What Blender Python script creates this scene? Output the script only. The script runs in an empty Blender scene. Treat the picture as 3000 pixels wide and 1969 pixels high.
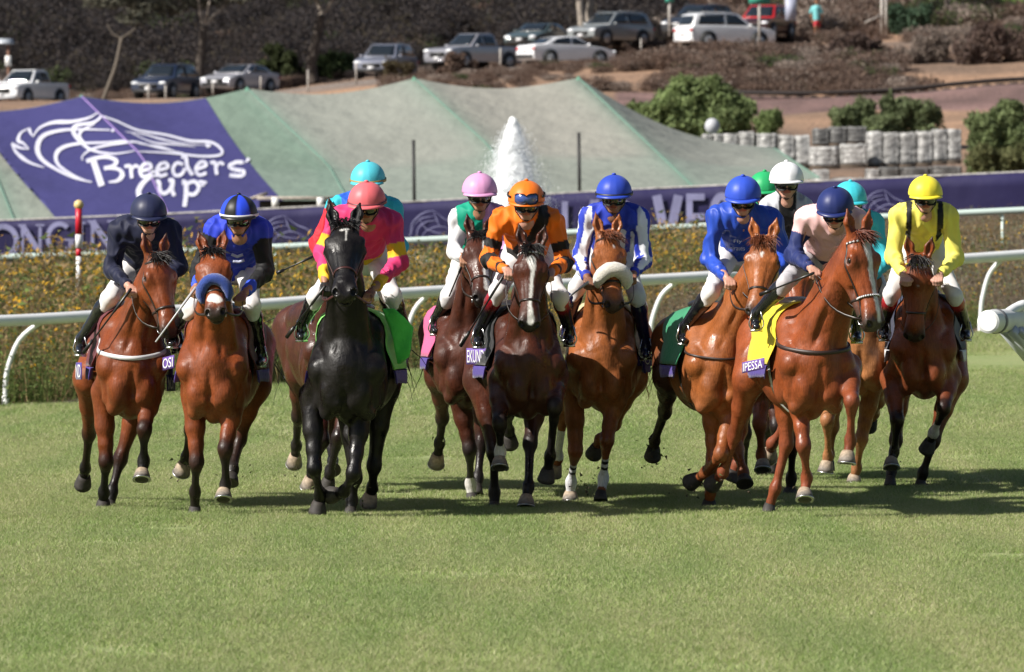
import bpy, bmesh, math, random
import numpy as np
from mathutils import Vector, Matrix, noise as mnoise
random.seed(7)
RNG = np.random.default_rng(7)
sc = bpy.context.scene
COL = sc.collection
PI = math.pi

# ------------------------------------------------------------------ camera
FPX = 19483.0            # focal length in photograph pixels (3000 wide)
CAMH = 2.33
HOR = 586.0
PITCH = math.atan((984.5 - HOR) / FPX)
cd = bpy.data.cameras.new('camera')
cam = bpy.data.objects.new('camera', cd); COL.objects.link(cam)
cd.sensor_width = 36; cd.lens = FPX / 3000 * 36
cd.clip_start = 1; cd.clip_end = 3000
cam.location = (0, 0, CAMH); cam.rotation_euler = (PI / 2 - PITCH, 0, 0)
cd.dof.use_dof = True; cd.dof.focus_distance = 49.5; cd.dof.aperture_fstop = 6.8
sc.camera = cam

# ------------------------------------------------------------------ light
SUN_EL, SUN_AZ = math.radians(39), math.radians(27)     # azimuth measured from -X towards the camera
sdir = Vector((-math.cos(SUN_EL) * math.cos(SUN_AZ), -math.cos(SUN_EL) * math.sin(SUN_AZ), math.sin(SUN_EL)))
w = bpy.data.worlds.new('World'); sc.world = w; w.use_nodes = True
nt = w.node_tree; nt.nodes.clear()
sky = nt.nodes.new('ShaderNodeTexSky'); sky.sky_type = 'NISHITA'; sky.sun_disc = False
sky.sun_elevation = SUN_EL; sky.sun_rotation = math.atan2(sdir.x, sdir.y)
sky.dust_density = 1.5
bg = nt.nodes.new('ShaderNodeBackground'); bg.inputs[1].default_value = 0.05
wo = nt.nodes.new('ShaderNodeOutputWorld')
nt.links.new(sky.outputs[0], bg.inputs[0]); nt.links.new(bg.outputs[0], wo.inputs[0])
ld = bpy.data.lights.new('sun', 'SUN'); ld.energy = 5.0; ld.angle = math.radians(.5); ld.color = (1, .95, .87)
sun = bpy.data.objects.new('sun', ld); COL.objects.link(sun)
sun.rotation_euler = sdir.to_track_quat('Z', 'Y').to_euler(); sun.location = (-20, 20, 40)
sc.view_settings.view_transform = 'Standard'; sc.view_settings.look = 'None'
sc.view_settings.exposure = 0.66; sc.view_settings.gamma = 1

_ct, _st = math.cos(PITCH), math.sin(PITCH)
def A(sx, sy, D):
    """photograph pixel at distance D (metres along +Y) -> world point"""
    cx = (sx - 1500) / FPX; cy = -(sy - 984.5) / FPX
    k = D / (_ct + cy * _st)
    return np.array((k * cx, D, CAMH + k * (cy * _ct - _st)))
def B(x, y, D): return A(x * 1.2605, y * 1.2605, D)
def ppm(D): return FPX / D

# ------------------------------------------------------------------ materials
def lin(r, g=None, b=None):
    if g is None: r, g, b = r
    f = lambda c: (c / 12.92 if c <= .04045 else ((c + .055) / 1.055) ** 2.4)
    return (f(r / 255), f(g / 255), f(b / 255))
def hx(s): return lin(int(s[0:2], 16), int(s[2:4], 16), int(s[4:6], 16))
MATS = {}
def mat(name, col=(.5, .5, .5), rough=.6, metal=0, attr=False, nscale=0, namp=.3, bump=0, bscale=30, stretch=(1, 1, 1),
        coat=0, sheen=0, col2=None, emit=None, trans=0, alpha=1, spec=.5, bumpd=.02, tcoord='Object', detail=4, sub=0, transl=0, ridge=0):
    if name in MATS: return MATS[name]
    m = bpy.data.materials.new(name); m.use_nodes = True; MATS[name] = m
    n = m.node_tree.nodes; l = m.node_tree.links; p = n['Principled BSDF']
    p.inputs['Roughness'].default_value = rough; p.inputs['Metallic'].default_value = metal
    p.inputs['Coat Weight'].default_value = coat; p.inputs['Coat Roughness'].default_value = .12
    p.inputs['Sheen Weight'].default_value = sheen
    p.inputs['Specular IOR Level'].default_value = spec
    p.inputs['Transmission Weight'].default_value = trans; p.inputs['Alpha'].default_value = alpha
    tc = n.new('ShaderNodeTexCoord'); mp = n.new('ShaderNodeMapping'); mp.inputs['Scale'].default_value = stretch
    l.new(tc.outputs[tcoord], mp.inputs[0])
    src = None
    if attr:
        a = n.new('ShaderNodeAttribute'); a.attribute_name = 'Col'; src = a.outputs['Color']
    else:
        r = n.new('ShaderNodeRGB'); r.outputs[0].default_value = (*col, 1); src = r.outputs[0]
    if nscale:
        t = n.new('ShaderNodeTexNoise'); t.inputs['Scale'].default_value = nscale; t.inputs['Detail'].default_value = detail
        l.new(mp.outputs[0], t.inputs[0])
        mr = n.new('ShaderNodeMapRange'); mr.inputs[1].default_value = .3; mr.inputs[2].default_value = .7
        l.new(t.outputs[0], mr.inputs[0])
        mx = n.new('ShaderNodeMix'); mx.data_type = 'RGBA'
        if col2 is None:
            mr.inputs[3].default_value = 1 - namp; mr.inputs[4].default_value = 1 + namp * .6
            mx.blend_type = 'MULTIPLY'; mx.inputs[0].default_value = 1
            l.new(src, mx.inputs[6])
            cb = n.new('ShaderNodeCombineColor')
            for i in range(3): l.new(mr.outputs[0], cb.inputs[i])
            l.new(cb.outputs[0], mx.inputs[7])
        else:
            l.new(mr.outputs[0], mx.inputs[0]); l.new(src, mx.inputs[6]); mx.inputs[7].default_value = (*col2, 1)
        src = mx.outputs[2]
    l.new(src, p.inputs['Base Color'])
    if bump:
        t = n.new('ShaderNodeTexNoise'); t.inputs['Scale'].default_value = bscale; t.inputs['Detail'].default_value = 5
        if ridge: t.noise_type = 'RIDGED_MULTIFRACTAL'; t.inputs['Detail'].default_value = 2.5; t.inputs['Distortion'].default_value = .6
        l.new(mp.outputs[0], t.inputs[0])
        b = n.new('ShaderNodeBump'); b.inputs['Strength'].default_value = bump; b.inputs['Distance'].default_value = bumpd
        l.new(t.outputs[0], b.inputs['Height']); l.new(b.outputs[0], p.inputs['Normal'])
    if emit:
        p.inputs['Emission Color'].default_value = (*emit, 1); p.inputs['Emission Strength'].default_value = 1
    if transl:
        tb = n.new('ShaderNodeBsdfTranslucent'); l.new(src, tb.inputs[0]); ms = n.new('ShaderNodeMixShader'); ms.inputs[0].default_value = transl
        l.new(p.outputs[0], ms.inputs[1]); l.new(tb.outputs[0], ms.inputs[2]); l.new(ms.outputs[0], n['Material Output'].inputs[0])
    if sub: p.inputs['Subsurface Weight'].default_value = sub; p.inputs['Subsurface Radius'].default_value = (.02, .008, .004)
    return m

# ------------------------------------------------------------------ mesh objects
def mesh_obj(name, V, F, m, parent=None, colors=None, smooth=True, mats=None, midx=None):
    me = bpy.data.meshes.new(name)
    V = np.asarray(V, dtype=np.float64)
    if isinstance(F, np.ndarray) and F.ndim == 2:
        k = F.shape[1]
        me.vertices.add(len(V)); me.vertices.foreach_set('co', V.ravel())
        me.loops.add(F.size); me.loops.foreach_set('vertex_index', F.ravel().astype(np.int32))
        me.polygons.add(len(F)); me.polygons.foreach_set('loop_start', (np.arange(len(F)) * k).astype(np.int32))
        me.update(calc_edges=True)
    else:
        me.from_pydata([tuple(v) for v in V], [], [tuple(int(i) for i in f) for f in F])
    if smooth: me.polygons.foreach_set('use_smooth', np.ones(len(me.polygons), dtype=bool))
    if mats:
        for q in mats: me.materials.append(q)
        me.polygons.foreach_set('material_index', np.asarray(midx, dtype=np.int32))
    else: me.materials.append(m)
    if colors is not None:
        ca = me.color_attributes.new('Col', 'FLOAT_COLOR', 'POINT')
        c = np.ones((len(V), 4)); c[:, :3] = colors; ca.data.foreach_set('color', c.ravel())
    me.validate()
    o = bpy.data.objects.new(name, me); COL.objects.link(o)
    if parent is not None: setpar(o, parent)
    return o
def setpar(o, p):
    o.parent = p
    o.matrix_parent_inverse = worldmat(p).inverted()
def worldmat(o):
    m = Matrix.LocRotScale(o.location, o.rotation_euler, o.scale)
    if o.parent: return worldmat(o.parent) @ o.matrix_parent_inverse @ m
    return m
def empty(name, loc=(0, 0, 0)):
    o = bpy.data.objects.new(name, None); COL.objects.link(o); o.location = tuple(loc); o.empty_display_size = .2; return o
def tag(o, label=None, cat=None, group=None, kind=None):
    if label: o['label'] = label
    if cat: o['category'] = cat
    if group: o['group'] = group
    if kind: o['kind'] = kind
    return o

class MB:
    """collects simple shapes in one mesh"""
    def __init__(s): s.V = []; s.F = []; s.C = []
    def add(s, V, F, c=None):
        b = len(s.V); s.V.extend([tuple(v) for v in V]); s.F.extend([tuple(i + b for i in f) for f in F])
        s.C.extend([c or (1, 1, 1)] * len(V)); return s
    def box(s, c, d, R=None, col=None):
        c = np.array(c); P = []
        for i in (-1, 1):
            for j in (-1, 1):
                for k in (-1, 1):
                    q = np.array((i * d[0] / 2, j * d[1] / 2, k * d[2] / 2))
                    if R is not None: q = R @ q
                    P.append(c + q)
        return s.add(P, [(0, 1, 3, 2), (4, 6, 7, 5), (0, 4, 5, 1), (2, 3, 7, 6), (0, 2, 6, 4), (1, 5, 7, 3)], col)
    def tube(s, pts, r, n=8, col=None, cap=True):
        pts = [np.array(p, float) for p in pts]
        rr = r if hasattr(r, '__len__') else [r] * len(pts)
        V = []; F = []
        up = np.array((.13, .21, .97)); 
        for i, p in enumerate(pts):
            t = pts[min(i + 1, len(pts) - 1)] - pts[max(i - 1, 0)]; t = t / (np.linalg.norm(t) + 1e-9)
            if i == 0:
                a = np.cross(t, up)
                if np.linalg.norm(a) < .1: a = np.cross(t, (1, 0, 0))
            else: a = a - t * a.dot(t)
            a = a / np.linalg.norm(a); b = np.cross(t, a)
            for k in range(n):
                w_ = 2 * PI * k / n; V.append(p + rr[i] * (math.cos(w_) * a + math.sin(w_) * b))
        for i in range(len(pts) - 1):
            for k in range(n):
                F.append((i * n + k, i * n + (k + 1) % n, (i + 1) * n + (k + 1) % n, (i + 1) * n + k))
        if cap: F.append(tuple(range(n))[::-1]); F.append(tuple((len(pts) - 1) * n + k for k in range(n)))
        return s.add(V, F, col)
    def ell(s, c, R, rad, nu=12, nv=8, col=None):
        V = []; F = []; c = np.array(c); R = np.eye(3) if R is None else R
        for j in range(nv + 1):
            th = PI * j / nv
            for i in range(nu):
                ph = 2 * PI * i / nu
                V.append(c + R @ (np.array((math.sin(th) * math.cos(ph), math.sin(th) * math.sin(ph), math.cos(th))) * rad))
        for j in range(nv):
            for i in range(nu):
                F.append((j * nu + i, (j + 1) * nu + i, (j + 1) * nu + (i + 1) % nu, j * nu + (i + 1) % nu))
        return s.add(V, F, col)
    def ribbon(s, P, N, wd, th=.004, closed=False, col=None):
        """strap of width wd and thickness th along P with surface normals N"""
        P = [np.array(p, float) for p in P]; n = len(P); V = []; F = []
        for i in range(n):
            a = P[(i + 1) % n] if closed or i < n - 1 else P[i]; b = P[i - 1] if closed or i > 0 else P[i]
            t = a - b; t = t / (np.linalg.norm(t) + 1e-9); nn = np.array(N[i], float); nn = nn - t * nn.dot(t); nn /= np.linalg.norm(nn) + 1e-9
            b2 = np.cross(t, nn)
            for (u, v) in ((-1, 0), (1, 0), (1, 1), (-1, 1)): V.append(P[i] + b2 * u * wd / 2 + nn * v * th)
        for i in range(n if closed else n - 1):
            j = (i + 1) % n
            for k in range(4): F.append((i * 4 + k, i * 4 + (k + 1) % 4, j * 4 + (k + 1) % 4, j * 4 + k))
        if not closed: F.append((3, 2, 1, 0)); F.append(tuple((n - 1) * 4 + k for k in range(4)))
        return s.add(V, F, col)
    def sheet(s, G, th=.006, col=None):
        """grid of points G[i][j] as a sheet with real thickness"""
        G = np.array(G); ni, nj = G.shape[:2]
        du = np.gradient(G, axis=0); dv = np.gradient(G, axis=1); nn = np.cross(du, dv); nn /= np.linalg.norm(nn, axis=2, keepdims=True) + 1e-9
        V = list((G).reshape(-1, 3)) + list((G - nn * th).reshape(-1, 3)); o = ni * nj; F = []
        for i in range(ni - 1):
            for j in range(nj - 1):
                a, b, c, d = i * nj + j, (i + 1) * nj + j, (i + 1) * nj + j + 1, i * nj + j + 1
                F.append((a, b, c, d)); F.append((o + a, o + d, o + c, o + b))
        ring = [i * nj for i in range(ni)] + [(ni - 1) * nj + j for j in range(1, nj)] + [i * nj + nj - 1 for i in range(ni - 2, -1, -1)] + [j for j in range(nj - 2, 0, -1)]
        for q in range(len(ring)):
            a, b = ring[q], ring[(q + 1) % len(ring)]; F.append((a, o + a, o + b, b))
        return s.add(V, F, col)
    def build(s, name, m, parent=None, smooth=True, colors=False):
        return mesh_obj(name, s.V, s.F, m, parent, colors=np.array(s.C) if colors else None, smooth=smooth)

# ------------------------------------------------------------------ implicit bodies
def unit(v): v = np.array(v, float); return v / (np.linalg.norm(v) + 1e-12)
class Field:
    def __init__(s, k=.016): s.k = k; s.P = []; s.S = []
    def cone(s, a, b, ra, rb, tag='', ca=None, cb=None, lat=None, ea=None, eb=None):
        """tapered capsule; with lat: radius ra/rb across lat, ea/eb across the other side"""
        s.P.append(dict(t='c', a=np.array(a, float), b=np.array(b, float), ra=ra, rb=rb, ea=ea, eb=eb,
                        lat=None if lat is None else np.array(lat, float), tag=tag, ca=ca, cb=cb if cb is not None else ca))
    def ell(s, c, R, rad, tag='', col=None, sub=False):
        d = dict(t='e', a=np.array(c, float), R=np.array(R, float), rad=np.array(rad, float), tag=tag, ca=col, cb=col)
        (s.S if sub else s.P).append(d)
    @staticmethod
    def dist(p, X):
        """X: (...,3) -> distance, t"""
        if p['t'] == 'e':
            q = (X - p['a']) @ p['R']            # R columns are axes
            k0 = np.linalg.norm(q / p['rad'], axis=-1); k1 = np.linalg.norm(q / p['rad'] ** 2, axis=-1) + 1e-9
            return k0 * (k0 - 1) / k1, k0 * 0
        ab = p['b'] - p['a']; L2 = ab.dot(ab) + 1e-12
        t = np.clip(((X - p['a']) @ ab) / L2, 0, 1)
        if p['lat'] is None:
            return np.linalg.norm(X - (p['a'] + t[..., None] * ab), axis=-1) - (p['ra'] + (p['rb'] - p['ra']) * t), t
        u = ab / math.sqrt(L2); l = unit(p['lat'] - u * p['lat'].dot(u)); w_ = np.cross(u, l)
        q = X - (p['a'] + t[..., None] * ab)
        r1 = p['ra'] + (p['rb'] - p['ra']) * t; r2 = p['ea'] + (p['eb'] - p['ea']) * t
        r3 = np.minimum(r1, r2)
        ql, qw, qu = q @ l, q @ w_, q @ u
        k0 = np.sqrt((ql / r1) ** 2 + (qw / r2) ** 2 + (qu / r3) ** 2)
        k1 = np.sqrt((ql / r1 ** 2) ** 2 + (qw / r2 ** 2) ** 2 + (qu / r3 ** 2) ** 2) + 1e-9
        return k0 * (k0 - 1) / k1, t
    @staticmethod
    def rmax(p):
        if p['t'] == 'e': return float(max(p['rad']))
        return max(p['ra'], p['rb'], p['ea'] or 0, p['eb'] or 0)
    def value(s, X, tags=None):
        acc = np.zeros(X.shape[:-1])
        for p in s.P:
            if tags and not p['tag'].startswith(tags): continue
            d, _ = s.dist(p, X); acc += np.exp(np.clip(-d / s.k, -40, 40))
        f = -s.k * np.log(acc + 1e-30)
        for p in s.S:
            if tags and not p['tag'].startswith(tags): continue
            d, _ = s.dist(p, X); f = np.maximum(f, -d)
        return f
    def surf(s, O, Dr, rmax, tags=None, n=70):
        """outermost surface points from origins O along unit directions Dr"""
        O = np.array(O, float); Dr = np.array(Dr, float)
        if O.ndim == 1: O = np.repeat(O[None], len(Dr), 0)
        r = np.linspace(0, rmax, n)
        X = O[:, None, :] + Dr[:, None, :] * r[None, :, None]
        f = s.value(X, tags); ins = f < 0
        out = np.zeros(len(Dr))
        for i in range(len(Dr)):
            w_ = np.nonzero(ins[i])[0]
            if len(w_) == 0: out[i] = rmax * .3; continue
            j = w_[-1]
            out[i] = r[j] if j == n - 1 else r[j] + (r[j + 1] - r[j]) * (f[i, j] / (f[i, j] - f[i, j + 1]))
        return O + Dr * out[:, None]
    def mesh(s, h):
        m = s.k * 3 + h * 3
        los, his = [], []
        for p in s.P:
            r = s.rmax(p) + m
            pts = [p['a']] + ([p['b']] if p['t'] == 'c' else [])
            los.append(np.min(pts, 0) - r); his.append(np.max(pts, 0) + r)
        lo = np.min(los, 0); n = np.ceil((np.max(his, 0) - lo) / h).astype(int) + 1
        acc = np.zeros(n, np.float32)
        ax = [lo[i] + h * np.arange(n[i]) for i in range(3)]
        for p, a, b in zip(s.P, los, his):
            i0 = np.maximum(((a - lo) / h).astype(int), 0); i1 = np.minimum(np.ceil((b - lo) / h).astype(int) + 1, n)
            X = np.stack(np.meshgrid(*[ax[q][i0[q]:i1[q]] for q in range(3)], indexing='ij'), -1)
            d, _ = s.dist(p, X)
            acc[i0[0]:i1[0], i0[1]:i1[1], i0[2]:i1[2]] += np.exp(np.clip(-d / s.k, -40, 40)).astype(np.float32)
        f = -s.k * np.log(acc + 1e-12)
        for p in s.S:
            r = s.rmax(p) + 2 * h
            i0 = np.maximum(((p['a'] - r - lo) / h).astype(int), 0); i1 = np.minimum(np.ceil((p['a'] + r - lo) / h).astype(int) + 1, n)
            X = np.stack(np.meshgrid(*[ax[q][i0[q]:i1[q]] for q in range(3)], indexing='ij'), -1)
            d, _ = s.dist(p, X); sl = (slice(i0[0], i1[0]), slice(i0[1], i1[1]), slice(i0[2], i1[2]))
            f[sl] = np.maximum(f[sl], -d)
        V, Q = nets(f)
        return lo + V * h, Q
    def near(s, V):
        """for each vertex: blended colour, nearest primitive, its t"""
        n = len(V); best = np.full(n, 1e9); idx = np.zeros(n, int); tt = np.zeros(n)
        cs = np.zeros((n, 3)); ws = np.zeros(n)
        for i, p in enumerate(s.P):
            d, t = s.dist(p, V)
            b = d < best; best[b] = d[b]; idx[b] = i; tt[b] = t[b]
            if p['ca'] is not None:
                w_ = np.exp(np.clip(-d / .008, -60, 30)); ws += w_
                cs += w_[:, None] * (np.array(p['ca']) + t[:, None] * (np.array(p['cb']) - np.array(p['ca'])))
        return cs / (ws[:, None] + 1e-30), idx, tt
def nets(f):
    s = (f < 0).astype(np.int8)
    nx, ny, nz = f.shape
    c = np.zeros((nx - 1, ny - 1, nz - 1), np.int8)
    for i in (0, 1):
        for j in (0, 1):
            for k in (0, 1): c += s[i:nx - 1 + i, j:ny - 1 + j, k:nz - 1 + k]
    act = np.argwhere((c > 0) & (c < 8)); ids = np.full(c.shape, -1, np.int64); ids[tuple(act.T)] = np.arange(len(act))
    co = [np.array((i, j, k)) for i in (0, 1) for j in (0, 1) for k in (0, 1)]
    val = np.stack([f[act[:, 0] + o[0], act[:, 1] + o[1], act[:, 2] + o[2]] for o in co], 1)
    P = np.zeros((len(act), 3)); W = np.zeros(len(act))
    for a in range(8):
        for b in range(a + 1, 8):
            if np.abs(co[a] - co[b]).sum() != 1: continue
            va, vb = val[:, a], val[:, b]; x = (va < 0) != (vb < 0)
            t = np.where(x, va / np.where(x, va - vb, 1), 0)
            P += np.where(x[:, None], co[a] + t[:, None] * (co[b] - co[a]), 0); W += x
    V = act + P / W[:, None]
    Q = []
    for ax in range(3):
        u, v = (ax + 1) % 3, (ax + 2) % 3
        sa = [slice(None)] * 3; sb = [slice(None)] * 3; sa[ax] = slice(0, -1); sb[ax] = slice(1, None)
        ch = np.argwhere(s[tuple(sa)] != s[tuple(sb)])
        ok = (ch[:, u] > 0) & (ch[:, v] > 0) & (ch[:, u] < f.shape[u] - 1) & (ch[:, v] < f.shape[v] - 1)
        ch = ch[ok]; eu = np.zeros(3, int); eu[u] = 1; ev = np.zeros(3, int); ev[v] = 1
        g = lambda o: ids[tuple((ch - o).T)]
        q = np.stack([g(eu + ev), g(ev), g(eu * 0), g(eu)], 1)
        fl = s[tuple(ch.T)] == 0
        q[fl] = q[fl][:, ::-1]; Q.append(q)
    return V, np.concatenate(Q)
def vnorm(V, Q):
    n = np.cross(V[Q[:, 2]] - V[Q[:, 0]], V[Q[:, 3]] - V[Q[:, 1]]); N = np.zeros_like(V)
    for i in range(4): np.add.at(N, Q[:, i], n)
    return N / (np.linalg.norm(N, axis=1, keepdims=True) + 1e-12)
def relax(V, Q, it=2, lam=.5):
    E = np.concatenate([Q[:, [0, 1]], Q[:, [1, 2]], Q[:, [2, 3]], Q[:, [3, 0]]]); V = V.copy()
    for _ in range(it):
        for l_ in (lam, -lam * .8):
            S = np.zeros_like(V); c = np.zeros(len(V))
            for k in range(3): S[:, k] = np.bincount(E[:, 0], V[E[:, 1], k], len(V))
            c = np.bincount(E[:, 0], minlength=len(V)) + 1e-9
            V += l_ * (S / c[:, None] - V)
    return V
def wav(X, fr, seed=0, oct=3):
    """cheap smooth noise from rotated sines, numpy"""
    r = np.random.default_rng(seed); o = np.zeros(len(X))
    for q in range(oct * 4):
        d = r.normal(size=3); d /= np.linalg.norm(d); f_ = fr * (1.7 ** (q // 4)) * r.uniform(.7, 1.3)
        o += np.sin(X @ d * f_ + r.uniform(0, 6.28) + .8 * np.sin(X @ np.roll(d, 1) * f_ * .7)) / (1.7 ** (q // 4)) / 4
    return o

def smoothline0(P, n=9):
    P = np.array(P, float); t = np.linspace(0, len(P) - 1, n); return [P[min(int(q), len(P) - 2)] * (1 - (q - min(int(q), len(P) - 2))) + P[min(int(q), len(P) - 2) + 1] * (q - min(int(q), len(P) - 2)) for q in t]
# ------------------------------------------------------------------ horses
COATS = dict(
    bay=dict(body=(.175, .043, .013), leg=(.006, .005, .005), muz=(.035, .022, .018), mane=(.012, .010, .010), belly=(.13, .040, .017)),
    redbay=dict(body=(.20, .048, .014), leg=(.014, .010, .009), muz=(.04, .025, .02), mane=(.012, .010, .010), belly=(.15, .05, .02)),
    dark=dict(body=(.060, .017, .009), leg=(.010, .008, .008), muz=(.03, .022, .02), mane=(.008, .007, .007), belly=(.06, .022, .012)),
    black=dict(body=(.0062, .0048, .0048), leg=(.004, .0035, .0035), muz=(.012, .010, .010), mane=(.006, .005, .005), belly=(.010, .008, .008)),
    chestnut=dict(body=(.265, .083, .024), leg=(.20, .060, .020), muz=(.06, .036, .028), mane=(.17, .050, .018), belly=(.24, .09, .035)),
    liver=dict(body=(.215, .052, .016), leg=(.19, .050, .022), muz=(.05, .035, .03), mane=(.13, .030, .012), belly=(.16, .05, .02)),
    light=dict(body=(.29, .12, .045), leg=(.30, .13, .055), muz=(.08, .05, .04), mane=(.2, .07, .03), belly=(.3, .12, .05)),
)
WHITE = (.62, .60, .57)
def coatmat():
    if 'horse_coat' in MATS: return MATS['horse_coat']
    m = mat('horse_coat', rough=.40, attr=True, nscale=6, namp=.34, bump=.30, bscale=15, bumpd=.025, coat=0, spec=.30)
    n = m.node_tree.nodes; l = m.node_tree.links; p = n['Principled BSDF']
    t = n.new('ShaderNodeTexNoise'); t.inputs['Scale'].default_value = 7; t.inputs['Detail'].default_value = 6
    r = n.new('ShaderNodeMapRange'); r.inputs[1].default_value = .38; r.inputs[2].default_value = .62; r.inputs[3].default_value = .27; r.inputs[4].default_value = .60
    tc = n.new('ShaderNodeTexCoord'); l.new(tc.outputs['Object'], t.inputs[0]); l.new(t.outputs[0], r.inputs[0]); l.new(r.outputs[0], p.inputs['Roughness'])
    t4 = n.new('ShaderNodeTexNoise'); t4.inputs['Scale'].default_value = 150; t4.inputs['Detail'].default_value = 2; mp4 = n.new('ShaderNodeMapping'); mp4.inputs['Scale'].default_value = (1, 1, .15); l.new(tc.outputs['Object'], mp4.inputs[0]); l.new(mp4.outputs[0], t4.inputs[0])
    r4 = n.new('ShaderNodeMapRange'); r4.inputs[1].default_value = .3; r4.inputs[2].default_value = .7; r4.inputs[3].default_value = .78; r4.inputs[4].default_value = 1.22; l.new(t4.outputs[0], r4.inputs[0])
    m4 = n.new('ShaderNodeMix'); m4.data_type = 'RGBA'; m4.blend_type = 'MULTIPLY'; m4.inputs[0].default_value = 1; c4 = n.new('ShaderNodeCombineColor'); [l.new(r4.outputs[0], c4.inputs[i]) for i in range(3)]
    l.new(p.inputs['Base Color'].links[0].from_socket, m4.inputs[6]); l.new(c4.outputs[0], m4.inputs[7]); l.new(m4.outputs[2], p.inputs['Base Color'])
    # fine lie of the hair under the broad muscle relief
    t2 = n.new('ShaderNodeTexNoise'); t2.inputs['Scale'].default_value = 90; t2.inputs['Detail'].default_value = 3; mp2 = n.new('ShaderNodeMapping'); mp2.inputs['Scale'].default_value = (1, 1, .22); l.new(tc.outputs['Object'], mp2.inputs[0]); l.new(mp2.outputs[0], t2.inputs[0])
    b2 = n.new('ShaderNodeBump'); b2.inputs['Strength'].default_value = .45; b2.inputs['Distance'].default_value = .004; l.new(t2.outputs[0], b2.inputs['Height'])
    b1 = [x for x in n if x.type == 'BUMP' and x != b2][0]
    t3 = n.new('ShaderNodeTexNoise'); t3.noise_type = 'RIDGED_MULTIFRACTAL'; t3.inputs['Scale'].default_value = 5.5; t3.inputs['Detail'].default_value = 3; l.new(tc.outputs['Object'], t3.inputs[0])
    b3 = n.new('ShaderNodeBump'); b3.inputs['Strength'].default_value = .30; b3.inputs['Distance'].default_value = .012; l.new(t3.outputs[0], b3.inputs['Height']); l.new(b1.outputs[0], b3.inputs['Normal']); l.new(b3.outputs[0], b2.inputs['Normal']); l.new(b2.outputs[0], p.inputs['Normal'])
    return m
LEATHER = lambda: mat('dark_leather', (.018, .011, .009), .38)
def hair(mb, roots, dirs, ln, wd, sag=.5, n=4, col=None, jit=.02):
    for r, d in zip(roots, dirs):
        r = np.array(r, float); d = unit(d); L_ = ln * random.uniform(.6, 1.15)
        pts = []; p = r + RNG.normal(size=3) * jit * .3; v = d + RNG.normal(size=3) * .18
        for i in range(n + 1):
            pts.append(p.copy()); v = v + np.array((0, 0, -sag / n)); p = p + unit(v) * L_ / n + RNG.normal(size=3) * jit * .25
        w_ = wd * random.uniform(.7, 1.3)
        mb.tube(pts, [w_ * (1 - i / (n + .3)) for i in range(n + 1)], 4, col, cap=False)
def hoof(parent, fet, pos, planted, light=True, shoe=True, tilt=None):
    d = unit(pos - fet)
    if planted: d = unit(np.array((d[0] * .4, -.35, -1)))
    if tilt is not None: d = unit(tilt)
    hsz = .80 if planted and not light else 1.0
    if planted: pos = pos - np.array((0, 0, .012))
    fr = unit(np.array((0, -1, .15)) - d * np.dot((0, -1, .15), d)); sd = np.cross(d, fr)
    mb = MB(); n = 16; V = []; F = []; C = []
    prof = [(-.050, .040, 0), (-.030, .050, .004), (-.012, .055, .010), (.018, .062, .018), (.045, .068, .026), (.046, .058, .024), (.036, .03, .02), (.036, .004, .02)]
    hc = [(.30, .22, .15), (.36, .28, .20), (.33, .26, .19), (.20, .17, .14), (.14, .12, .11), (.10, .09, .085), (.05, .045, .04), (.05, .045, .04)] if light else \
         [(.02, .015, .012), (.03, .025, .02), (.035, .03, .028), (.04, .035, .032), (.05, .045, .04), (.04, .035, .03), (.03, .025, .02), (.03, .025, .02)]
    for (z, r, o) in prof:
        for k in range(n):
            a = 2 * PI * k / n; V.append(pos + d * z + fr * (o + r * 1.08 * math.cos(a)) * hsz + sd * r * math.sin(a) * hsz)
    for j in range(len(prof) - 1):
        for k in range(n): F.append((j * n + k, j * n + (k + 1) % n, (j + 1) * n + (k + 1) % n, (j + 1) * n + k))
    F.append(tuple(range(n))[::-1]); F.append(tuple((len(prof) - 1) * n + k for k in range(n)))
    for j in range(len(prof)): C += [hc[j]] * n
    o = mesh_obj('hoof', V, F, mat('hoof_horn', attr=True, rough=.7, nscale=40, namp=.35), parent, colors=np.array(C))
    if shoe:
        m2 = MB(); P = []; N = []
        for k in range(13):
            a = -2.3 + 4.6 * k / 12; P.append(pos + d * .046 + fr * (.025 + .064 * math.cos(a)) + sd * .061 * math.sin(a)); N.append(d)
        m2.ribbon(P, N, .018, .008); m2.build('horseshoe', mat('shoe_metal', (.55, .55, .56), .35, 1), o)
    return o

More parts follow.
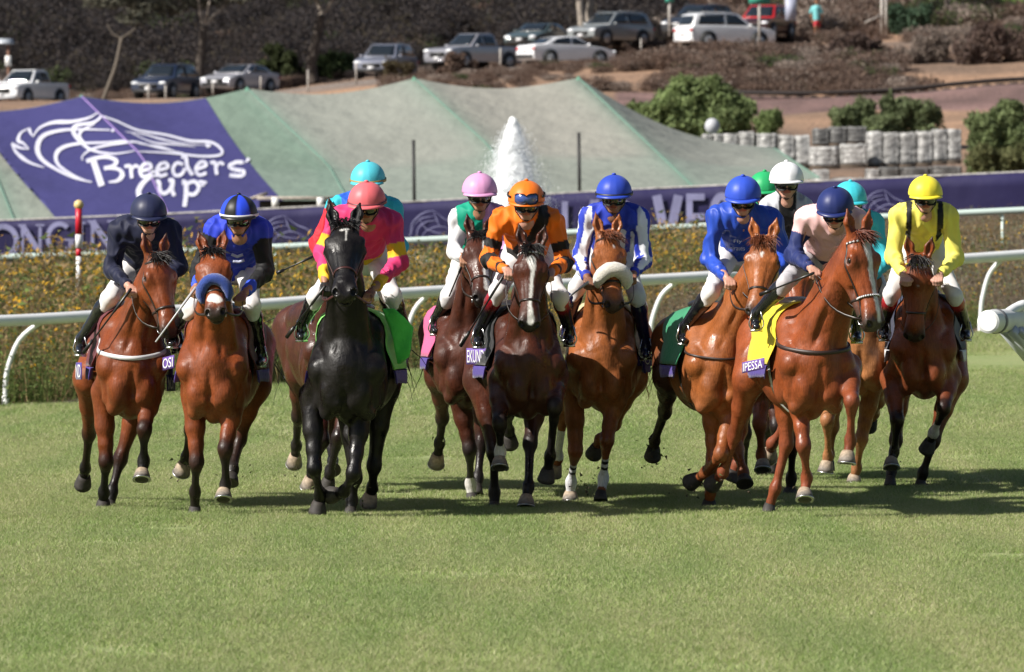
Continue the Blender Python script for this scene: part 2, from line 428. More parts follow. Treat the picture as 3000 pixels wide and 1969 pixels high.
def horse(label, cx, D0, rx, coat, poll, muz, fyaw, legs, dz=0, marks=(), hl=.63, wide=1.0, group='racehorses galloping in the field',
          brow=None, nose='leather', blaze=(), reins=None, socks=(), cloth=None, neckb=(0, 0), browcol=None, forelock=1, zbase=0, noseb=1, eyew=1, trunkrear=1,
          h=.0108, nroll=0, collar=None, girthcol=(.02, .018, .018), bridle=(.022, .013, .010), mane=1, tail=1):
    c = COATS[coat]; Cb, Cl = c['body'], c['leg']
    pc = A(cx, 1000, D0 - .35); pr = A(rx, 1000, D0 + .95)
    fw = unit(((pc - pr)[0], (pc - pr)[1], 0)); lat = np.array((-fw[1], fw[0], 0)); up = np.array((0, 0, 1.))
    W0 = pc - fw * .35; W0[2] = zbase
    def G(f, l, z): return W0 + fw * f + lat * l * wide + up * (z + dz)
    def J(q): return A(q[0], q[1], D0 - q[2])
    Fd = Field(.0155)
    root = empty('racehorse', (W0[0], W0[1], 0)); tag(root, label, 'horse', group)
    R0 = np.stack([fw, lat, up], 1)
    # trunk
    def tr(a, b, la, lb, va, vb, cc=Cb, cd_=None): Fd.cone(G(*a), G(*b), la * wide, lb * wide, 'trunk', cc, cd_ or cc, lat, va, vb)
    tr((.33, 0, 1.12), (.05, 0, 1.16), .185, .215, .29, .43)
    tr((.05, 0, 1.16), (-.35, 0, 1.16), .215, .27, .43, .39)
    tr((-.35, 0, 1.16), (-.72, 0, 1.20), .27, .24, .39, .30)
    tr((-.72, 0, 1.22), (-1.0, 0, 1.22), .24, .21, .28, .26)
    Fd.cone(G(.0, 0, 1.47), G(-.25, 0, 1.46), .09, .10, 'trunk', Cb, Cb)          # withers
    Fd.cone(G(-.25, 0, 1.40), G(-.95, 0, 1.36), .12, .13, 'trunk', Cb, Cb)
    for s in (-1, 1):
        Fd.cone(G(.08, s * .105, 1.40), G(-.45, s * .135, 1.37), .120, .145, 'trunk', Cb, Cb)
        Fd.ell(G(-.86, s * .12, 1.20), R0, (.26, .14, .27), 'trunk', Cb)             # rump muscle
        Fd.cone(G(.02, s * .105, 1.47), G(.36, s * .165, 1.14), .098, .105, 'trunk', Cb, Cb)   # shoulder blade
        Fd.ell(G(.12, s * .185, 1.03), R0, (.14, .070, .19), 'trunk', Cb)              # triceps
        Fd.ell(G(.39, s * .10, .97), R0, (.105, .082, .135), 'trunk', Cb)           # breast
        Fd.cone(G(.37, s * .15, 1.12), G(.30, s * .170, .90), .055, .055, 'trunk', Cb, Cb)
        Fd.cone(G(.42, s * .05, .90), G(.33, s * .13, .82), .055, .06, 'trunk', Cb, Cb)
    Fd.ell(G(.24, 0, .86), R0, (.17, .08, .13), 'trunk', Cb)
    # head frame
    pl = J(poll); d = A(muz[0], muz[1], pl[1])
    off = d - pl; dep = math.sqrt(max(hl * hl - off.dot(off), .0)) * (1 if len(muz) < 3 else muz[2])
    mz = A(muz[0], muz[1], pl[1] - dep)
    H = unit(mz - pl); L = hl / .62
    fy = math.radians(fyaw); nn = np.array((math.sin(fy), -math.cos(fy), .35)); nn = unit(nn - H * nn.dot(H)); ss = np.cross(nn, H)
    if nroll: 
        cr, sr = math.cos(math.radians(nroll)), math.sin(math.radians(nroll)); nn, ss = nn * cr + ss * sr, ss * cr - nn * sr
    if ss[0] < 0: ss = -ss
    HR = np.stack([H, ss, nn], 1)
    HW = 1.22
    def K(h_, s_, n_): return pl + (H * h_ + ss * s_ * HW + nn * n_) * L
    cm = c['muz']; hc = Cb
    def hel(p, rad, col=hc, sub=False): Fd.ell(K(*p), HR, np.array(rad) * L * np.array((1, HW, 1)), 'head', col, sub)
    def hco(a, b, ra, rb, ca=hc, cb=None, ea=None, eb=None): Fd.cone(K(*a), K(*b), ra * L * (HW if ea else 1.1), rb * L * (HW if ea else 1.1), 'head', ca, cb or ca, None if ea is None else ss, None if ea is None else ea * L, None if eb is None else eb * L)
    hel((.055, 0, -.045), (.10, .066, .085)); hel((.15, 0, -.020), (.095, .080, .064))
    hco((.03, 0, -.02), (.17, 0, -.012), .052, .078, hc, hc, .045, .050)
    hco((.14, 0, -.02), (.50, 0, -.008), .070, .036, hc, hc, .058, .040)              # nasal bone
    for s in (-1, 1):
        hel((.20, s * .056, -.105), (.110, .036, .085))                                # cheek
        hel((.150, s * .080, .006), (.034, .022, .022)); hel((.185, s * .082, -.030), (.030, .018, .020))   # orbit
        hco((.19, s * .078, -.045), (.38, s * .042, -.035), .020, .015)              # facial crest
        hco((.22, s * .048, -.15), (.50, s * .024, -.095), .026, .020, hc, cm)          # jaw
        hco((.47, s * .026, -.018), (.565, s * .042, -.012), .030, .028, hc, cm)   # nostril wing
    hel((.20, 0, -.09), (.10, .05, .06))
    hco((.36, 0, -.055), (.55, 0, -.045), .040, .036, hc, cm, .05, .045)
    hel((.575, 0, -.045), (.040, .040, .036), cm)
    hel((.560, 0, -.095), (.045, .034, .026), cm)
    for s in (-1, 1):
        hel((.585, s * .046, .002), (.032, .015, .019), sub=True)
        hel((.165, s * .104, -.012), (.024, .016, .016), sub=True)
    hel((.61, 0, -.074), (.035, .05, .007), sub=True)
    # ears (part of the body)
    for s in (-1, 1):
        b0 = K(.0, s * .046, -.020); tip = b0 + (-H * .10 + ss * s * .034 + nn * .03) * L * 1.15 + up * .065
        md = b0 * .48 + tip * .52; e_ = unit(tip - b0)
        Fd.cone(b0, md, .030 * L, .034 * L, 'head', hc, hc, ss, .022 * L, .020 * L)
        Fd.cone(md, tip, .034 * L, .006 * L, 'head', hc, Cl if coat != 'chestnut' else hc, ss, .020 * L, .006 * L)
        fdir = unit(nn - e_ * nn.dot(e_)); sdir_ = np.cross(e_, fdir)
        Fd.ell(md + fdir * .022 * L - e_ * .002, np.stack([e_, sdir_, fdir], 1), np.array((.068, .021, .020)) * L, 'head', None, sub=True)
    # neck
    nb = G(.12 + neckb[1], neckb[0], 1.25); nm = G(.30 + neckb[1], neckb[0], 1.18)
    ne = K(.06, 0, -.085); ne2 = K(.13, 0, -.14)
    nl = unit(lat * .6 + ss * .4)
    mid = nb * .48 + ne * .52 + up * .03
    Fd.cone(nb, mid, .175 * wide, .118, 'neck', Cb, Cb, nl, .28, .185)
    Fd.cone(mid, ne, .118, .082, 'neck', Cb, Cb, nl, .185, .12)
    Fd.cone(nm, nm * .45 + ne2 * .55, .105, .062, 'neck', Cb, Cb, nl, .12, .075)
    Fd.cone(nm * .45 + ne2 * .55, ne2, .062, .052, 'neck', Cb, Cb, nl, .075, .06)
    for s in (-1, 1):
        Fd.cone(K(.12, s * .038, -.12), nm * .95 + nb * .05 + lat * s * .115, .042, .092, 'neck', Cb, Cb)   # brachiocephalic
    # legs
    hooves = []
    for i, lg in enumerate(legs):
        kind = lg[0]; P = [J(q) for q in lg[1:5]]; fl = lg[5] if len(lg) > 5 else {}
        lc = fl.get('c', Cl); up1 = fl.get('uc', Cb); mixc = tuple(np.array(up1) * .10 + np.array(lc) * .90); upm = tuple(np.array(up1) * .85 + np.array(lc) * .15)
        sd = 1 if P[0].dot(lat) > W0.dot(lat) else -1
        T = 'leg%d' % i
        if kind == 'F':
            e, kn, ft, hf = P
            sh = G(.32, sd * .15, 1.10)
            Fd.cone(sh, e, .095, .088, T, Cb, up1)
            Fd.cone(e, e * .5 + kn * .5, .082, .064, T, up1, up1, lat, .10, .07); Fd.cone(e + lat * sd * .028 + up * .02, e * .55 + kn * .45 + lat * sd * .018, .058, .045, T, up1, up1)
            Fd.cone(e * .5 + kn * .5, e * .25 + kn * .75, .064, .050, T, up1, upm); Fd.cone(e * .25 + kn * .75, kn, .050, .043, T, upm, mixc)
            Fd.ell(kn, R0, (.046, .041, .062), T, mixc)
            ax = unit(ft - kn)
            Fd.cone(kn, kn + (ft - kn) * .25, .042, .030, T, mixc, lc)
            Fd.cone(kn + (ft - kn) * .25, ft, .029, .029, T, lc, lc, lat, .036, .034)
            Fd.ell(ft, R0, (.037, .033, .040), T, lc)
            Fd.cone(ft, ft * .25 + hf * .75, .030, .036, T, lc, lc)
        else:
            st, hk, ft, hf = P
            hp = G(-.86, sd * .13, 1.28)
            Fd.cone(hp, st, .19, .125, T, Cb, up1, lat, .23, .15)
            Fd.cone(st, st * .5 + hk * .5, .115, .068, T, up1, up1, lat, .14, .085)
            Fd.cone(st * .5 + hk * .5, hk, .068, .040, T, up1, mixc, lat, .085, .055)
            back = unit(np.cross(lat, unit(ft - hk))); back = back if back[1] > 0 else -back
            Fd.ell(hk, R0, (.052, .042, .058), T, mixc); Fd.ell(hk + back * .03 + up * .015, R0, (.035, .024, .045), T, mixc)
            Fd.cone(hk, ft, .038, .030, T, mixc, lc, lat, .044, .036)
            Fd.ell(ft, R0, (.038, .034, .041), T, lc)
            Fd.cone(ft, ft * .25 + hf * .75, .031, .037, T, lc, lc)
        hooves.append((ft, hf, fl))
    V, Q = Fd.mesh(h); V = relax(V, Q, 2)
    N = vnorm(V, Q)
    colr, idx, tt = Fd.near(V)
    body_like = np.array([p['tag'] in ('trunk', 'neck') for p in Fd.P])[idx]
    V = V + N * ((np.abs(wav(V, 13, 3 + int(cx) % 7, 2)) - .3) * .010)[:, None] * np.where(body_like, 1, .35)[:, None]
    gro = [(G(.52, 0, 1.12), G(.42, 0, .80), .028, .026)]
    for s in (-1, 1):
        gro += [(G(.46, s * .15, 1.16), G(.38, s * .175, .92), .016, .022), (G(.02, s * .26, 1.38), G(-.03, s * .27, .95), .014, .030), (G(.06, s * .20, 1.42), G(.30, s * .24, 1.12), .010, .020),
                (K(.15, s * .05, -.16), G(.46, s * .075, 1.16), .016, .020), (K(.10, s * .075, -.09), G(.14, s * .18, 1.34), .010, .028), (G(-.55, s * .30, 1.45), G(-.66, s * .26, .92), .014, .03),
                (G(.22, s * .24, 1.10), G(.10, s * .26, .86), .010, .02), (G(.34, s * .20, 1.30), G(.44, s * .12, 1.22), .012, .025), (G(.38, s * .12, .80), G(.46, s * .02, .90), .012, .02)]
    for s in (-1, 1):
        gro += [(K(.20, s * .058, .03), K(.44, s * .036, .02), .008, .014), (K(.24, s * .088, -.070), K(.44, s * .050, -.055), .013, .018), (K(.15, s * .075, .05), K(.19, s * .072, .045), .010, .014), (K(.50, s * .05, -.070), K(.57, s * .03, -.075), .010, .010), (K(.05, s * .07, .03), K(.11, s * .075, .02), .010, .018)]
    for lg in legs:
        P = [J(q) for q in lg[1:5]]; f_ = np.array((0, -.06, 0)); sg = 1 if P[0].dot(lat) > W0.dot(lat) else -1
        if lg[0] == 'F': gro += [(P[0] + f_ + lat * .02 * sg, P[0] * .2 + P[1] * .8 + f_ * .7 + lat * .015 * sg, .008, .016)]
        gro += [(P[1] + lat * .045 + (P[2] - P[1]) * .15, P[2] + lat * .04, .006, .012), (P[1] - lat * .045 + (P[2] - P[1]) * .15, P[2] - lat * .04, .006, .012)]
    for (a, b, dp, wd_) in gro:
        ab = b - a; t = np.clip(((V - a) @ ab) / ab.dot(ab), 0, 1); dd = np.linalg.norm(V - a - t[:, None] * ab, axis=1); fade = np.sin(np.clip(t, .04, .96) * PI) ** .5
        V = V - N * (dp * np.exp(-(dd / wd_) ** 2) * fade)[:, None]
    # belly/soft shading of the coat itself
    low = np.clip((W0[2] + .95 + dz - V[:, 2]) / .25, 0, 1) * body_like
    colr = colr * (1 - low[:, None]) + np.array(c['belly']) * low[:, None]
    # eye surround darker, nostril openings painted black
    for s in (-1, 1):
        dd = np.linalg.norm(V - K(.165, s * .100, -.012), axis=1); k_ = np.clip(1.6 - dd / .022, 0, 1)[:, None]; colr = colr * (1 - k_) + np.array(cm) * .5 * k_
        q = K(.592, s * .046, .0); dd = np.linalg.norm((V - q), axis=1); k_ = np.clip(1.6 - dd / .021, 0, 1)[:, None]; colr = colr * (1 - k_) + .006 * k_
    # face markings: (h0,s0,h1,s1,r0,r1)
    nside = (V - pl) @ nn > -.06
    for (h0, s0, h1, s1, r0, r1) in blaze:
        q = V - pl; hh, sv = q @ H / L, q @ ss / L
        a = np.array((h0, s0)); b = np.array((h1, s1)); ab = b - a; X = np.stack([hh, sv], 1)
        t = np.clip(((X - a) @ ab) / (ab.dot(ab) + 1e-9), 0, 1); dd = np.linalg.norm(X - a - t[:, None] * ab, axis=1) - (r0 + (r1 - r0) * t) + wav(V, 90, 5) * .004
        k_ = (np.clip(.5 - dd / .010, 0, 1) * nside * (np.array([p['tag'] == 'head' for p in Fd.P])[idx]))[:, None]
        colr = colr * (1 - k_) + np.array(WHITE) * k_
    # white socks etc: (leg index, t0 joint, color) measured as distance from the segment fetlock-hoof or cannon
    for (li, seg, t0, t1, colw) in socks:
        P = [J(q) for q in legs[li][1:5]]; a = P[seg] + (P[seg + 1] - P[seg]) * t0; b = P[seg] + (P[seg + 1] - P[seg]) * t1
        ab = b - a; t = ((V - a) @ ab) / ab.dot(ab); dd = np.linalg.norm(V - a - np.clip(t, 0, 1)[:, None] * ab, axis=1)
        k_ = ((t > 0) & (t < 1) & (dd < .08)).astype(float)[:, None]; colr = colr * (1 - k_) + np.array(colw) * k_
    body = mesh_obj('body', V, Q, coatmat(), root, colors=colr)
    if coat == 'black': body['label'] = 'glossy black coat'
    for ft, hf, fl in hooves: hoof(root, ft, hf, fl.get('g', 0), fl.get('light', 1), fl.get('shoe', 1), fl.get('tilt'))
    # eyes
    for s in (-1, 1):
        MB().ell(K(.165, s * .093, -.011), HR, np.array((.020, .011, .015)) * L, 12, 8).build('eye', mat('horse_eye', (.006, .004, .003), .12), root)
    # forelock and mane
    hm = mat('hair_' + coat, c['mane'], .45, nscale=60, namp=.5)
    mb = MB()
    if forelock:
        for q in range(int(110 * forelock)):
            s_ = random.uniform(-.05, .05); r = K(random.uniform(-.03, .03), s_ * .8, random.uniform(.005, .03))
            hair(mb, [r], [H * .35 + nn * .35 + ss * (s_ * 7 + random.uniform(-.25, .45)) + up * .30], .13, .0050, 1.0, jit=.012)
        mb.build('forelock', hm, root); mb = MB()
    if mane:
        crest = []
        for q in range(260):
            t = random.random(); base = (G(-.02 + neckb[1], neckb[0], 1.44)) * (1 - t) + K(-.02, 0, -.07) * t
            crd = unit(np.cross(nl, unit(ne - nb))); crd = crd if crd[2] > 0 else -crd
            if crd[2] < .2: crd = up
            p0 = Fd.surf(base - crd * .12, [crd], .35, n=40)[0] - crd * .01
            hair(mb, [p0], [crd * .35 + nl * random.choice((-1, -.6, .5)) * .7 + np.array((0, .5, 0))], .11, .005, 1.3, jit=.01)
    if mb.V: mb.build('mane', hm, root)
    if tail:
        mt = MB()
        for q in range(120):
            r = G(-1.2, random.uniform(-.03, .03), 1.32 + random.uniform(-.02, .03))
            hair(mt, [r], [-fw * 1 + up * .25 + lat * random.uniform(-.12, .12)], .85, .009, 1.6, 6, jit=.05)
        mt.build('tail', hm, root)
    # ---- bridle
    LB = mat('bridle_%02x%02x' % (int(bridle[0] * 999) % 255, int(bridle[1] * 999) % 255), bridle, .4)
    br = MB()
    def hloop(h_, a0, a1, n_, wd, nslope=0, th=.005, off=-.045, col=None):
        O = [K(h_ + nslope * math.cos(a_), 0, off) for a_ in np.linspace(a0, a1, n_)]
        D_ = [ss * math.sin(a_) + nn * math.cos(a_) for a_ in np.linspace(a0, a1, n_)]
        P = Fd.surf(np.array(O), np.array(D_), .17 * L, 'head'); br2.ribbon(P, D_, wd, th); return P, D_
    br2 = br
    if noseb: hloop(.40, -PI, PI, 33, .017)
    Pb, Db = hloop(.045, -1.75, 1.75, 25, .016, off=-.03)
    for s in (-1, 1):
        hs = np.linspace(.045, .53, 14)
        O = np.array([K(x, 0, -.045 - .02 * x) for x in hs]); Dd = np.array([unit(ss * s + nn * .05) for x in hs])
        P = Fd.surf(O, Dd, .16 * L, 'head'); br.ribbon(P, Dd, .014, .005)
        rp = Fd.surf(K(.535, 0, -.065)[None], (ss * s)[None], .12, 'head')[0] + ss * s * .004
        q = [rp + (H * math.cos(a_) + nn * math.sin(a_)) * .034 * L for a_ in np.linspace(0, 2 * PI, 13)]
        m3 = MB(); m3.tube(q, .0045, 6, cap=False); m3.build('bit_ring', mat('bit_metal', (.6, .6, .6), .25, 1), root)
        if reins:
            hp = A(*reins[0 if s < 0 else 1]) if len(reins) == 2 else A(*reins[0])
            pts = []
            for t in np.linspace(0, 1, 9): pts.append(rp * (1 - t) + hp * t - up * .07 * math.sin(PI * t) + lat * s * .05 * math.sin(PI * t))
            rn = MB(); rn.ribbon(pts, [lat * s] * 9, .018, .004); rn.build('rein', LB, root)
    br.build('bridle', LB, root)
    if browcol:
        bd = MB()
        for q in range(1, len(Pb) - 1):
            if q % 2: bd.ell(Pb[q] + Db[q] * .006, np.stack([Db[q], H, np.cross(Db[q], H)], 1), (.006, .009, .010), 6, 4)
        bd.build('browband_beads', mat('beads_%d' % int(browcol[2] * 100), browcol, .35), root)
        if nose == 'beads':
            bd = MB(); P, D_ = [], []
            for a_ in np.linspace(-1.9, 1.9, 21):
                dd = ss * math.sin(a_) + nn * math.cos(a_); p = Fd.surf(K(.40, 0, -.045)[None], dd[None], .15, 'head')[0]
                bd.ell(p + dd * .007, np.stack([dd, H, np.cross(dd, H)], 1), (.005, .009, .008), 6, 4)
            bd.build('noseband_beads', mat('beads_%d' % int(browcol[2] * 100), browcol, .35), root)
    if isinstance(nose, tuple):     # sheepskin roll across the nose: (colour, arc, thickness)
        cn, arc, th = nose; P = []
        an = np.linspace(-arc, arc, 19); O = np.array([K(.425 - .10 * math.cos(a_), 0, -.045) for a_ in an]); Dd = np.array([ss * math.sin(a_) + nn * math.cos(a_) for a_ in an])
        P = Fd.surf(O, Dd, .15, 'head') + Dd * th * .75
        r_ = [th * max(.35, math.sqrt(max(0, 1 - (2 * i / 18 - 1) ** 4))) for i in range(19)]
        sp = MB(); sp.tube(P, r_, 14)
        V2 = np.array(sp.V); V2 += (RNG.normal(size=V2.shape) * .002)
        o = mesh_obj('sheepskin_noseband', V2, sp.F, mat('fleece_%d' % int(cn[0] * 100), cn, .95, bump=.8, bscale=160, bumpd=.01, sheen=.5, nscale=60, namp=.15), root)
    if collar:
        cc_, z0, z1, wd_ = collar; an = np.linspace(-1.75, 1.75, 41); Dd = [unit(fw * math.cos(a_) + lat * math.sin(a_)) for a_ in an]
        O = np.array([G(-.02, 0, z0 + (z1 - z0) * (abs(a_) / 1.75) ** 1.6) for a_ in an]); P = Fd.surf(O, np.array(Dd), .75, ('trunk', 'neck')) + np.array(Dd) * .006
        m5 = MB(); m5.ribbon(P, Dd, wd_, .007); m5.build('breast_strap', mat('strap_%d' % int(cc_[0] * 99), cc_, .5), root)
    # ---- saddlecloth, girth
    if cloth:
        cc, band = cloth[0], cloth[1]
        def clothpt(f_, a_, ex):
            O = G(f_, 0, 1.12); Dd = lat * math.sin(a_) + up * math.cos(a_)
            return O, Dd
        fs = np.linspace(.10, -.62, 10)
        for s in (-1, 1):
            for (a0, a1, nm_, cl_, n_) in ((0.12, 1.55, 'saddlecloth', cc, 12), (1.58, 1.86, 'name_band', band, 4)):
                g = []
                for i, f_ in enumerate(fs):
                    row = []; aa = np.linspace(a0, a1, n_)
                    Pz = Fd.surf(np.array([G(f_, 0, 1.12)] * n_), np.array([lat * math.sin(a_) * s + up * math.cos(a_) for a_ in aa]), .45, 'trunk')
                    for j, a_ in enumerate(aa):
                        Dd = lat * math.sin(a_) * s + up * math.cos(a_)
                        fl_ = .016 + max(0, a_ - .9) * .045 + .006 * math.sin(f_ * 30 + a_ * 3)
                        row.append(Pz[j] + Dd * fl_)
                    g.append(row if s > 0 else row[::-1])
                m4 = MB(); m4.sheet(g, .006)
                m4.build(nm_, mat('cloth_%s' % '_'.join('%d' % int(x * 200) for x in cl_), cl_, .75, bump=.3, bscale=40, sheen=.2), root)
        an = np.linspace(-PI, PI, 40); Dd = np.array([lat * math.sin(a_) + up * math.cos(a_) for a_ in an])
        P = Fd.surf(np.array([G(-.10, 0, 1.12)] * 40), Dd, .48, 'trunk') + Dd * .004
        g = MB(); g.ribbon(P, Dd, .07, .006); g.build('girth', mat('girth_web_%d' % int(girthcol[0] * 99), girthcol, .6), root)
        sdl = MB(); sdl.ell(G(-.32, 0, 1.575), R0, (.24, .13, .045)); sdl.build('saddle', mat('saddle_leather', (.015, .012, .011), .35), root)
    return dict(root=root, F=Fd, G=G, K=K, H=H, nn=nn, ss=ss, W0=W0, fw=fw, lat=lat, D0=D0, J=J)

def quad_text(body, corners, m, parent, name='lettering', off=.004, pad=(.06, .94, .12, .88)):
    """flat printed word laid on a quad: corners = bottom-left, bottom-right, top-right, top-left"""
    cu = bpy.data.curves.new('t', 'FONT'); cu.body = body; cu.resolution_u = 3
    o = bpy.data.objects.new('t', cu); COL.objects.link(o); bpy.context.view_layer.update()
    me = bpy.data.meshes.new_from_object(o.evaluated_get(bpy.context.evaluated_depsgraph_get()))
    V = np.array([v.co[:] for v in me.vertices]); F = [tuple(p.vertices) for p in me.polygons]
    bpy.data.objects.remove(o); bpy.data.curves.remove(cu); bpy.data.meshes.remove(me)
    lo, hi = V.min(0), V.max(0)
    u = pad[0] + (V[:, 0] - lo[0]) / (hi[0] - lo[0]) * (pad[1] - pad[0]); v = pad[2] + (V[:, 1] - lo[1]) / (hi[1] - lo[1]) * (pad[3] - pad[2])
    a, b, c, d = [np.array(x, float) for x in corners]
    P = (a[None] * ((1 - u) * (1 - v))[:, None] + b[None] * (u * (1 - v))[:, None] + c[None] * (u * v)[:, None] + d[None] * ((1 - u) * v)[:, None])
    n = unit(np.cross(b - a, d - a)); n = n if n[1] < 0 else -n
    return mesh_obj(name, P + n * off, F, m, parent, smooth=False)
def name_panel(parent, word, pts, col, tcol=(.7, .7, .72), name='name_band'):
    """pts: 4 (sx,sy,D) bottom-left, bottom-right, top-right, top-left"""
    q = [A(*p) for p in pts]
    g = [[q[3] * (1 - u) * (1 - v) + q[2] * u * (1 - v) + q[0] * (1 - u) * v + q[1] * u * v for v in np.linspace(0, 1, 4)] for u in np.linspace(0, 1, 6)]
    m = MB(); m.sheet(g, .005); o = m.build(name, mat('cloth_%s' % '_'.join('%d' % int(x * 200) for x in col), col, .75, bump=.3, bscale=40), parent)
    if word: quad_text(word, q, mat('print_white', tcol, .7), o, off=.009)
    return o
# ------------------------------------------------------------------ people
SKIN = {'fair': (.50, .27, .20), 'tan': (.34, .17, .10), 'brown': (.22, .10, .06)}
_HEAD = {}
def head_template():
    """face in head space: origin centre of skull, -Y facing forward, Z up"""
    if _HEAD: return _HEAD
    F = Field(.006); I = np.eye(3)
    e = lambda c, r, tag='skin', sub=False: F.ell(c, I, r, tag, (1, 1, 1), sub)
    e((0, .012, .030), (.074, .092, .085)); e((0, -.030, -.030), (.058, .062, .075))
    F.cone((0, -.050, -.098), (0, -.062, -.092), .024, .020, 'skin', (1, 1, 1))                      # chin
    for s in (-1, 1):
        F.cone((s * .050, .0, -.055), (s * .018, -.055, -.098), .020, .020, 'skin', (1, 1, 1))     # jaw
        e((s * .040, -.062, -.022), (.022, .022, .020))                                           # cheekbone
        e((s * .030, -.090, .004), (.016, .014, .011), sub=True)
        F.cone((s * .012, -.080, .022), (s * .048, -.070, .022), .010, .010, 'skin', (1, 1, 1))    # brow
        e((s * .075, .012, -.012), (.010, .020, .032))                                            # ear
        e((s * .011, -.098, -.034), (.009, .010, .008))                                           # nostril wing
    F.cone((0, -.084, .014), (0, -.108, -.028), .009, .012, 'skin', (1, 1, 1))
    F.cone((-.020, -.086, -.061), (.020, -.086, -.061), .007, .007, 'lip', (1, 1, 1)); e((0, -.090, -.058), (.014, .009, .006), 'lip')
    F.cone((-.016, -.084, -.070), (.016, -.084, -.070), .008, .008, 'lip', (1, 1, 1))
    F.cone((0, .015, -.05), (0, .035, -.15), .050, .056, 'skin', (1, 1, 1))                        # neck
    V, Q = F.mesh(.0058); V = relax(V, Q, 1)
    _, idx, _ = F.near(V); lip = np.array([p['tag'] == 'lip' for p in F.P])[idx] & (V[:, 1] < -.082) & (np.abs(V[:, 2] + .065) < .0125)
    _HEAD.update(V=V, Q=Q, lip=lip)
    # hand closed on the reins: palm and four bent fingers and thumb; X = across the knuckles (thumb at +X), -Y = knuckles, -Z fingers curl down
    G = Field(.0035)
    G.cone((0, .055, 0), (0, .015, 0), .027, .030, 'h', (1, 1, 1), lat=(1, 0, 0), ea=.022, eb=.017)
    G.cone((0, .020, -.002), (0, -.022, -.004), .034, .037, 'h', (1, 1, 1), lat=(1, 0, 0), ea=.016, eb=.015)
    for i, (x, L_) in enumerate(((.029, .95), (.010, 1.05), (-.009, 1.0), (-.027, .82))):
        a = np.array((x, -.030, 0)); b = a + np.array((0, -.026, -.018)) * L_; c = b + np.array((0, .006, -.026)) * L_; d = c + np.array((0, .022, .002)) * L_
        G.cone(a, b, .0100, .0092, 'h', (1, 1, 1)); G.cone(b, c, .0092, .0085, 'h', (1, 1, 1)); G.cone(c, d, .0085, .0078, 'h', (1, 1, 1))
    t0 = np.array((.030, .012, -.006)); t1 = np.array((.046, -.014, -.020)); t2 = np.array((.030, -.036, -.034))
    G.cone(t0, t1, .014, .011, 'h', (1, 1, 1)); G.cone(t1, t2, .011, .009, 'h', (1, 1, 1))
    V, Q = G.mesh(.0046); _HEAD['hV'], _HEAD['hQ'] = V, Q
    return _HEAD
def rotz(a): c, s = math.cos(a), math.sin(a); return np.array(((c, -s, 0), (s, c, 0), (0, 0, 1)))
def rotx(a): c, s = math.cos(a), math.sin(a); return np.array(((1, 0, 0), (0, c, -s), (0, s, c)))
def roty(a): c, s = math.cos(a), math.sin(a); return np.array(((c, 0, s), (0, 1, 0), (-s, 0, c)))

def clothmat(name, rough=.55, sheen=.15, bump=.8, bscale=13):
    return mat(name, rough=rough, attr=True, nscale=9, namp=.10, bump=.55, bscale=6.5, bumpd=.02, sheen=sheen, stretch=(1, 1, .42), ridge=1, spec=.28 if rough > .4 else .5)

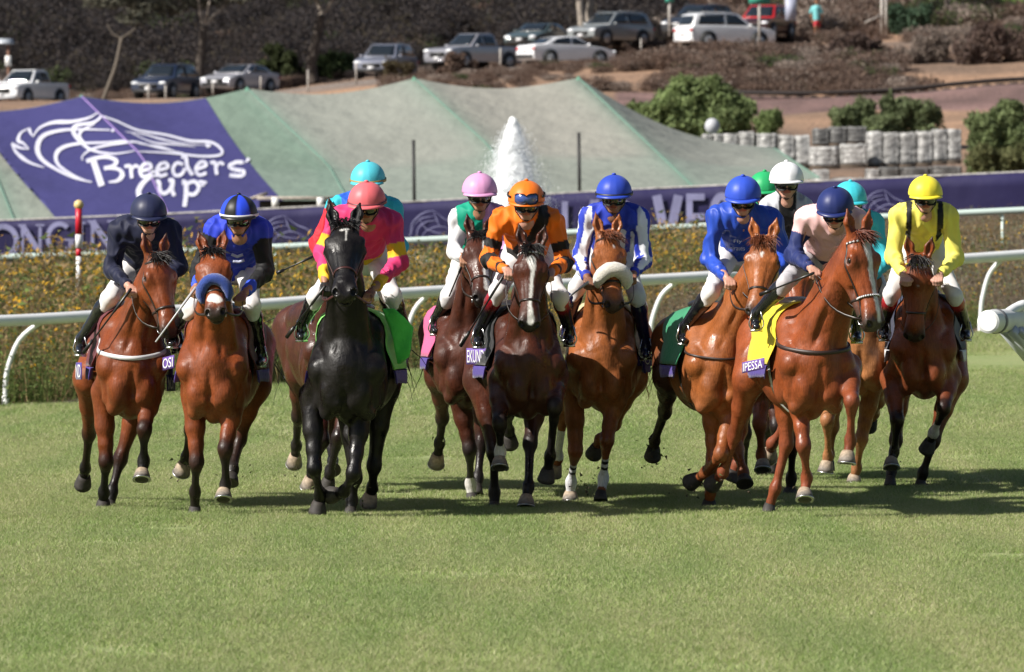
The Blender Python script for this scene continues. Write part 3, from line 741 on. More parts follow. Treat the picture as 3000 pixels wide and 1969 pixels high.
def jockey(label, D0, cap, yaw, pitch, sh, el, ha, kn, ft, capcol, silk, skin='fair', capkind='plain', body_label=None,
           roll=0, band=None, vest=None, gl=1, hip=None, boot=(.008, .008, .010), boottop=None, shf=.12, legs=(1, 1), brc=(.68, .66, .66), goggleup=None, hs=1.0, text=None, glove=(None, None), puff=.012, shiny=0):
    """sh, el, ha, kn, ft: image-left and image-right joints (sx, sy, f) with f metres towards the camera from D0"""
    HT = head_template()
    P = lambda q: A(q[0], q[1], D0 - q[2])
    root = empty('person', (P((cap[0], 1000, 0))[0], D0, 1.3)); tag(root, label, 'jockey', 'jockeys riding in the race')
    sk = np.array(SKIN[skin])
    S = [P(q) for q in sh]; E = [P(q) for q in el]; Hn = [P(q) for q in ha]; Kn = [P(q) for q in kn]; Ft = [P(q) for q in ft]
    sc_ = (S[0] + S[1]) / 2; lat = unit((S[1] - S[0]) * np.array((1, 1, 1)))
    hipc = P(hip) if hip else sc_ + np.array((0, .42, -.27))
    kc = (Kn[0] + Kn[1]) / 2; hipc[0] = hipc[0] if hip else sc_[0] * .6 + kc[0] * .4
    hl = unit((Kn[1] - Kn[0]) * np.array((1, .5, 0)))
    hc = P(cap) + np.array((0, 0, -.03)); pitch *= .6; hs *= 1.07
    Rh = rotz(math.radians(yaw)) @ rotx(math.radians(pitch)) @ roty(math.radians(roll))
    # --- continuous body: trunk, limbs, neck in one field, head and hands joined in
    def limbs(F, g, arms=True, legs_=True, tors=True, c=None):
        if tors:
            F.cone(sc_ - lat * .10, sc_ + lat * .10, .088 + g, .088 + g, 'yoke', c)
            F.ell(sc_ + (hipc - sc_) * .22 + np.array((0, .0, .045)), np.eye(3), np.array((.175, .15, .10)) + g, 'torso', c)
            F.cone(sc_ + (hipc - sc_) * .12, sc_ + (hipc - sc_) * .50, .165 + g, .150 + g, 'torso', c, lat=lat, ea=.115 + g, eb=.115 + g)
            F.cone(sc_ + (hipc - sc_) * .50, hipc, .140 + g, .145 + g, 'torso', c, lat=lat, ea=.105 + g, eb=.12 + g)
        if arms:
            for i in (0, 1):
                F.ell(S[i], np.eye(3), np.array((.062, .062, .058)) + g, 'arm%d' % i, c)
                F.cone(S[i], E[i], .052 + g, .042 + g * 1.3, 'arm%d' % i, c)
                w_ = Hn[i] + (E[i] - Hn[i]) * .22
                F.cone(E[i], w_, .044 + g * 1.3, .027 + g * .8, 'fore%d' % i, c)
        if legs_:
            F.cone(hipc - hl * .06, hipc + hl * .06, .13 + g, .13 + g, 'hip', c)
            for i in (0, 1):
                hp = hipc + hl * (.09 if i else -.09)
                F.cone(hp, Kn[i], .084 + g, .055 + g * .7, 'thigh%d' % i, c)
    FB = Field(.014)
    limbs(FB, -.008, c=tuple(sk))
    for i in (0, 1):
        FB.cone(Kn[i], Ft[i] + np.array((0, .05, .09)), .036, .020, 'calf', tuple(sk))
        FB.cone(Hn[i] + (E[i] - Hn[i]) * .3, Hn[i] + (E[i] - Hn[i]) * .10, .028, .024, 'wrist', tuple(sk))
    nk = hc + Rh @ np.array((0, .03, -.12)); FB.cone(sc_ + np.array((0, .02, .02)), nk, .062, .052, 'neck', tuple(sk))
    V, Q = FB.mesh(.017); V = relax(V, Q, 1)
    Vs, Qs, Cs = [V], [Q], [np.repeat(sk[None], len(V), 0)]; n = len(V)
    hv = hc + (HT['V'] * hs) @ Rh.T; Vs.append(hv); Qs.append(HT['Q'] + n); n += len(hv)
    ch = np.repeat(sk[None], len(hv), 0) * (1 + .12 * wav(HT['V'], 60, 2))[:, None]
    ch[HT['lip']] = sk * np.array((.85, .45, .45)); Cs.append(ch)
    for i in (0, 1):
        fw_ = unit(Hn[i] - E[i]); fw_ = unit(fw_ * .6 + np.array((0, -.75, -.1))); xx = unit(np.cross((0, 0, 1.), fw_)); xx = xx if (xx[0] > 0) == (i == 0) else -xx
        zz = np.cross(xx, -fw_); zz = zz if zz[2] > 0 else -zz
        R_ = np.stack([xx, -fw_, zz], 1); gc = glove[i]
        q = HT['hQ'] if np.linalg.det(R_) > 0 else HT['hQ'][:, ::-1]
        hv = Hn[i] + (HT['hV'] * 1.12) @ R_.T; Vs.append(hv); Qs.append(q + n); n += len(hv); Cs.append(np.repeat(np.array(gc if gc else sk * .95)[None], len(hv), 0))
    mesh_obj('body', np.concatenate(Vs), np.concatenate(Qs), mat('skin', attr=True, rough=.5, nscale=60, namp=.08, sub=.08), root, colors=np.concatenate(Cs))
    # --- silks: torso and sleeves, wind-filled
    FS = Field(.016); limbs(FS, puff, legs_=False, c=(1, 1, 1))
    ck = hc + Rh @ np.array((0, .035, -.105)); FS.cone(sc_ + np.array((0, .03, .0)), ck, .095, .066, 'yoke', (1, 1, 1))
    for i in (0, 1): FS.cone(S[i] * .75 + sc_ * .25 + np.array((0, .04, .02)), ck + np.array((0, .05, -.01)), .075, .058, 'yoke', (1, 1, 1))
    V, Q = FS.mesh(.0105); V = relax(V, Q, 1); N = vnorm(V, Q)
    _, idx, tt = FS.near(V); tags = np.array([p['tag'] for p in FS.P])[idx]
    fold = np.abs(wav(V * np.array((1, 1, .45)), 42, int(cap[0]) % 11, 2)); V = V + N * ((.35 - fold) * .030)[:, None]
    t_ax = ((V - sc_) @ unit(hipc - sc_)) / np.linalg.norm(hipc - sc_); s_ax = (V - sc_) @ lat
    armt = np.zeros(len(V))
    for i in (0, 1):
        a = tags == 'arm%d' % i; ab = E[i] - S[i]; armt[a] = np.clip(((V[a] - S[i]) @ ab) / ab.dot(ab), 0, 1)
        a = tags == 'fore%d' % i; ab = Hn[i] - E[i]; armt[a] = 1 + np.clip(((V[a] - E[i]) @ ab) / ab.dot(ab), 0, 1)
    side = np.where(np.char.endswith(tags.astype(str), '0'), 0, 1)
    ang = np.zeros(len(V))
    for i in (0, 1):
        for tg, a0, a1 in (('arm%d' % i, S[i], E[i]), ('fore%d' % i, E[i], Hn[i])):
            a = tags == tg; u = unit(a1 - a0); x_ = unit(np.cross(u, (0, 1, 0))); y_ = np.cross(u, x_); q = V[a] - a0; ang[a] = np.arctan2(q @ y_, q @ x_)
    isarm = np.array([str(x).startswith(('arm', 'fore')) for x in tags])
    colr = silk(dict(V=V, tags=tags, t=t_ax, s=s_ax, arm=isarm, at=armt, side=side, ang=ang, yoke=(tags == 'yoke')))
    so = mesh_obj('silks', V, Q, clothmat('silk_satin' if not shiny else 'silk_shiny'  , .66 if not shiny else .44, .06), root, colors=colr)
    # --- breeches
    FT = Field(.014); limbs(FT, .008, arms=False, tors=False, c=(1, 1, 1))
    for i in (0, 1): FT.cone(Kn[i], Kn[i] + (Ft[i] - Kn[i]) * .18, .062, .052, 'shin', (1, 1, 1))
    V, Q = FT.mesh(.013); N = vnorm(V, Q); V = V + N * ((.3 - np.abs(wav(V, 30, 4, 2))) * .012)[:, None]
    mesh_obj('breeches', V, Q, clothmat('breeches_%d_%d' % (int(brc[0] * 100), int(brc[2] * 100)), .6, .1), root, colors=np.repeat(np.array(brc)[None], len(V), 0))
    # --- boots
    for i in (0, 1):
        if not legs[i]: continue
        Fb = Field(.010); k_, f_ = Kn[i], Ft[i]; ank = f_ + np.array((0, .05, .085)); toe = f_ + np.array((0, -.10, -.005))
        top = k_ + (ank - k_) * .14
        bc = boottop or boot
        Fb.cone(top, k_ + (ank - k_) * .26, .062, .060, 'top', bc); Fb.cone(k_ + (ank - k_) * .26, ank, .060, .040, 'b', boot)
        Fb.cone(ank, f_ + np.array((0, .045, 0)), .040, .036, 'b', boot); Fb.cone(f_ + np.array((0, .045, 0)), toe, .036, .030, 'b', boot, lat=lat, ea=.034, eb=.024)
        V, Q = Fb.mesh(.0095); cl, _, _ = Fb.near(V); N = vnorm(V, Q); V += N * (wav(V, 60, i) * .0016)[:, None]
        bo = mesh_obj('boot', V, Q, mat('boot_leather', attr=True, rough=.13, coat=.7, bump=.35, bscale=22, bumpd=.02), root, colors=cl)
        st = MB(); c_ = f_ + np.array((0, -.01, -.03)); pts = [c_ + np.array((math.sin(a_) * .055, 0, .05 - math.cos(a_) * .055 + (.05 if abs(a_) > 2.2 else 0))) for a_ in np.linspace(-2.6, 2.6, 13)]
        st.tube(pts, .006, 6); st.tube([c_ + np.array((-.045, 0, -.004)), c_ + np.array((.045, 0, -.004))], .010, 6); st.build('stirrup', mat('bit_metal', (.6, .6, .6), .25, 1), root)
    # --- helmet with silk cover
    def hp_(v): return hc + (np.array(v) * hs) @ Rh.T
    rx_, ry_, rz_ = .128, .143, .128; nu, nv = 48, 16; V = []; F = []; mi = []; C = []
    for j in range(nv + 1):
        th = (PI * .535) * j / nv
        for i in range(nu):
            ph = 2 * PI * i / nu; sq = 1.0
            r = 1 + .008 * math.sin(ph * 9 + 1) * (j / nv) + (.012 * (j > nv - 2))
            seam = -.004 * (1 if (i % 12 == 0) else 0)
            V.append(((rx_ + seam) * r * math.sin(th) * math.sin(ph), .010 - (ry_ + seam) * r * math.sin(th) * math.cos(ph), .022 + rz_ * math.cos(th)))
            C.append(capcol_at(capcol, capkind, ph, j / nv))
    for j in range(nv):
        for i in range(nu): F.append((j * nu + i, (j + 1) * nu + i, (j + 1) * nu + (i + 1) % nu, j * nu + (i + 1) % nu))
    b0 = len(V)
    for j in range(nv + 1):                      # inner shell
        th = (PI * .535) * j / nv
        for i in range(nu):
            ph = 2 * PI * i / nu; V.append(((rx_ - .016) * math.sin(th) * math.sin(ph), .010 - (ry_ - .016) * math.sin(th) * math.cos(ph), .022 + (rz_ - .016) * math.cos(th))); C.append((.02, .02, .02))
    for j in range(nv):
        for i in range(nu): F.append((b0 + j * nu + i, b0 + j * nu + (i + 1) % nu, b0 + (j + 1) * nu + (i + 1) % nu, b0 + (j + 1) * nu + i))
    for i in range(nu): F.append((nv * nu + i, b0 + nv * nu + i, b0 + nv * nu + (i + 1) % nu, nv * nu + (i + 1) % nu))
    V = np.array(V)
    pk = b0 * 2
    hm = mesh_obj('helmet', hp_(V), F, mat('helmet_silk', attr=True, rough=.46, nscale=14, namp=.08, bump=.30, bscale=6, bumpd=.012, sheen=.05, ridge=1, spec=.32, stretch=(1, 1, .6)), root, colors=np.array(C))
    pv = MB(); g = []
    for i, ph in enumerate(np.linspace(-1.05, 1.05, 15)):
        e_ = .030 * max(0, math.cos(ph * 1.35)) ** .6
        g.append([hp_(((rx_ + .003 + q * e_ * .8) * math.sin(ph), .010 - (ry_ + .003 + q * e_) * math.cos(ph), .012 - .004 * q * q + (.020 * (1 - abs(ph))) * 0 - .012 * q)) for q in (0, .5, 1)])
    pv.sheet(g, .006); pkc = band if capkind == 'band' else (capcol[0] if capkind in ('quarters',) else capcol)
    pv.build('helmet_peak', mat('peak_%d_%d_%d' % tuple(int(x * 99) for x in pkc), pkc, .4), hm)
    MB().ell(hp_((0, .012, .022 + rz_ + .004)), None, (.017, .017, .010), 10, 6).build('helmet_button', mat('peak_%d_%d_%d' % tuple(int(x * 99) for x in pkc), pkc, .4), hm)
    if band and capkind != 'band' or capkind == 'band':
        bb = MB(); P_ = []; N_ = []
        for a_ in np.linspace(-PI, PI, 33)[:-1]: 
            P_.append(hp_(((rx_ + .004) * math.sin(a_), .010 - (ry_ + .004) * math.cos(a_), .016))); N_.append(np.array((math.sin(a_), -math.cos(a_), 0)) @ Rh.T)
        bb.ribbon(P_, N_, .022, .004, closed=True); bb.build('helmet_band', mat('hband_%d_%d_%d' % tuple(int(x * 99) for x in (band or (0, 0, 0))), band or (.01, .01, .01), .5), hm)
    # --- goggles
    def goggles(z0, y0, s_, tint):
        g = MB(); rows = []
        for i, ph in enumerate(np.linspace(-1.1, 1.1, 17)):
            hh = .036 * (1 - .42 * math.exp(-(ph / .12) ** 2)) * (1 if abs(ph) < .9 else .7)
            y = y0 - .088 * math.cos(ph * .95) * s_
            rows.append([hp_((.080 * s_ * math.sin(ph), y, z0 + hh * q)) for q in (-1, 0, 1)])
        g.sheet(rows, .010); go = g.build('goggles', mat('goggle_lens_%d' % int(tint[0] * 1000), tint, .04, coat=1), root)
        fr = MB(); P_ = [r[2] for r in rows]; P2 = [r[0] for r in rows]
        fr.tube(P_ + P2[::-1] + [P_[0]], .0045, 6); fr.build('goggle_frame', mat('black_rubber', (.012, .012, .013), .45), go)
        st = MB(); P_ = []; N_ = []
        for a_ in np.linspace(1.0, 2 * PI - 1.0, 21): P_.append(hp_(((.132 if z0 > 0.03 else .088) * math.sin(a_), .010 - (.150 if z0 > .03 else .10) * math.cos(a_), z0 + .004))); N_.append(np.array((math.sin(a_), -math.cos(a_), 0)) @ Rh.T)
        st.ribbon(P_, N_, .020, .003); st.build('goggle_strap', mat('black_rubber', (.012, .012, .013), .45), go)
    if gl: goggles(-.018, -.026, 1.05, (.010, .009, .010))
    if goggleup: goggles(.048, -.060, 1.12, goggleup)
    cs = MB()
    for s in (-1, 1): cs.ribbon([hp_((s * .088, -.01, .01)), hp_((s * .074, -.03, -.06)), hp_((s * .035, -.055, -.108)), hp_((0, -.068, -.122))], [np.array((s, -.3, -.3))] * 4, .013, .004)
    cs.build('chin_strap', mat('black_rubber', (.012, .012, .013), .45), root)
    if text: text(root, S, sc_, hipc, lat, FS)
    return dict(root=root, S=S, E=E, H=Hn, FS=FS, sc=sc_, hip=hipc, lat=lat)
def capcol_at(c, kind, ph, v):
    if kind == 'quarters':
        k = int(((ph) % (2 * PI)) / (PI / 4)); return c[0] if k % 2 else c[1]
    if kind == 'band': return c
    return c
def fill(d, c): return np.repeat(np.array(c, float)[None], len(d['V']), 0)
def whip(a, b, col=(.012, .012, .012), label='', flap=True):
    a, b = A(*a), A(*b); L_ = b - a; m = MB(); m.tube([a, a + L_ * .35, a + L_ * .38, b], [.011, .010, .007, .006], 8)
    if flap: m.tube([b - L_ * .18, b + L_ * .02], [.013, .015], 8)
    o = m.build('riding_whip', mat('whip_%d' % int(col[0] * 100), col, .35)); tag(o, label, 'whip'); return o
T_ = dict(tilt=(0, -.55, -1))
D_ = dict(light=0, shoe=0)
DG = dict(light=0, g=1, shoe=0)
PUR = (.055, .030, .22)
F = 'F'; Hd = 'H'
hz = {}
def hs(n, label, cx, D0, rx, coat, poll, muz, fyaw, legs, **k): hz[n] = horse(label, cx, D0, rx, coat, poll, muz, fyaw, legs, **k)
hs(1, 'bay racehorse with a white breast strap and maroon cloth, leftmost in the field', 386, 50.1, 372, 'bay', (460, 752, .62), (507, 985), 30,
   [(F, (305, 1150, .12), (311, 1352, .14), (304, 1443, -.08), (303, 1480, -.12), D_),
    (F, (437, 1140, .18), (423, 1258, .50), (421, 1350, .38), (416, 1392, .42), T_),
    (Hd, (262, 1110, -.62), (261, 1270, -.98), (250, 1372, -1.22), (246, 1404, -1.32), D_),
    (Hd, (420, 1130, -.5), (353, 1345, -.50), (328, 1440, -.42), (322, 1478, -.38), DG)],
   dz=-.05, reins=[(384, 846, 49.55)], cloth=((.10, .008, .016), PUR), collar=((.62, .62, .64), 1.20, 1.46, .032))
hs(2, 'bay racehorse with a royal blue fleece noseband, second from the left', 622, 49.3, 690, 'redbay', (622, 738, .62), (632, 925), -3,
   [(F, (570, 1160, .12), (576, 1352, .16), (571, 1440, -.03), (571, 1492, -.08), DG),
    (F, (690, 1150, .2), (660, 1315, .44), (661, 1418, .30), (655, 1450, .33), T_),
    (Hd, (590, 1130, -.62), (560, 1260, -1.0), (546, 1340, -1.2), (538, 1366, -1.25)),
    (Hd, (745, 1130, -.6), (702, 1285, -.7), (682, 1375, -.50), (676, 1405, -.45), D_)],
   dz=-.05, nose=((.012, .045, .26), 1.7, .043), blaze=[(.10, .004, .105, .008, .008, .010), (.47, -.02, .49, .02, .035, .035)] , reins=[(575, 846, 48.8), (708, 868, 48.8)], cloth=((.09, .008, .016), PUR))
hs(3, 'black racehorse with a small white star, carrying a lime green cloth', 1016, 48.8, 1078, 'black', (1010, 662, .62), (1010, 868), 0,
   [(F, (915, 1160, .14), (921, 1371, .30), (938, 1445, .04), (933, 1483, .0), D_),
    (F, (1062, 1160, .14), (1036, 1385, .35), (1008, 1440, .15), (985, 1448, .02), D_),
    (Hd, (1125, 1130, -.6), (1096, 1365, -.6), (1091, 1428, -.75), (1084, 1458, -.8), dict(shoe=0)),
    (Hd, (1020, 1160, -.55), (1040, 1400, -.40), (1031, 1465, -.45), (1027, 1496, -.42), DG)],
   dz=-.04, wide=1.12, hl=.73, blaze=[(.085, -.022, .075, .020, .010, .007), (.10, .012, .18, .008, .003, .001)], reins=[(953, 838, 48.3), (1084, 859, 48.3)],
   cloth=((.20, .55, .13), PUR), bridle=(.05, .015, .013), nose='leather')
hs(4, 'dark bay racehorse almost hidden behind the black horse', 985, 53.0, 905, 'dark', (1000, 640, .62), (1010, 850), -5,
   [(F, (930, 1110, .1), (945, 1290, .2), (915, 1380, .0), (908, 1410, -.05)),
    (F, (1040, 1120, .1), (992, 1280, .3), (967, 1385, .1), (962, 1412, .05), D_),
    (Hd, (880, 1090, -.6), (873, 1220, -.9), (868, 1305, -1.15), (864, 1342, -1.25)),
    (Hd, (960, 1110, -.6), (965, 1290, -.7), (975, 1350, -.5), (975, 1375, -.4), D_)],
   dz=0, reins=[(960, 800, 52.5)])
hs(5, 'dark bay racehorse with a pink cloth, half hidden behind the orange rider', 1372, 51.8, 1340, 'dark', (1404, 690, .6), (1416, 885), 12,
   [(F, (1345, 1145, .12), (1376, 1316, .15), (1379, 1415, -.05), (1382, 1452, -.05), DG),
    (F, (1440, 1140, .2), (1490, 1205, .5), (1491, 1262, .3), (1493, 1284, .24), D_),
    (Hd, (1290, 1100, -.62), (1296, 1225, -.95), (1288, 1298, -1.2), (1281, 1342, -1.3)),
    (Hd, (1400, 1120, -.6), (1410, 1300, -.5), (1400, 1400, -.4), (1397, 1430, -.35), DG)],
   dz=-.02, blaze=[(.1, .03, .5, .03, .022, .022)], socks=[(0, 2, -.4, .8, (.5, .48, .46))], reins=[(1361, 760, 51.3)], cloth=((.62, .10, .25), PUR))
hs(6, 'dark bay racehorse with a long white blaze and beaded browband', 1552, 50.0, 1480, 'dark', (1557, 728, .62), (1550, 965), 2,
   [(F, (1466, 1110, .18), (1464, 1240, .50), (1466, 1322, .36), (1464, 1358, .40), T_),
    (F, (1628, 1105, .18), (1626, 1192, .52), (1612, 1335, .28), (1603, 1388, .22), D_),
    (Hd, (1405, 1110, -.55), (1447, 1325, -.35), (1449, 1440, -.45), (1448, 1480, -.42), DG),
    (Hd, (1575, 1150, -.5), (1553, 1300, -.25), (1548, 1425, -.05), (1542, 1464, 0), dict(g=1))],
   dz=-.04, hl=.64, blaze=[(.10, 0, .17, .012, .030, .022), (.17, .012, .45, .0, .013, .010), (.45, .004, .56, .008, .014, .024)], browcol=(.6, .58, .6), socks=[(0, 2, -.5, .5, (.5, .48, .46))],
   reins=[(1488, 795, 49.5), (1610, 800, 49.5)], cloth=((.012, .012, .014), PUR))
hs(7, 'chestnut racehorse with a white fleece noseband and bandaged forelegs', 1764, 51.2, 1795, 'chestnut', (1782, 690, .62), (1802, 905), 16,
   [(F, (1684, 1145, .12), (1686, 1320, .16), (1673, 1412, -.03), (1671, 1452, -.05), dict(g=1, c=COATS['chestnut']['leg'])),
    (F, (1810, 1120, .2), (1778, 1290, .42), (1768, 1400, .22), (1760, 1448, .25), DG),
    (Hd, (1700, 1110, -.6), (1650, 1220, -.8), (1634, 1340, -1.0), (1626, 1372, -1.05), dict(shoe=0)),
    (Hd, (1850, 1110, -.6), (1800, 1240, -.9), (1758, 1288, -1.12), (1746, 1316, -1.2), D_)],
   dz=-.03, nose=((.66, .63, .56), 1.5, .058), blaze=[(.11, .02, .13, .02, .006, .004)], socks=[(0, 1, .40, 1.3, (.66, .66, .68)), (0, 1, .46, .54, (.01, .01, .02)), (0, 1, .62, .70, (.01, .01, .02)), (1, 1, .45, 1.25, (.66, .66, .68)), (1, 1, .50, .58, (.01, .01, .02)), (1, 1, .66, .74, (.01, .01, .02)), (2, 1, .3, 1.0, (.6, .6, .62))], reins=[(1724, 822, 50.7), (1851, 809, 50.7)], cloth=((.5, .42, .25), PUR))
hs(8, 'chestnut racehorse turning its head left, with a green cloth under the royal blue rider', 2112, 50.2, 2020, 'chestnut', (2236, 705, .66), (2212, 925), -12,
   [(F, (2086, 1140, .12), (2090, 1345, .16), (2082, 1440, -.06), (2077, 1480, -.1), D_),
    (F, (2160, 1130, .18), (2112, 1330, .40), (2068, 1385, .1), (2038, 1405, 0), D_),
    (Hd, (1960, 1100, -.62), (1948, 1205, -1.0), (1918, 1290, -1.3), (1914, 1320, -1.38), dict(light=0, shoe=0, c=(.03, .015, .012), uc=(.05, .02, .012))),  # shaded hindquarter painted in as dark leg colours
    (Hd, (2110, 1130, -.6), (2160, 1320, -.6), (2178, 1385, -.5), (2181, 1410, -.45), D_)],
   dz=-.04, neckb=(.03, .0), blaze=[(.13, .012, .16, .012, .014, .005)], forelock=1.6, reins=[(2140, 823, 49.7)], cloth=((.02, .22, .10), PUR), collar=((.03, .015, .012), 1.18, 1.40, .018))
hs(9, 'chestnut racehorse hidden behind the two chestnut leaders, beneath the white cap', 2275, 52.4, 2280, 'liver', (2330, 760, .5), (2340, 960), 0,
   [(F, (2235, 1120, .15), (2225, 1240, .45), (2230, 1332, .3), (2234, 1364, .33), T_),
    (F, (2330, 1130, .15), (2322, 1300, .15), (2318, 1400, -.05), (2314, 1445, -.05), dict(light=0, c=(.02, .012, .01), shoe=0)),
    (Hd, (2200, 1110, -.6), (2170, 1260, -.9), (2160, 1360, -.7), (2145, 1395, -.7), D_),
    (Hd, (2330, 1110, -.6), (2300, 1250, -.7), (2262, 1300, -.8), (2256, 1325, -.9))], dz=0)
hs(10, 'dark racehorse at the back beneath the green cap, mostly hidden', 2210, 55.0, 2215, 'dark', (2230, 745, .5), (2240, 930), 0,
   [(F, (2160, 1090, .1), (2183, 1270, .1), (2180, 1385, -.1), (2181, 1416, -.1), DG),
    (F, (2260, 1090, .15), (2275, 1250, .3), (2262, 1340, .1), (2258, 1370, .1), D_),
    (Hd, (2150, 1080, -.6), (2140, 1240, -.9), (2143, 1350, -.7), (2140, 1390, -.7), D_),
    (Hd, (2270, 1080, -.6), (2250, 1250, -.7), (2240, 1330, -.8), (2236, 1360, -.9), D_)], dz=0)
hs(11, 'large chestnut racehorse leading at right with white blaze, yellow cloth and beaded bridle', 2392, 48.8, 2280, 'liver', (2520, 690, .70), (2570, 965), 38,
   [(F, (2333, 1100, .15), (2354, 1305, .32), (2364, 1398, .16), (2357, 1450, .2), T_),
    (F, (2485, 1075, .2), (2495, 1175, .54), (2492, 1290, .40), (2482, 1340, .42), dict(tilt=(-.1, -.2, -1))),
    (Hd, (2195, 1110, -.6), (2152, 1275, -1.0), (2118, 1385, -1.1), (2098, 1408, -1.2), D_),
    (Hd, (2300, 1130, -.5), (2304, 1300, -.55), (2272, 1430, -.6), (2253, 1486, -.62), DG)],
   dz=.0, hl=.71, wide=1.08, neckb=(.0, .05), browcol=(.55, .55, .57), nose='beads', blaze=[(.08, .0, .13, .0, .030, .026), (.13, .0, .50, .010, .020, .016), (.50, .01, .56, .015, .016, .012)],
   reins=[(2384, 800, 48.35)], cloth=((.72, .58, .02), PUR), collar=((.03, .015, .012), 1.22, 1.42, .03), girthcol=(.55, .55, .53))
hs(12, 'pale chestnut racehorse behind the large chestnut, beneath the turquoise cap', 2520, 54.6, 2505, 'light', (2530, 760, .5), (2545, 950), 0,
   [(F, (2562, 1100, .12), (2524, 1285, .12), (2510, 1370, -.08), (2502, 1402, -.1), dict(g=1)),
    (F, (2450, 1120, .15), (2424, 1230, .4), (2426, 1336, .2), (2421, 1366, .2)),
    (Hd, (2570, 1090, -.6), (2575, 1175, -1.0), (2562, 1210, -1.28), (2552, 1236, -1.38), D_),
    (Hd, (2450, 1090, -.6), (2440, 1250, -.8), (2430, 1330, -.9), (2425, 1360, -.9), D_)], dz=0)
hs(13, 'bay racehorse with a yellow beaded browband, rightmost in the field under the yellow silks', 2706, 53.6, 2716, 'bay', (2692, 758, .6), (2676, 1015), -6,
   [(F, (2614, 1110, .18), (2628, 1230, .42), (2620, 1322, .30), (2611, 1358, .34), T_),
    (F, (2780, 1105, .18), (2765, 1195, .50), (2735, 1268, .30), (2721, 1302, .22), D_),
    (Hd, (2640, 1100, -.5), (2625, 1290, -.4), (2612, 1380, -.3), (2608, 1408, -.25), DG),
    (Hd, (2792, 1110, -.55), (2736, 1290, -.35), (2704, 1385, -.4), (2697, 1415, -.4), DG)],
   dz=.0, hl=.67, browcol=(.65, .55, .05), blaze=[(.2, .01, .2, .01, .004, .003)], socks=[(1, 2, -.9, .2, (.5, .48, .46))], reins=[(2652, 815, 53.1), (2748, 815, 53.1)], cloth=((.02, .025, .06), (.6, .6, .62)))

# ------------------------------------------------------------------ jockeys
NAVY = (.007, .009, .032)
def s_plain(*c): return lambda d: fill(d, c)
def s2(d):
    o = fill(d, (.022, .045, .50)); a = d['arm'] & (d['at'] > .18); o[a] = (.008, .008, .009); o[d['arm'] & (d['at'] > 1.55)] = (.03, .08, .60); return o
def s3(d):
    o = fill(d, (.62, .035, .15)); y = (.72, .42, .02)
    o[d['arm'] & (((d['at'] > .52) & (d['at'] < .85)) | (d['at'] > 1.5))] = y; o[(~d['arm']) & (d['t'] > .66) & (d['t'] < .84)] = y; return o
def s4(d):
    o = fill(d, (.03, .42, .52)); o[d['arm'] & (d['side'] == 0) & (d['at'] > .15)] = (.62, .015, .03); o[d['yoke'] & (d['s'] < -.02)] = (.02, .10, .55); return o
def s5(d):
    o = fill(d, (.66, .66, .68)); b = ~d['arm']; o[b & (d['s'] < .02)] = (.0, .27, .17); o[b & (d['s'] >= .02)] = (.55, .28, .52); o[d['arm'] & (d['side'] == 1)] = (.55, .28, .52); return o
def s6(d):
    o = fill(d, (.80, .17, .008)); k = (.010, .009, .009)
    b = ~d['arm']; o[b & (np.abs(d['s'] - .07 + (d['t']) * .25) < .055)] = k
    a = d['arm']; x = d['at']; o[a & (((x > .50) & (x < .72)) | ((x > 1.02) & (x < 1.30)) | ((x > 1.62) & (x < 1.72)))] = k; return o
def s7(d):
    o = fill(d, (.70, .71, .74)); b = (.022, .045, .40)
    o[d['yoke']] = b; a = d['arm']; o[a & (np.sin(d['ang'] * 3 + .6) > .25)] = b; o[~a & ~d['yoke'] & (np.sin(d['s'] * 70) > .1)] = b; o[a & (d['at'] > 1.7)] = b; return o
def s9(d):
    o = fill(d, (.012, .012, .014)); o[d['arm']] = (.55, .56, .60); o[d['yoke'] & (np.abs(d['s']) > .07)] = (.45, .46, .50); return o
def s11(d):
    o = fill(d, (.75, .47, .47)); o[d['arm'] & (d['at'] > .42)] = (.012, .022, .11); o[d['t'] > .75] = (.012, .02, .09); return o
def s13(d):
    o = fill(d, (.80, .72, .13)); o[(~d['arm']) & (np.abs(np.abs(d['s']) - .125) < .024) & (d['t'] < .42)] = (.012, .012, .013); return o
JK = {}
JK[1] = jockey('jockey in plain dark navy silks and navy cap, leftmost rider', 50.1, (435, 618, .28), 8, 24, [(350, 672, .12), (500, 678, .12)], [(328, 790, .10), (522, 780, .14)], [(384, 846, .52), (470, 850, .5)],
   [(322, 872, .08), (475, 872, .08)], [(236, 1028, -.10), (520, 1020, -.1)], (.018, .022, .06), s_plain(*NAVY), 'fair')
JK[2] = jockey('jockey in royal blue silks with black sleeves and black and blue quartered cap', 49.3, (700, 622, .28), -2, 14, [(632, 672, .12), (765, 676, .12)], [(582, 790, .12), (776, 798, .12)], [(574, 846, .50), (708, 868, .5)],
   [(560, 905, .08), (738, 895, .08)], [(505, 1005, -.08), (763, 1060, -.1)], ((.008, .008, .009), (.02, .06, .62)), s2, 'tan', 'quarters', band=(.6, .6, .62))
JK[3] = jockey('jockey in magenta silks with yellow hoops and coral cap on the black horse', 48.8, (1075, 585, .30), -6, 22, [(990, 640, .12), (1148, 652, .12)], [(948, 740, .14), (1168, 770, .14)], [(953, 838, .50), (1084, 859, .5)],
   [(925, 870, .08), (1150, 868, .08)], [(884, 985, -.08), (1185, 990, -.08)], (.68, .13, .15), s3, 'tan', band=(.15, .03, .04), glove=((.012, .012, .012), None))
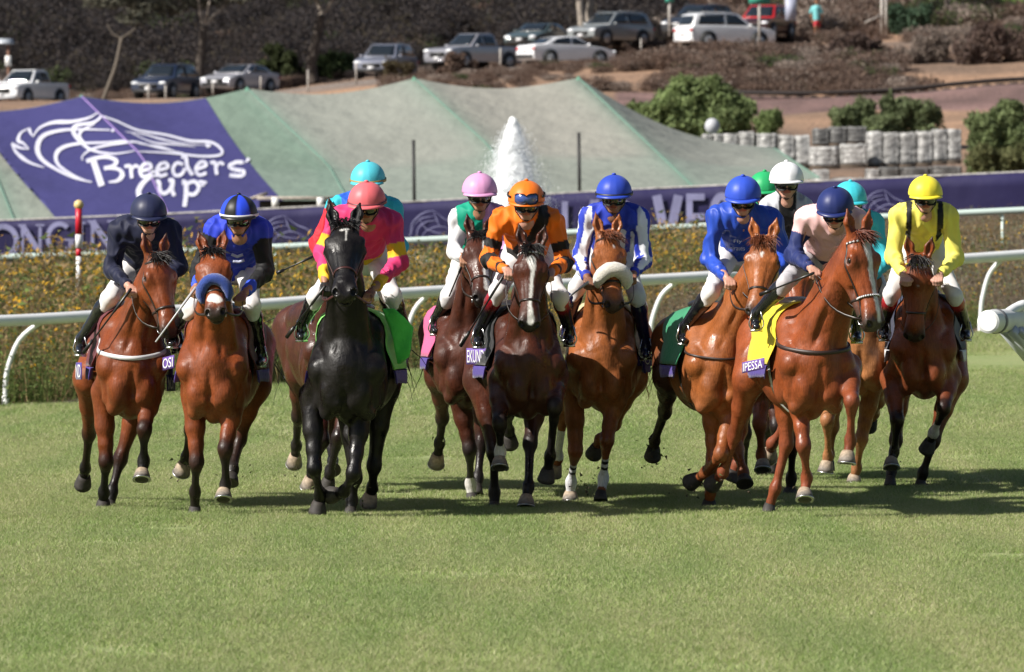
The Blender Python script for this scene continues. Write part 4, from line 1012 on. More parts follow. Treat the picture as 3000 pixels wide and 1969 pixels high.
JK[4] = jockey('jockey in turquoise silks with a sequined red sleeve, behind the coral cap', 52.6, (1078, 522, .25), -5, 16, [(985, 606, .1), (1150, 612, .1)], [(930, 715, .1), (1170, 720, .1)], [(960, 800, .4), (1120, 800, .4)],
   [(945, 850, .05), (1130, 850, .05)], [(925, 980, -.1), (1150, 980, -.1)], (.08, .50, .60), s4, 'tan', band=(.30, .20, .05))
JK[5] = jockey('jockey in green and pink silks with white sleeves and a pale pink cap', 51.6, (1405, 556, .26), 4, 12, [(1347, 640, .12), (1465, 640, .12)], [(1330, 735, .10), (1490, 740, .1)], [(1361, 760, .48), (1440, 770, .45)],
   [(1316, 868, .08), (1460, 868, .08)], [(1276, 968, -.08), (1480, 975, -.1)], (.62, .30, .52), s5, 'tan')
JK[6] = jockey('jockey in orange and black silks with an orange cap and spare goggles on it', 49.9, (1542, 580, .30), 0, 18, [(1468, 642, .12), (1622, 646, .12)], [(1430, 760, .12), (1655, 770, .12)], [(1490, 795, .50), (1610, 800, .48)],
   [(1458, 855, .08), (1640, 870, .08)], [(1402, 1005, -.06), (1668, 1000, -.08)], (.80, .17, .012), s6, 'fair', boottop=(.35, .01, .02), goggleup=(.05, .09, .30))
JK[7] = jockey('jockey in blue and white striped silks and plain blue cap, on the fleece nosebanded chestnut', 51.0, (1799, 562, .28), -4, 12, [(1728, 634, .12), (1872, 640, .12)], [(1697, 765, .10), (1886, 762, .10)], [(1724, 822, .48), (1851, 809, .48)],
   [(1690, 845, .06), (1866, 868, .06)], [(1660, 985, -.08), (1892, 1038, -.08)], (.025, .06, .42), s7, 'brown', 'plain', band=(.01, .01, .012), boot=(.010, .012, .05))
JK[8] = jockey('jockey in shiny all royal blue silks with a printed chest and royal blue cap', 50.2, (2177, 566, .30), -4, 26, [(2100, 634, .12), (2262, 644, .12)], [(2078, 760, .10), (2300, 750, .1)], [(2136, 822, .50), (2250, 830, .5)],
   [(2082, 858, .34), (2240, 870, .08)], [(2003, 995, .22), (2260, 1000, -.08)], (.028, .075, .50), s_plain(.020, .065, .42), 'fair', shiny=1)
JK[9] = jockey('jockey in black silks with pale sleeves and a white cap, behind the two chestnuts', 52.6, (2304, 522, .20), 0, 6, [(2255, 612, .08), (2358, 612, .08)], [(2240, 720, .1), (2385, 720, .1)], [(2280, 800, .4), (2345, 800, .4)],
   [(2235, 850, .05), (2360, 850, .05)], [(2225, 980, -.1), (2375, 980, -.1)], (.78, .78, .80), s9, 'fair')
JK[10] = jockey('jockey in a green cap almost hidden behind the white capped rider', 55.2, (2240, 548, .20), 0, 14, [(2190, 635, .08), (2295, 635, .08)], [(2180, 730, .1), (2310, 730, .1)], [(2215, 790, .4), (2270, 790, .4)],
   [(2180, 830, .05), (2290, 830, .05)], [(2180, 950, -.1), (2300, 950, -.1)], (.02, .35, .12), s_plain(.02, .28, .10), 'tan')
JK[11] = jockey('jockey in pale pink silks with navy sleeves and navy cap on the leading chestnut', 48.9, (2447, 600, .32), -8, 34, [(2362, 640, .12), (2512, 646, .14)], [(2326, 745, .12), (2530, 760, .12)], [(2384, 792, .50), (2470, 800, .5)],
   [(2300, 830, .28), (2480, 850, .08)], [(2216, 955, .18), (2510, 990, -.08)], (.014, .024, .12), s11, 'fair', brc=(.42, .40, .42))
JK[12] = jockey('jockey in turquoise silks and cap, behind the navy capped rider', 54.2, (2490, 578, .20), 12, 16, [(2450, 660, .08), (2560, 655, .08)], [(2440, 760, .1), (2590, 765, .1)], [(2480, 820, .4), (2545, 830, .4)],
   [(2450, 850, .05), (2580, 850, .05)], [(2450, 975, -.1), (2585, 975, -.1)], (.05, .50, .60), s_plain(.04, .42, .50), 'tan')
JK[13] = jockey('jockey in yellow silks with black shoulder straps and yellow cap, rightmost rider', 53.4, (2711, 563, .26), 0, 14, [(2635, 630, .12), (2780, 632, .12)], [(2618, 752, .10), (2798, 756, .10)], [(2652, 812, .46), (2750, 812, .46)],
   [(2612, 862, .06), (2797, 866, .06)], [(2590, 985, -.08), (2830, 985, -.08)], (.80, .68, .045), s13, 'fair', boottop=(.5, .02, .03))

# ------------------------------------------------------------------ name panels on the cloths, whips, small tack
def NP(n, word, x0, y0, x1, y1, D, col=PUR, sk=0, dd=.25, side=-1):
    """front-facing flare of a cloth: near edge towards the chest"""
    a, b = (D + dd, D) if side < 0 else (D, D + dd)
    return name_panel(hz[n]['root'], word, [(x0, y1 + sk, a), (x1, y1, b), (x1, y0, b), (x0, y0 + sk, a)], col)
NP(1, 'ND', 224, 1062, 240, 1112, 50.25)
NP(1, 'NOM', 488, 1098, 512, 1146, 49.95, (.03, .03, .12), side=1)
NP(2, 'OSI', 478, 1040, 511, 1078, 49.3, (.10, .05, .25), sk=8)
NP(5, 'G', 1247, 1005, 1270, 1052, 51.9, (.20, .10, .35))
NP(6, 'EKUND', 1368, 1020, 1424, 1068, 50.1, (.14, .08, .32))
NP(7, 'GOL', 1868, 1036, 1916, 1072, 51.2, (.10, .06, .28), side=1)
NP(8, 'ID', 1958, 1020, 1994, 1062, 50.5)
NP(11, 'IPESSA', 2176, 1048, 2240, 1080, 48.55, (.12, .06, .28), sk=14)
m = MB(); g = [[A(x0 + (x1 - x0) * v, y, 48.55 + .25 * u + .02 * math.sin(u * 9 + v * 5)) for v in np.linspace(0, 1, 8)] for u, (x0, x1, y) in zip(np.linspace(0, 1, 7), ((1120, 1155, 905), (1128, 1185, 930), (1140, 1212, 960), (1150, 1206, 990), (1156, 1204, 1020), (1160, 1200, 1045), (1164, 1175, 1066)))]
m.sheet(g, .006); m.build('cloth_flap', mat('cloth_flap_green', (.06, .50, .09), .75, bump=.4, bscale=20, sheen=.2), hz[3]['root'])
# turf kicked up by the hooves
r = np.random.default_rng(5); Vv, Ff, Cc = [], [], []
for (x, y, D, k) in ((548, 1370, 50, 10), (680, 1385, 49.8, 8), (870, 1355, 54, 8), (930, 1440, 49, 10), (1030, 1470, 49.2, 12), (1290, 1350, 53, 6), (1715, 1440, 51.4, 34), (1745, 1330, 52, 8), (1913, 1330, 51.5, 22), (2040, 1415, 50.2, 14), (2110, 1400, 50, 12), (2250, 1480, 49.6, 12), (2610, 1410, 54, 12), (2700, 1420, 54, 8)):
    for q in range(k):
        c = A(x + r.normal() * 34, min(y + r.normal() * 28, y + 40), D + r.normal() * .2); c[2] = max(c[2], .02); sz = r.uniform(.008, .022); a = r.normal(size=3); a /= np.linalg.norm(a); b = np.cross(a, r.normal(size=3)); b /= np.linalg.norm(b); e = np.cross(a, b)
        o_ = len(Vv); Vv += [c + a * sz * 1.8, c + b * sz * .5, c + e * sz * .5, c - b * sz * .6 - e * sz * .2]; Ff += [(o_, o_ + 1, o_ + 2), (o_, o_ + 2, o_ + 3), (o_, o_ + 3, o_ + 1), (o_ + 1, o_ + 3, o_ + 2)]; cc = (.06, .075, .02) if r.random() < .6 else (.05, .035, .02); Cc += [cc] * 4
tag(mesh_obj('flying_turf', Vv, Ff, mat('clod', attr=True, rough=.9), colors=np.array(Cc), smooth=False), 'small clods of turf flying up behind the hooves', 'turf clods', kind='stuff')
whip((384, 846, 49.5), (247, 1030, 49.7), label='black whip held by the plain navy rider, pointing down beside his boot')
whip((574, 842, 48.7), (456, 1002, 48.5), (.45, .45, .47), 'pale whip held by the rider in the quartered cap', flap=False)
whip((953, 838, 48.2), (842, 985, 48.5), label='black whip held low by the rider in magenta across the lime cloth')
whip((925, 748, 52.2), (812, 800, 52.2), label='black whip sticking out left below the red sequined sleeve')
whip((1361, 760, 51.2), (1316, 868, 51.4), label='thin black whip held by the rider in the pale pink cap', flap=False)
whip((1480, 800, 49.4), (1352, 1010, 49.7), label='black whip held by the rider in orange, pointing down to the left')
whip((1724, 826, 50.4), (1648, 885, 50.6), (.42, .44, .50), 'pale thin whip held by the rider in striped silks', flap=False)
whip((2384, 800, 48.2), (2230, 862, 48.5), label='black whip held level by the rider in the navy cap')
def printed(word, x0, y0, x1, y1, D, parent, col=(.62, .64, .7)):
    return quad_text(word, [A(x0, y1, D), A(x1, y1, D), A(x1, y0, D), A(x0, y0, D)], mat('print_white2', col, .6), parent, off=.003)
def chest_print(n, word, x0, y0, x1, y1):
    j = JK[n]; Dm = j['sc'][1]
    # find the front of the silks under the print
    c = A((x0 + x1) / 2, (y0 + y1) / 2, Dm - .5); d = unit(A((x0 + x1) / 2, (y0 + y1) / 2, Dm + .5) - c)
    f_ = j['FS'].value((c + d * np.linspace(0, 1.2, 200)[:, None])); k = np.nonzero(f_ < 0)[0]
    if len(k) == 0: return
    D = (c + d * 1.2 * k[0] / 199)[1] - .032
    printed(word, x0, y0, x1, y1, D, j['root'])
chest_print(8, 'Fly', 2148, 700, 2176, 716); chest_print(8, 'Emirates', 2122, 718, 2186, 736)

j2 = JK[2]; c0 = A(705, 740, 48.6); d0 = unit(A(705, 740, 49.6) - c0); vv = j2['FS'].value(c0 + d0 * np.linspace(0, 1.4, 240)[:, None]); kk = np.nonzero(vv < 0)[0]
if len(kk):
    D2 = (c0 + d0 * 1.4 * kk[0] / 239)[1] - .02; m = MB()
    for pts in ([(672, 722), (690, 733), (705, 728), (722, 722)], [(678, 745), (695, 752), (712, 746)], [(682, 765), (700, 768), (716, 762)]):
        pp = [A(x, y, D2) for x, y in pts]; m.ribbon(smoothline0(pp), [(0, -1, 0)] * 9, .022, .002)
    m.build('printed_emblem', mat('print_grey', (.42, .45, .60), .6), j2['root'])
# ------------------------------------------------------------------ terrain
US = np.array([-1.0, -.6, -.2, .1, .45, 1.0])
TB = [(-30, [0] * 6), (57, [0] * 6), (66, [-.08, -.05, 0, .02, .04, .06]), (89.6, [-.49, -.36, -.20, -.06, .04, .14]), (95, [-.42, -.28, -.1, .02, .12, .26]), (101, [-.3, -.15, 0, .12, .22, .34]),
      (115, [-.05, .05, .25, .4, .55, .7]), (130, [.1, .25, .45, .6, .8, .95]), (178, [.0, .25, .6, .95, 1.2, 1.4]), (190, [.1, .4, .8, 1.0, 1.3, 1.5]), (235, [1, 1.3, 1.5, 1.7, 1.9, 2.1]),
      (250, [2.0, 2.2, 2.2, 2.3, 2.5, 2.6]), (262, [3.2, 3.3, 3.4, 3.4, 3.5, 3.6]), (275, [4.6, 4.6, 4.7, 4.8, 5.1, 5.3]), (290, [5.8, 6.0, 6.2, 6.3, 6.1, 6.4]), (296, [6.1, 6.3, 6.3, 6.4, 6.9, 7.3]), (301, [6.3, 6.5, 6.5, 6.7, 7.2, 7.55]),
      (306, [6.5, 6.7, 6.9, 7.2, 7.3, 7.6]), (314, [6.8, 7.0, 7.7, 8.1, 8.3, 8.6]), (328, [7.0, 7.35, 8.4, 9.0, 9.85, 10.2]), (338, [7.1, 7.5, 8.6, 9.4, 10.1, 10.7]), (346, [7.7, 8.2, 9.3, 10.2, 10.8, 11.3]),
      (362, [11, 11.6, 12.2, 12.6, 12.8, 13]), (420, [29, 29, 29, 28, 27, 26]), (520, [60, 60, 60, 58, 56, 54]), (700, [85] * 6)]
TD = np.array([r[0] for r in TB]); TZ = np.array([r[1] for r in TB], float)
def zt(X, D):
    X = np.asarray(X, float); D = np.asarray(D, float); u = np.clip(X / (.077 * np.maximum(D, 5)), -1, 1)
    cols = np.stack([np.interp(D, TD, TZ[:, i]) for i in range(6)], -1)
    fi = np.interp(u, US, np.arange(6)); i0 = np.clip(fi.astype(int), 0, 4); f_ = fi - i0; f_ = f_ * f_ * (3 - 2 * f_) * .35 + f_ * .65
    z = np.take_along_axis(cols, i0[..., None], -1)[..., 0] * (1 - f_) + np.take_along_axis(cols, (i0 + 1)[..., None], -1)[..., 0] * f_
    rough = np.clip((D - 225) / 60, 0, 1); fl = 1 - np.exp(-((D - 331) / 8) ** 2)
    P = np.stack([X, D, 0 * X], -1).reshape(-1, 3)
    return z + (rough * fl).reshape(-1).reshape(z.shape) * (wav(P, .35, 9, 2) * .32).reshape(z.shape)
def drail(X):
    d = np.full(np.shape(X), 95.)
    for _ in range(4): d = 89.6 + 11.4 * np.clip((np.asarray(X) / (.077 * d) + 1) / 2, -1.2, 2.2)
    return d
def grid_mesh(name, us, rows, m, zoff=0, colfn=None):
    V = []; ny, nx = len(rows), len(us)
    for r in rows:
        D = r(us) if callable(r) else np.full(len(us), float(r))
        X = us * .077 * D if not callable(r) else us * .077 * D
        V.append(np.stack([X, D, zt(X, D) + zoff], -1))
    V = np.concatenate(V); F = [(j * nx + i, j * nx + i + 1, (j + 1) * nx + i + 1, (j + 1) * nx + i) for j in range(ny - 1) for i in range(nx - 1)]
    return mesh_obj(name, V, np.array(F), m, colors=None if colfn is None else colfn(V))
def du(u): return 89.6 + 11.4 * np.clip((u + 1) / 2, -1.2, 2.2)
us = np.concatenate([np.linspace(-12, -1.5, 14), np.linspace(-1.4, 1.4, 90), np.linspace(1.5, 12, 14)])
turfm = mat('turf', (.20, .25, .085), .9, nscale=1.2, col2=(.24, .27, .11), bump=.5, bscale=60, bumpd=.02)
rows = [-25, 5, 20, 27, 33, 40, 46, 52, 58, 64, 70, 76, 82] + [(lambda u, k=k: du(u) - k) for k in (6.0, 3, 1, -.4)]
tag(grid_mesh('turf', us, rows, turfm), kind='structure')
earth = mat('dry_earth', (.16, .11, .07), .95, nscale=.8, col2=(.10, .09, .045), bump=.8, bscale=8, bumpd=.1)
rows = [(lambda u, k=k: du(u) - k) for k in (-.2, -2, -5)] + [108, 112, 118, 124, 130, 140, 150, 160, 170, 180, 190, 205, 220, 235]
tag(grid_mesh('infield_ground', us, rows, earth, zoff=.02), kind='structure')
# slopes: sandy soil on the right, darker litter with the hill's shade painted in on the left
def slope_col(V):
    u = V[:, 0] / (.077 * V[:, 1]); n = wav(V, .5, 21, 3) * .5 + .5; n2 = wav(V, 2.3, 22, 2) * .5 + .5
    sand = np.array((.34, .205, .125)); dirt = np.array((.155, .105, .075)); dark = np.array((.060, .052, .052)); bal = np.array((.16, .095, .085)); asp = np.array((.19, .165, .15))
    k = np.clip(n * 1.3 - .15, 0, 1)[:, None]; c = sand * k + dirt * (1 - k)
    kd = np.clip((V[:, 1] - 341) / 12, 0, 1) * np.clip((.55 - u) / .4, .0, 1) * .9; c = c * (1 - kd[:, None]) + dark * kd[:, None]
    kb = ((V[:, 1] > 288) & (V[:, 1] < 304.5) & (u > .2)).astype(float)[:, None]; c = c * (1 - kb) + bal * (.7 + .6 * n2[:, None]) * kb
    kr = np.clip(1 - np.abs(V[:, 1] - 329) / 9, 0, .9)[:, None] * np.clip((.3 - u) * 4, .15, 1)[:, None]; c = c * (1 - kr) + asp * kr
    return c * (.8 + .35 * n2[:, None])
us2 = np.concatenate([np.linspace(-8, -1.5, 10), np.linspace(-1.4, 1.4, 210), np.linspace(1.5, 8, 10)])
soil = mat('slope_soil', attr=True, rough=.95, nscale=3, namp=.25, bump=.9, bscale=5, bumpd=.15)
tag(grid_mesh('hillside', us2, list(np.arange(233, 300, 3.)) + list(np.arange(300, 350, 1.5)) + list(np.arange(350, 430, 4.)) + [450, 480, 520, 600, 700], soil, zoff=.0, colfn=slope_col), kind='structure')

# ------------------------------------------------------------------ scattering
def leafset(n, centres, radii, size, cols, shell=.55, flat=.5, asp=1.0, seed=1):
    """many small leaf faces through ellipsoidal clumps"""
    r = np.random.default_rng(seed); centres = np.array(centres, float); radii = np.array(radii, float)
    wts = (radii[:, 0] * radii[:, 1]) + .001; ci = r.choice(len(centres), n, p=wts / wts.sum())
    d = r.normal(size=(n, 3)); d /= np.linalg.norm(d, axis=1, keepdims=True); rr = shell + (1 - shell) * r.random(n) ** .6
    rr *= 1 + .12 * np.sin(d[:, 0] * 7 + ci) * np.cos(d[:, 2] * 6 + ci * 2)
    P = centres[ci] + d * radii[ci] * rr[:, None]
    a = r.normal(size=(n, 3)) + d * .3; a[:, 2] *= flat; a /= np.linalg.norm(a, axis=1, keepdims=True); b = np.cross(a, r.normal(size=(n, 3))); b /= np.linalg.norm(b, axis=1, keepdims=True)
    s = size * r.uniform(.6, 1.4, n)[:, None]
    V = np.stack([P - a * s * asp, P + b * s * .5, P + a * s * asp, P - b * s * .5], 1).reshape(-1, 3)
    F = np.arange(n * 4).reshape(-1, 4); cols = np.array(cols)
    C = cols[r.integers(0, len(cols), n)] * r.uniform(.75, 1.25, (n, 1)); C = np.repeat(C, 4, 0)
    return V, F, C
LEAF = lambda: mat('leaf', attr=True, rough=.75, spec=.15, transl=.35)
def BLADE():
    if 'grass_blade' in MATS: return MATS['grass_blade']
    m = mat('grass_blade', attr=True, rough=.5, spec=.3, transl=.30); n = m.node_tree.nodes; l = m.node_tree.links
    g = n.new('ShaderNodeNewGeometry'); t = n.new('ShaderNodeTexNoise'); t.inputs['Scale'].default_value = .9; t.inputs['Detail'].default_value = 5; mpp = n.new('ShaderNodeMapping'); mpp.inputs['Scale'].default_value = (1.6, .13, 1); l.new(g.outputs['Position'], mpp.inputs[0]); l.new(mpp.outputs[0], t.inputs[0])
    r = n.new('ShaderNodeMapRange'); r.inputs[1].default_value = .35; r.inputs[2].default_value = .65; l.new(t.outputs[0], r.inputs[0])
    mx = n.new('ShaderNodeMix'); mx.data_type = 'RGBA'; mx.blend_type = 'MULTIPLY'; mx.inputs[0].default_value = 1; cr = n.new('ShaderNodeValToRGB'); cr.color_ramp.elements[0].color = (.78, .84, .72, 1); cr.color_ramp.elements[1].color = (1.10, 1.0, 1.05, 1)
    l.new(r.outputs[0], cr.inputs[0]); a = [x for x in n if x.type == 'ATTRIBUTE'][0]; l.new(a.outputs[0], mx.inputs[6]); l.new(cr.outputs[0], mx.inputs[7]); l.new(mx.outputs[2], n['Principled BSDF'].inputs['Base Color'])
    tb = [x for x in n if x.type == 'BSDF_TRANSLUCENT'][0]; l.new(mx.outputs[2], tb.inputs[0]); return m
def hid(name, V, F, C, m):
    o = mesh_obj(name, V, F, m, colors=C, smooth=False); COL.objects.unlink(o); return o
def stalks(n, size, h0, h1, lean, wd, cols, heads=0, hcols=None, hs=.02, leaves=0, lcols=None, seed=1, disc=0):
    r = np.random.default_rng(seed); V = []; C = []
    p = np.stack([r.uniform(-size / 2, size / 2, n), r.uniform(-size / 2, size / 2, n), np.zeros(n)], 1)
    if disc:
        ra, an_ = size * r.random(n) ** .55, r.uniform(0, 2 * PI, n); p = np.stack([ra * np.cos(an_), ra * np.sin(an_), np.zeros(n)], 1)
    h = r.uniform(h0, h1, n); l = r.normal(size=(n, 2)) * lean
    t = p + np.stack([l[:, 0] * h, l[:, 1] * h, h], 1); a = r.uniform(0, PI, n); s = np.stack([np.cos(a), np.sin(a), 0 * a], 1) * wd / 2
    V.append(np.stack([p - s, p + s, t], 1).reshape(-1, 3)); cols = np.array(cols); C.append(np.repeat(cols[r.integers(0, len(cols), n)] * r.uniform(.7, 1.25, (n, 1)), 3, 0))
    for (k, cc, sz, lo) in ((heads, hcols, hs, .82), (leaves, lcols, hs * 1.3, .15)):
        if not k: continue
        i = r.integers(0, n, k); f_ = r.uniform(lo, 1, k)[:, None]; q = p[i] * (1 - f_) + t[i] * f_ + r.normal(size=(k, 3)) * (.02 if lo > .5 else .05)
        d1 = r.normal(size=(k, 3)); d1 /= np.linalg.norm(d1, axis=1, keepdims=True); d2 = np.cross(d1, r.normal(size=(k, 3))); d2 /= np.linalg.norm(d2, axis=1, keepdims=True); z_ = sz * r.uniform(.6, 1.4, (k, 1))
        V.append(np.stack([q - d1 * z_, q + d2 * z_ * .8, q + d1 * z_], 1).reshape(-1, 3)); cc = np.array(cc); C.append(np.repeat(cc[r.integers(0, len(cc), k)] * r.uniform(.75, 1.2, (k, 1)), 3, 0))
    V = np.concatenate(V); return V, np.arange(len(V)).reshape(-1, 3), np.concatenate(C)
def scatter(name, templates, P, rot, scl, idx):
    tc = bpy.data.collections.new(name + '_pieces')
    for i, o in enumerate(templates): o.name = '%s_piece_%s' % (name, 'abcdefghij'[i]); tc.objects.link(o)
    me = bpy.data.meshes.new(name); me.vertices.add(len(P)); me.vertices.foreach_set('co', np.asarray(P, float).ravel())
    for nm, ty, dat in (('rot', 'FLOAT', rot), ('scl', 'FLOAT', scl), ('idx', 'INT', idx)):
        a = me.attributes.new(nm, ty, 'POINT'); a.data.foreach_set('value', np.asarray(dat, np.int32 if ty == 'INT' else np.float32))
    o = bpy.data.objects.new(name, me); COL.objects.link(o)
    g = bpy.data.node_groups.new(name, 'GeometryNodeTree'); g.interface.new_socket('Geometry', in_out='INPUT', socket_type='NodeSocketGeometry'); g.interface.new_socket('Geometry', in_out='OUTPUT', socket_type='NodeSocketGeometry')
    n = g.nodes; l = g.links; gi = n.new('NodeGroupInput'); go = n.new('NodeGroupOutput'); ci = n.new('GeometryNodeCollectionInfo'); ci.inputs[0].default_value = tc; ci.inputs[1].default_value = True; ci.inputs[2].default_value = True
    ip = n.new('GeometryNodeInstanceOnPoints'); ip.inputs['Pick Instance'].default_value = True
    def na(nm, ty):
        a = n.new('GeometryNodeInputNamedAttribute'); a.data_type = ty; a.inputs[0].default_value = nm; return a.outputs[0]
    cx = n.new('ShaderNodeCombineXYZ'); l.new(na('rot', 'FLOAT'), cx.inputs[2]); l.new(cx.outputs[0], ip.inputs['Rotation'])
    l.new(na('idx', 'INT'), ip.inputs['Instance Index']); l.new(na('scl', 'FLOAT'), ip.inputs['Scale'])
    l.new(gi.outputs[0], ip.inputs['Points']); l.new(ci.outputs[0], ip.inputs['Instance']); l.new(ip.outputs[0], go.inputs[0])
    md = o.modifiers.new('scatter', 'NODES'); md.node_group = g
    tag(o, kind='stuff'); return o
R2 = np.random.default_rng(11)
def region(d0, d1, step, umax=1.15, jit=.5):
    out = []
    D = d0
    while D < d1:
        hw = umax * .077 * D + .5; xs = np.arange(-hw, hw, step) + R2.uniform(0, step); out.append(np.stack([xs + R2.uniform(-jit, jit, len(xs)) * step, D + R2.uniform(-jit, jit, len(xs)) * step], 1)); D += step
    return np.concatenate(out)
# --- turf blades
gc = [(.295, .385, .125), (.25, .35, .105), (.34, .42, .155), (.22, .32, .095), (.48, .50, .29)]
tp = [hid('tuft', *stalks(2600, .56, .012, .036, .75, .0045, gc + [(.46, .45, .27)], seed=s, disc=1), BLADE()) for s in (1, 2, 3)] + [hid('tuft', *stalks(2300, .56, .012, .034, .8, .0048, gc + [(.34, .34, .19), (.30, .29, .15)], seed=4, disc=1), BLADE())]
def uregion(d0, d1, dens, umax):
    n = int(dens * 2 * (umax * .077 * d1 + .5) * (d1 - d0)); D = R2.uniform(d0, d1, n); X = R2.uniform(-1, 1, n) * (umax * .077 * d1 + .5); k = np.abs(X) < umax * .077 * D + .5; return np.stack([X[k], D[k]], 1)
P = uregion(27.5, 66, 5.6, 1.32); P2 = uregion(66, 101, 2.6, 1.3); P2 = P2[P2[:, 1] < drail(P2[:, 0]) - .2]
Pa = np.concatenate([P, P2]); z = zt(Pa[:, 0], Pa[:, 1]); n_ = len(Pa)
dry = wav(np.stack([Pa[:, 0], Pa[:, 1], 0 * z], 1), .9, 5, 2) + R2.normal(size=n_) * .4
tag(scatter('grass', tp, np.stack([Pa[:, 0], Pa[:, 1], z], 1), R2.uniform(0, 6.28, n_), np.where(Pa[:, 1] < 66, 1, 1.5) * R2.uniform(.85, 1.15, n_), np.where(R2.random(n_) < .22 + .08 * dry, 3, R2.integers(0, 3, n_))),
    'short green racecourse turf across the foreground', 'grass')
# --- weeds of the infield
BR = [(.24, .165, .085), (.32, .23, .12), (.17, .12, .07), (.15, .145, .06)]; GR = [(.12, .165, .045), (.16, .20, .065), (.09, .13, .04)]; FL = [(.70, .38, .02), (.62, .37, .05), (.42, .28, .06)]
GG = [(.17, .20, .14), (.21, .24, .16), (.13, .155, .105)]; DB = [(.21, .16, .115), (.28, .22, .16), (.16, .125, .095)]
wt = [hid('w', *stalks(110, .9, .35, 1.0, .17, .012, BR + GR, 80, FL + FL + BR, .027, 260, GR + BR, seed=1), LEAF()),
      hid('w', *stalks(110, .9, .25, .60, .20, .012, GR + BR, 26, FL + BR, .020, 360, GR, seed=2), LEAF()),
      hid('w', *stalks(130, .9, .35, .80, .15, .010, BR, 30, BR, .018, 160, BR, seed=3), LEAF()),
      hid('w', *stalks(130, .9, .30, .70, .2, .010, DB, 20, DB, .02, 240, DB + GG[:1], seed=4), LEAF()),
      hid('w', *stalks(100, .9, .20, .50, .25, .012, GG, 0, None, .02, 420, GG, seed=5), LEAF()),
      hid('w', *stalks(90, .9, .25, .55, .3, .012, GR, 0, None, .022, 420, GR, seed=6), LEAF())]
P = region(89, 131, .52, 1.28); P = P[P[:, 1] > drail(P[:, 0]) + .55]; z = zt(P[:, 0], P[:, 1]); n_ = len(P)
u = P[:, 0] / (.077 * P[:, 1]); dd = P[:, 1] - drail(P[:, 0]); nz = wav(np.stack([P[:, 0], P[:, 1], 0 * z], 1), .8, 8, 2) + R2.normal(size=n_) * .5
idx = np.where(u < -.1, np.where(nz > .25, 1, np.where(nz > -.5, 0, 2)), np.where(nz > .5, 0, np.where(nz > -.3, 2, 3))); idx = np.where((u > .35) & (nz < .6), 3, idx); idx = np.where((u > .8) & (nz > .2), 0, idx); idx = np.where((dd < 2.5) & (nz > -.5), np.where(nz > .4, 5, 1), idx)
idx = np.where((dd > 31 + 3 * nz) & (u < .2), 4, idx)
tall = np.clip(wav(np.stack([P[:, 0] * 1.0, P[:, 1] * .7, 0 * z], 1), .9, 31, 2), -1, 1)
scl = R2.uniform(.75, 1.25, n_) * (1 + .42 * tall) * np.where(dd < 1.5, .85, 1) * np.where((u < .0) & (dd > 14), 1.38, 1) * np.where((u < -.5) & (dd > 6), 1.15, 1)
scl = np.where(u < .15, np.clip(scl * 1.2, .3, np.maximum(.35, (1.30 - z) / .95) * R2.uniform(.55, 1.25, n_)), scl)
scl = scl * np.clip(1 + .35 * wav(np.stack([P[:, 0] * 2.2, P[:, 1] * .5, 0 * z], 1), 1.1, 77, 2), .5, 1.5)
tag(scatter('weeds', wt, np.stack([P[:, 0], P[:, 1], z], 1), R2.uniform(0, 6.28, n_), scl, idx), 'tall dry weeds with orange flowers behind the white rail', 'weeds')
P = region(132, 178, .75, 1.25); z = zt(P[:, 0], P[:, 1]); n_ = len(P); u = P[:, 0] / (.077 * P[:, 1]); nz = R2.normal(size=n_) * .6 + wav(np.stack([P[:, 0], P[:, 1], 0 * z], 1), .5, 6, 2)
idx = np.where(u < .1, np.where(nz > .7, 0, 4), np.where(nz > .3, 2, 3)); idx = np.where(nz < -1, 5, idx)
scl = R2.uniform(.7, 1.1, n_) * np.where(P[:, 1] > 168, .75, 1) * np.where((u > .6), 1.25, 1)
k = ~((np.abs(P[:, 0] - A(1500, 700, 140)[0]) < 2) & (P[:, 1] < 145))
tag(scatter('far_weeds', [o.copy() for o in wt], np.stack([P[:, 0], P[:, 1], z], 1)[k], R2.uniform(0, 6.28, k.sum()), scl[k], idx[k]), 'grey green and brown weeds below the purple banner', 'weeds')
# --- brush of the hill
def bush(cols, n=1500, leaf=.040, seed=1, tall=.75):
    r = np.random.default_rng(seed); c = [(r.uniform(-.45, .45), r.uniform(-.45, .45), r.uniform(.25, .55) * tall) for _ in range(6)]; rd = [(r.uniform(.3, .5), r.uniform(.3, .5), r.uniform(.28, .45) * tall) for _ in range(6)]
    return leafset(n, c, rd, leaf, cols, .3, .8, seed=seed)
HB = [(.15, .10, .08), (.18, .125, .095), (.12, .085, .07)]; HP = [(.28, .225, .19), (.32, .265, .225), (.23, .185, .16)]; HD = [(.046, .041, .044), (.058, .048, .046), (.038, .036, .040), (.068, .056, .050)]; HG = [(.075, .10, .04), (.095, .12, .05), (.06, .08, .035)]  # HD: shade of the upper left hill painted in as dark leaf colours
bt = [hid('b', *bush(HB, seed=1), LEAF()), hid('b', *bush(HB + HP[:1], seed=2), LEAF()), hid('b', *bush(HP, seed=3), LEAF()), hid('b', *bush(HD, seed=4, tall=1), LEAF()), hid('b', *bush(HD + [(.09, .075, .05)], seed=5, tall=1), LEAF()), hid('b', *bush(HG + HD[:1], seed=6), LEAF())]
P = region(296, 425, 1.0, 1.22, .6); n_ = len(P); u = P[:, 0] / (.077 * P[:, 1]); D = P[:, 1]; nz = wav(np.stack([P[:, 0], D, 0 * D], 1), .28, 14, 3)
low = D < 340
keep = np.where(low, (nz + R2.normal(size=n_) * .25 > .12) & (D > 305), (R2.random(n_) < np.where(u < .4, .97, .9)) & (nz + R2.normal(size=n_) * .3 > np.where(u < .3, -.30, -.35)))
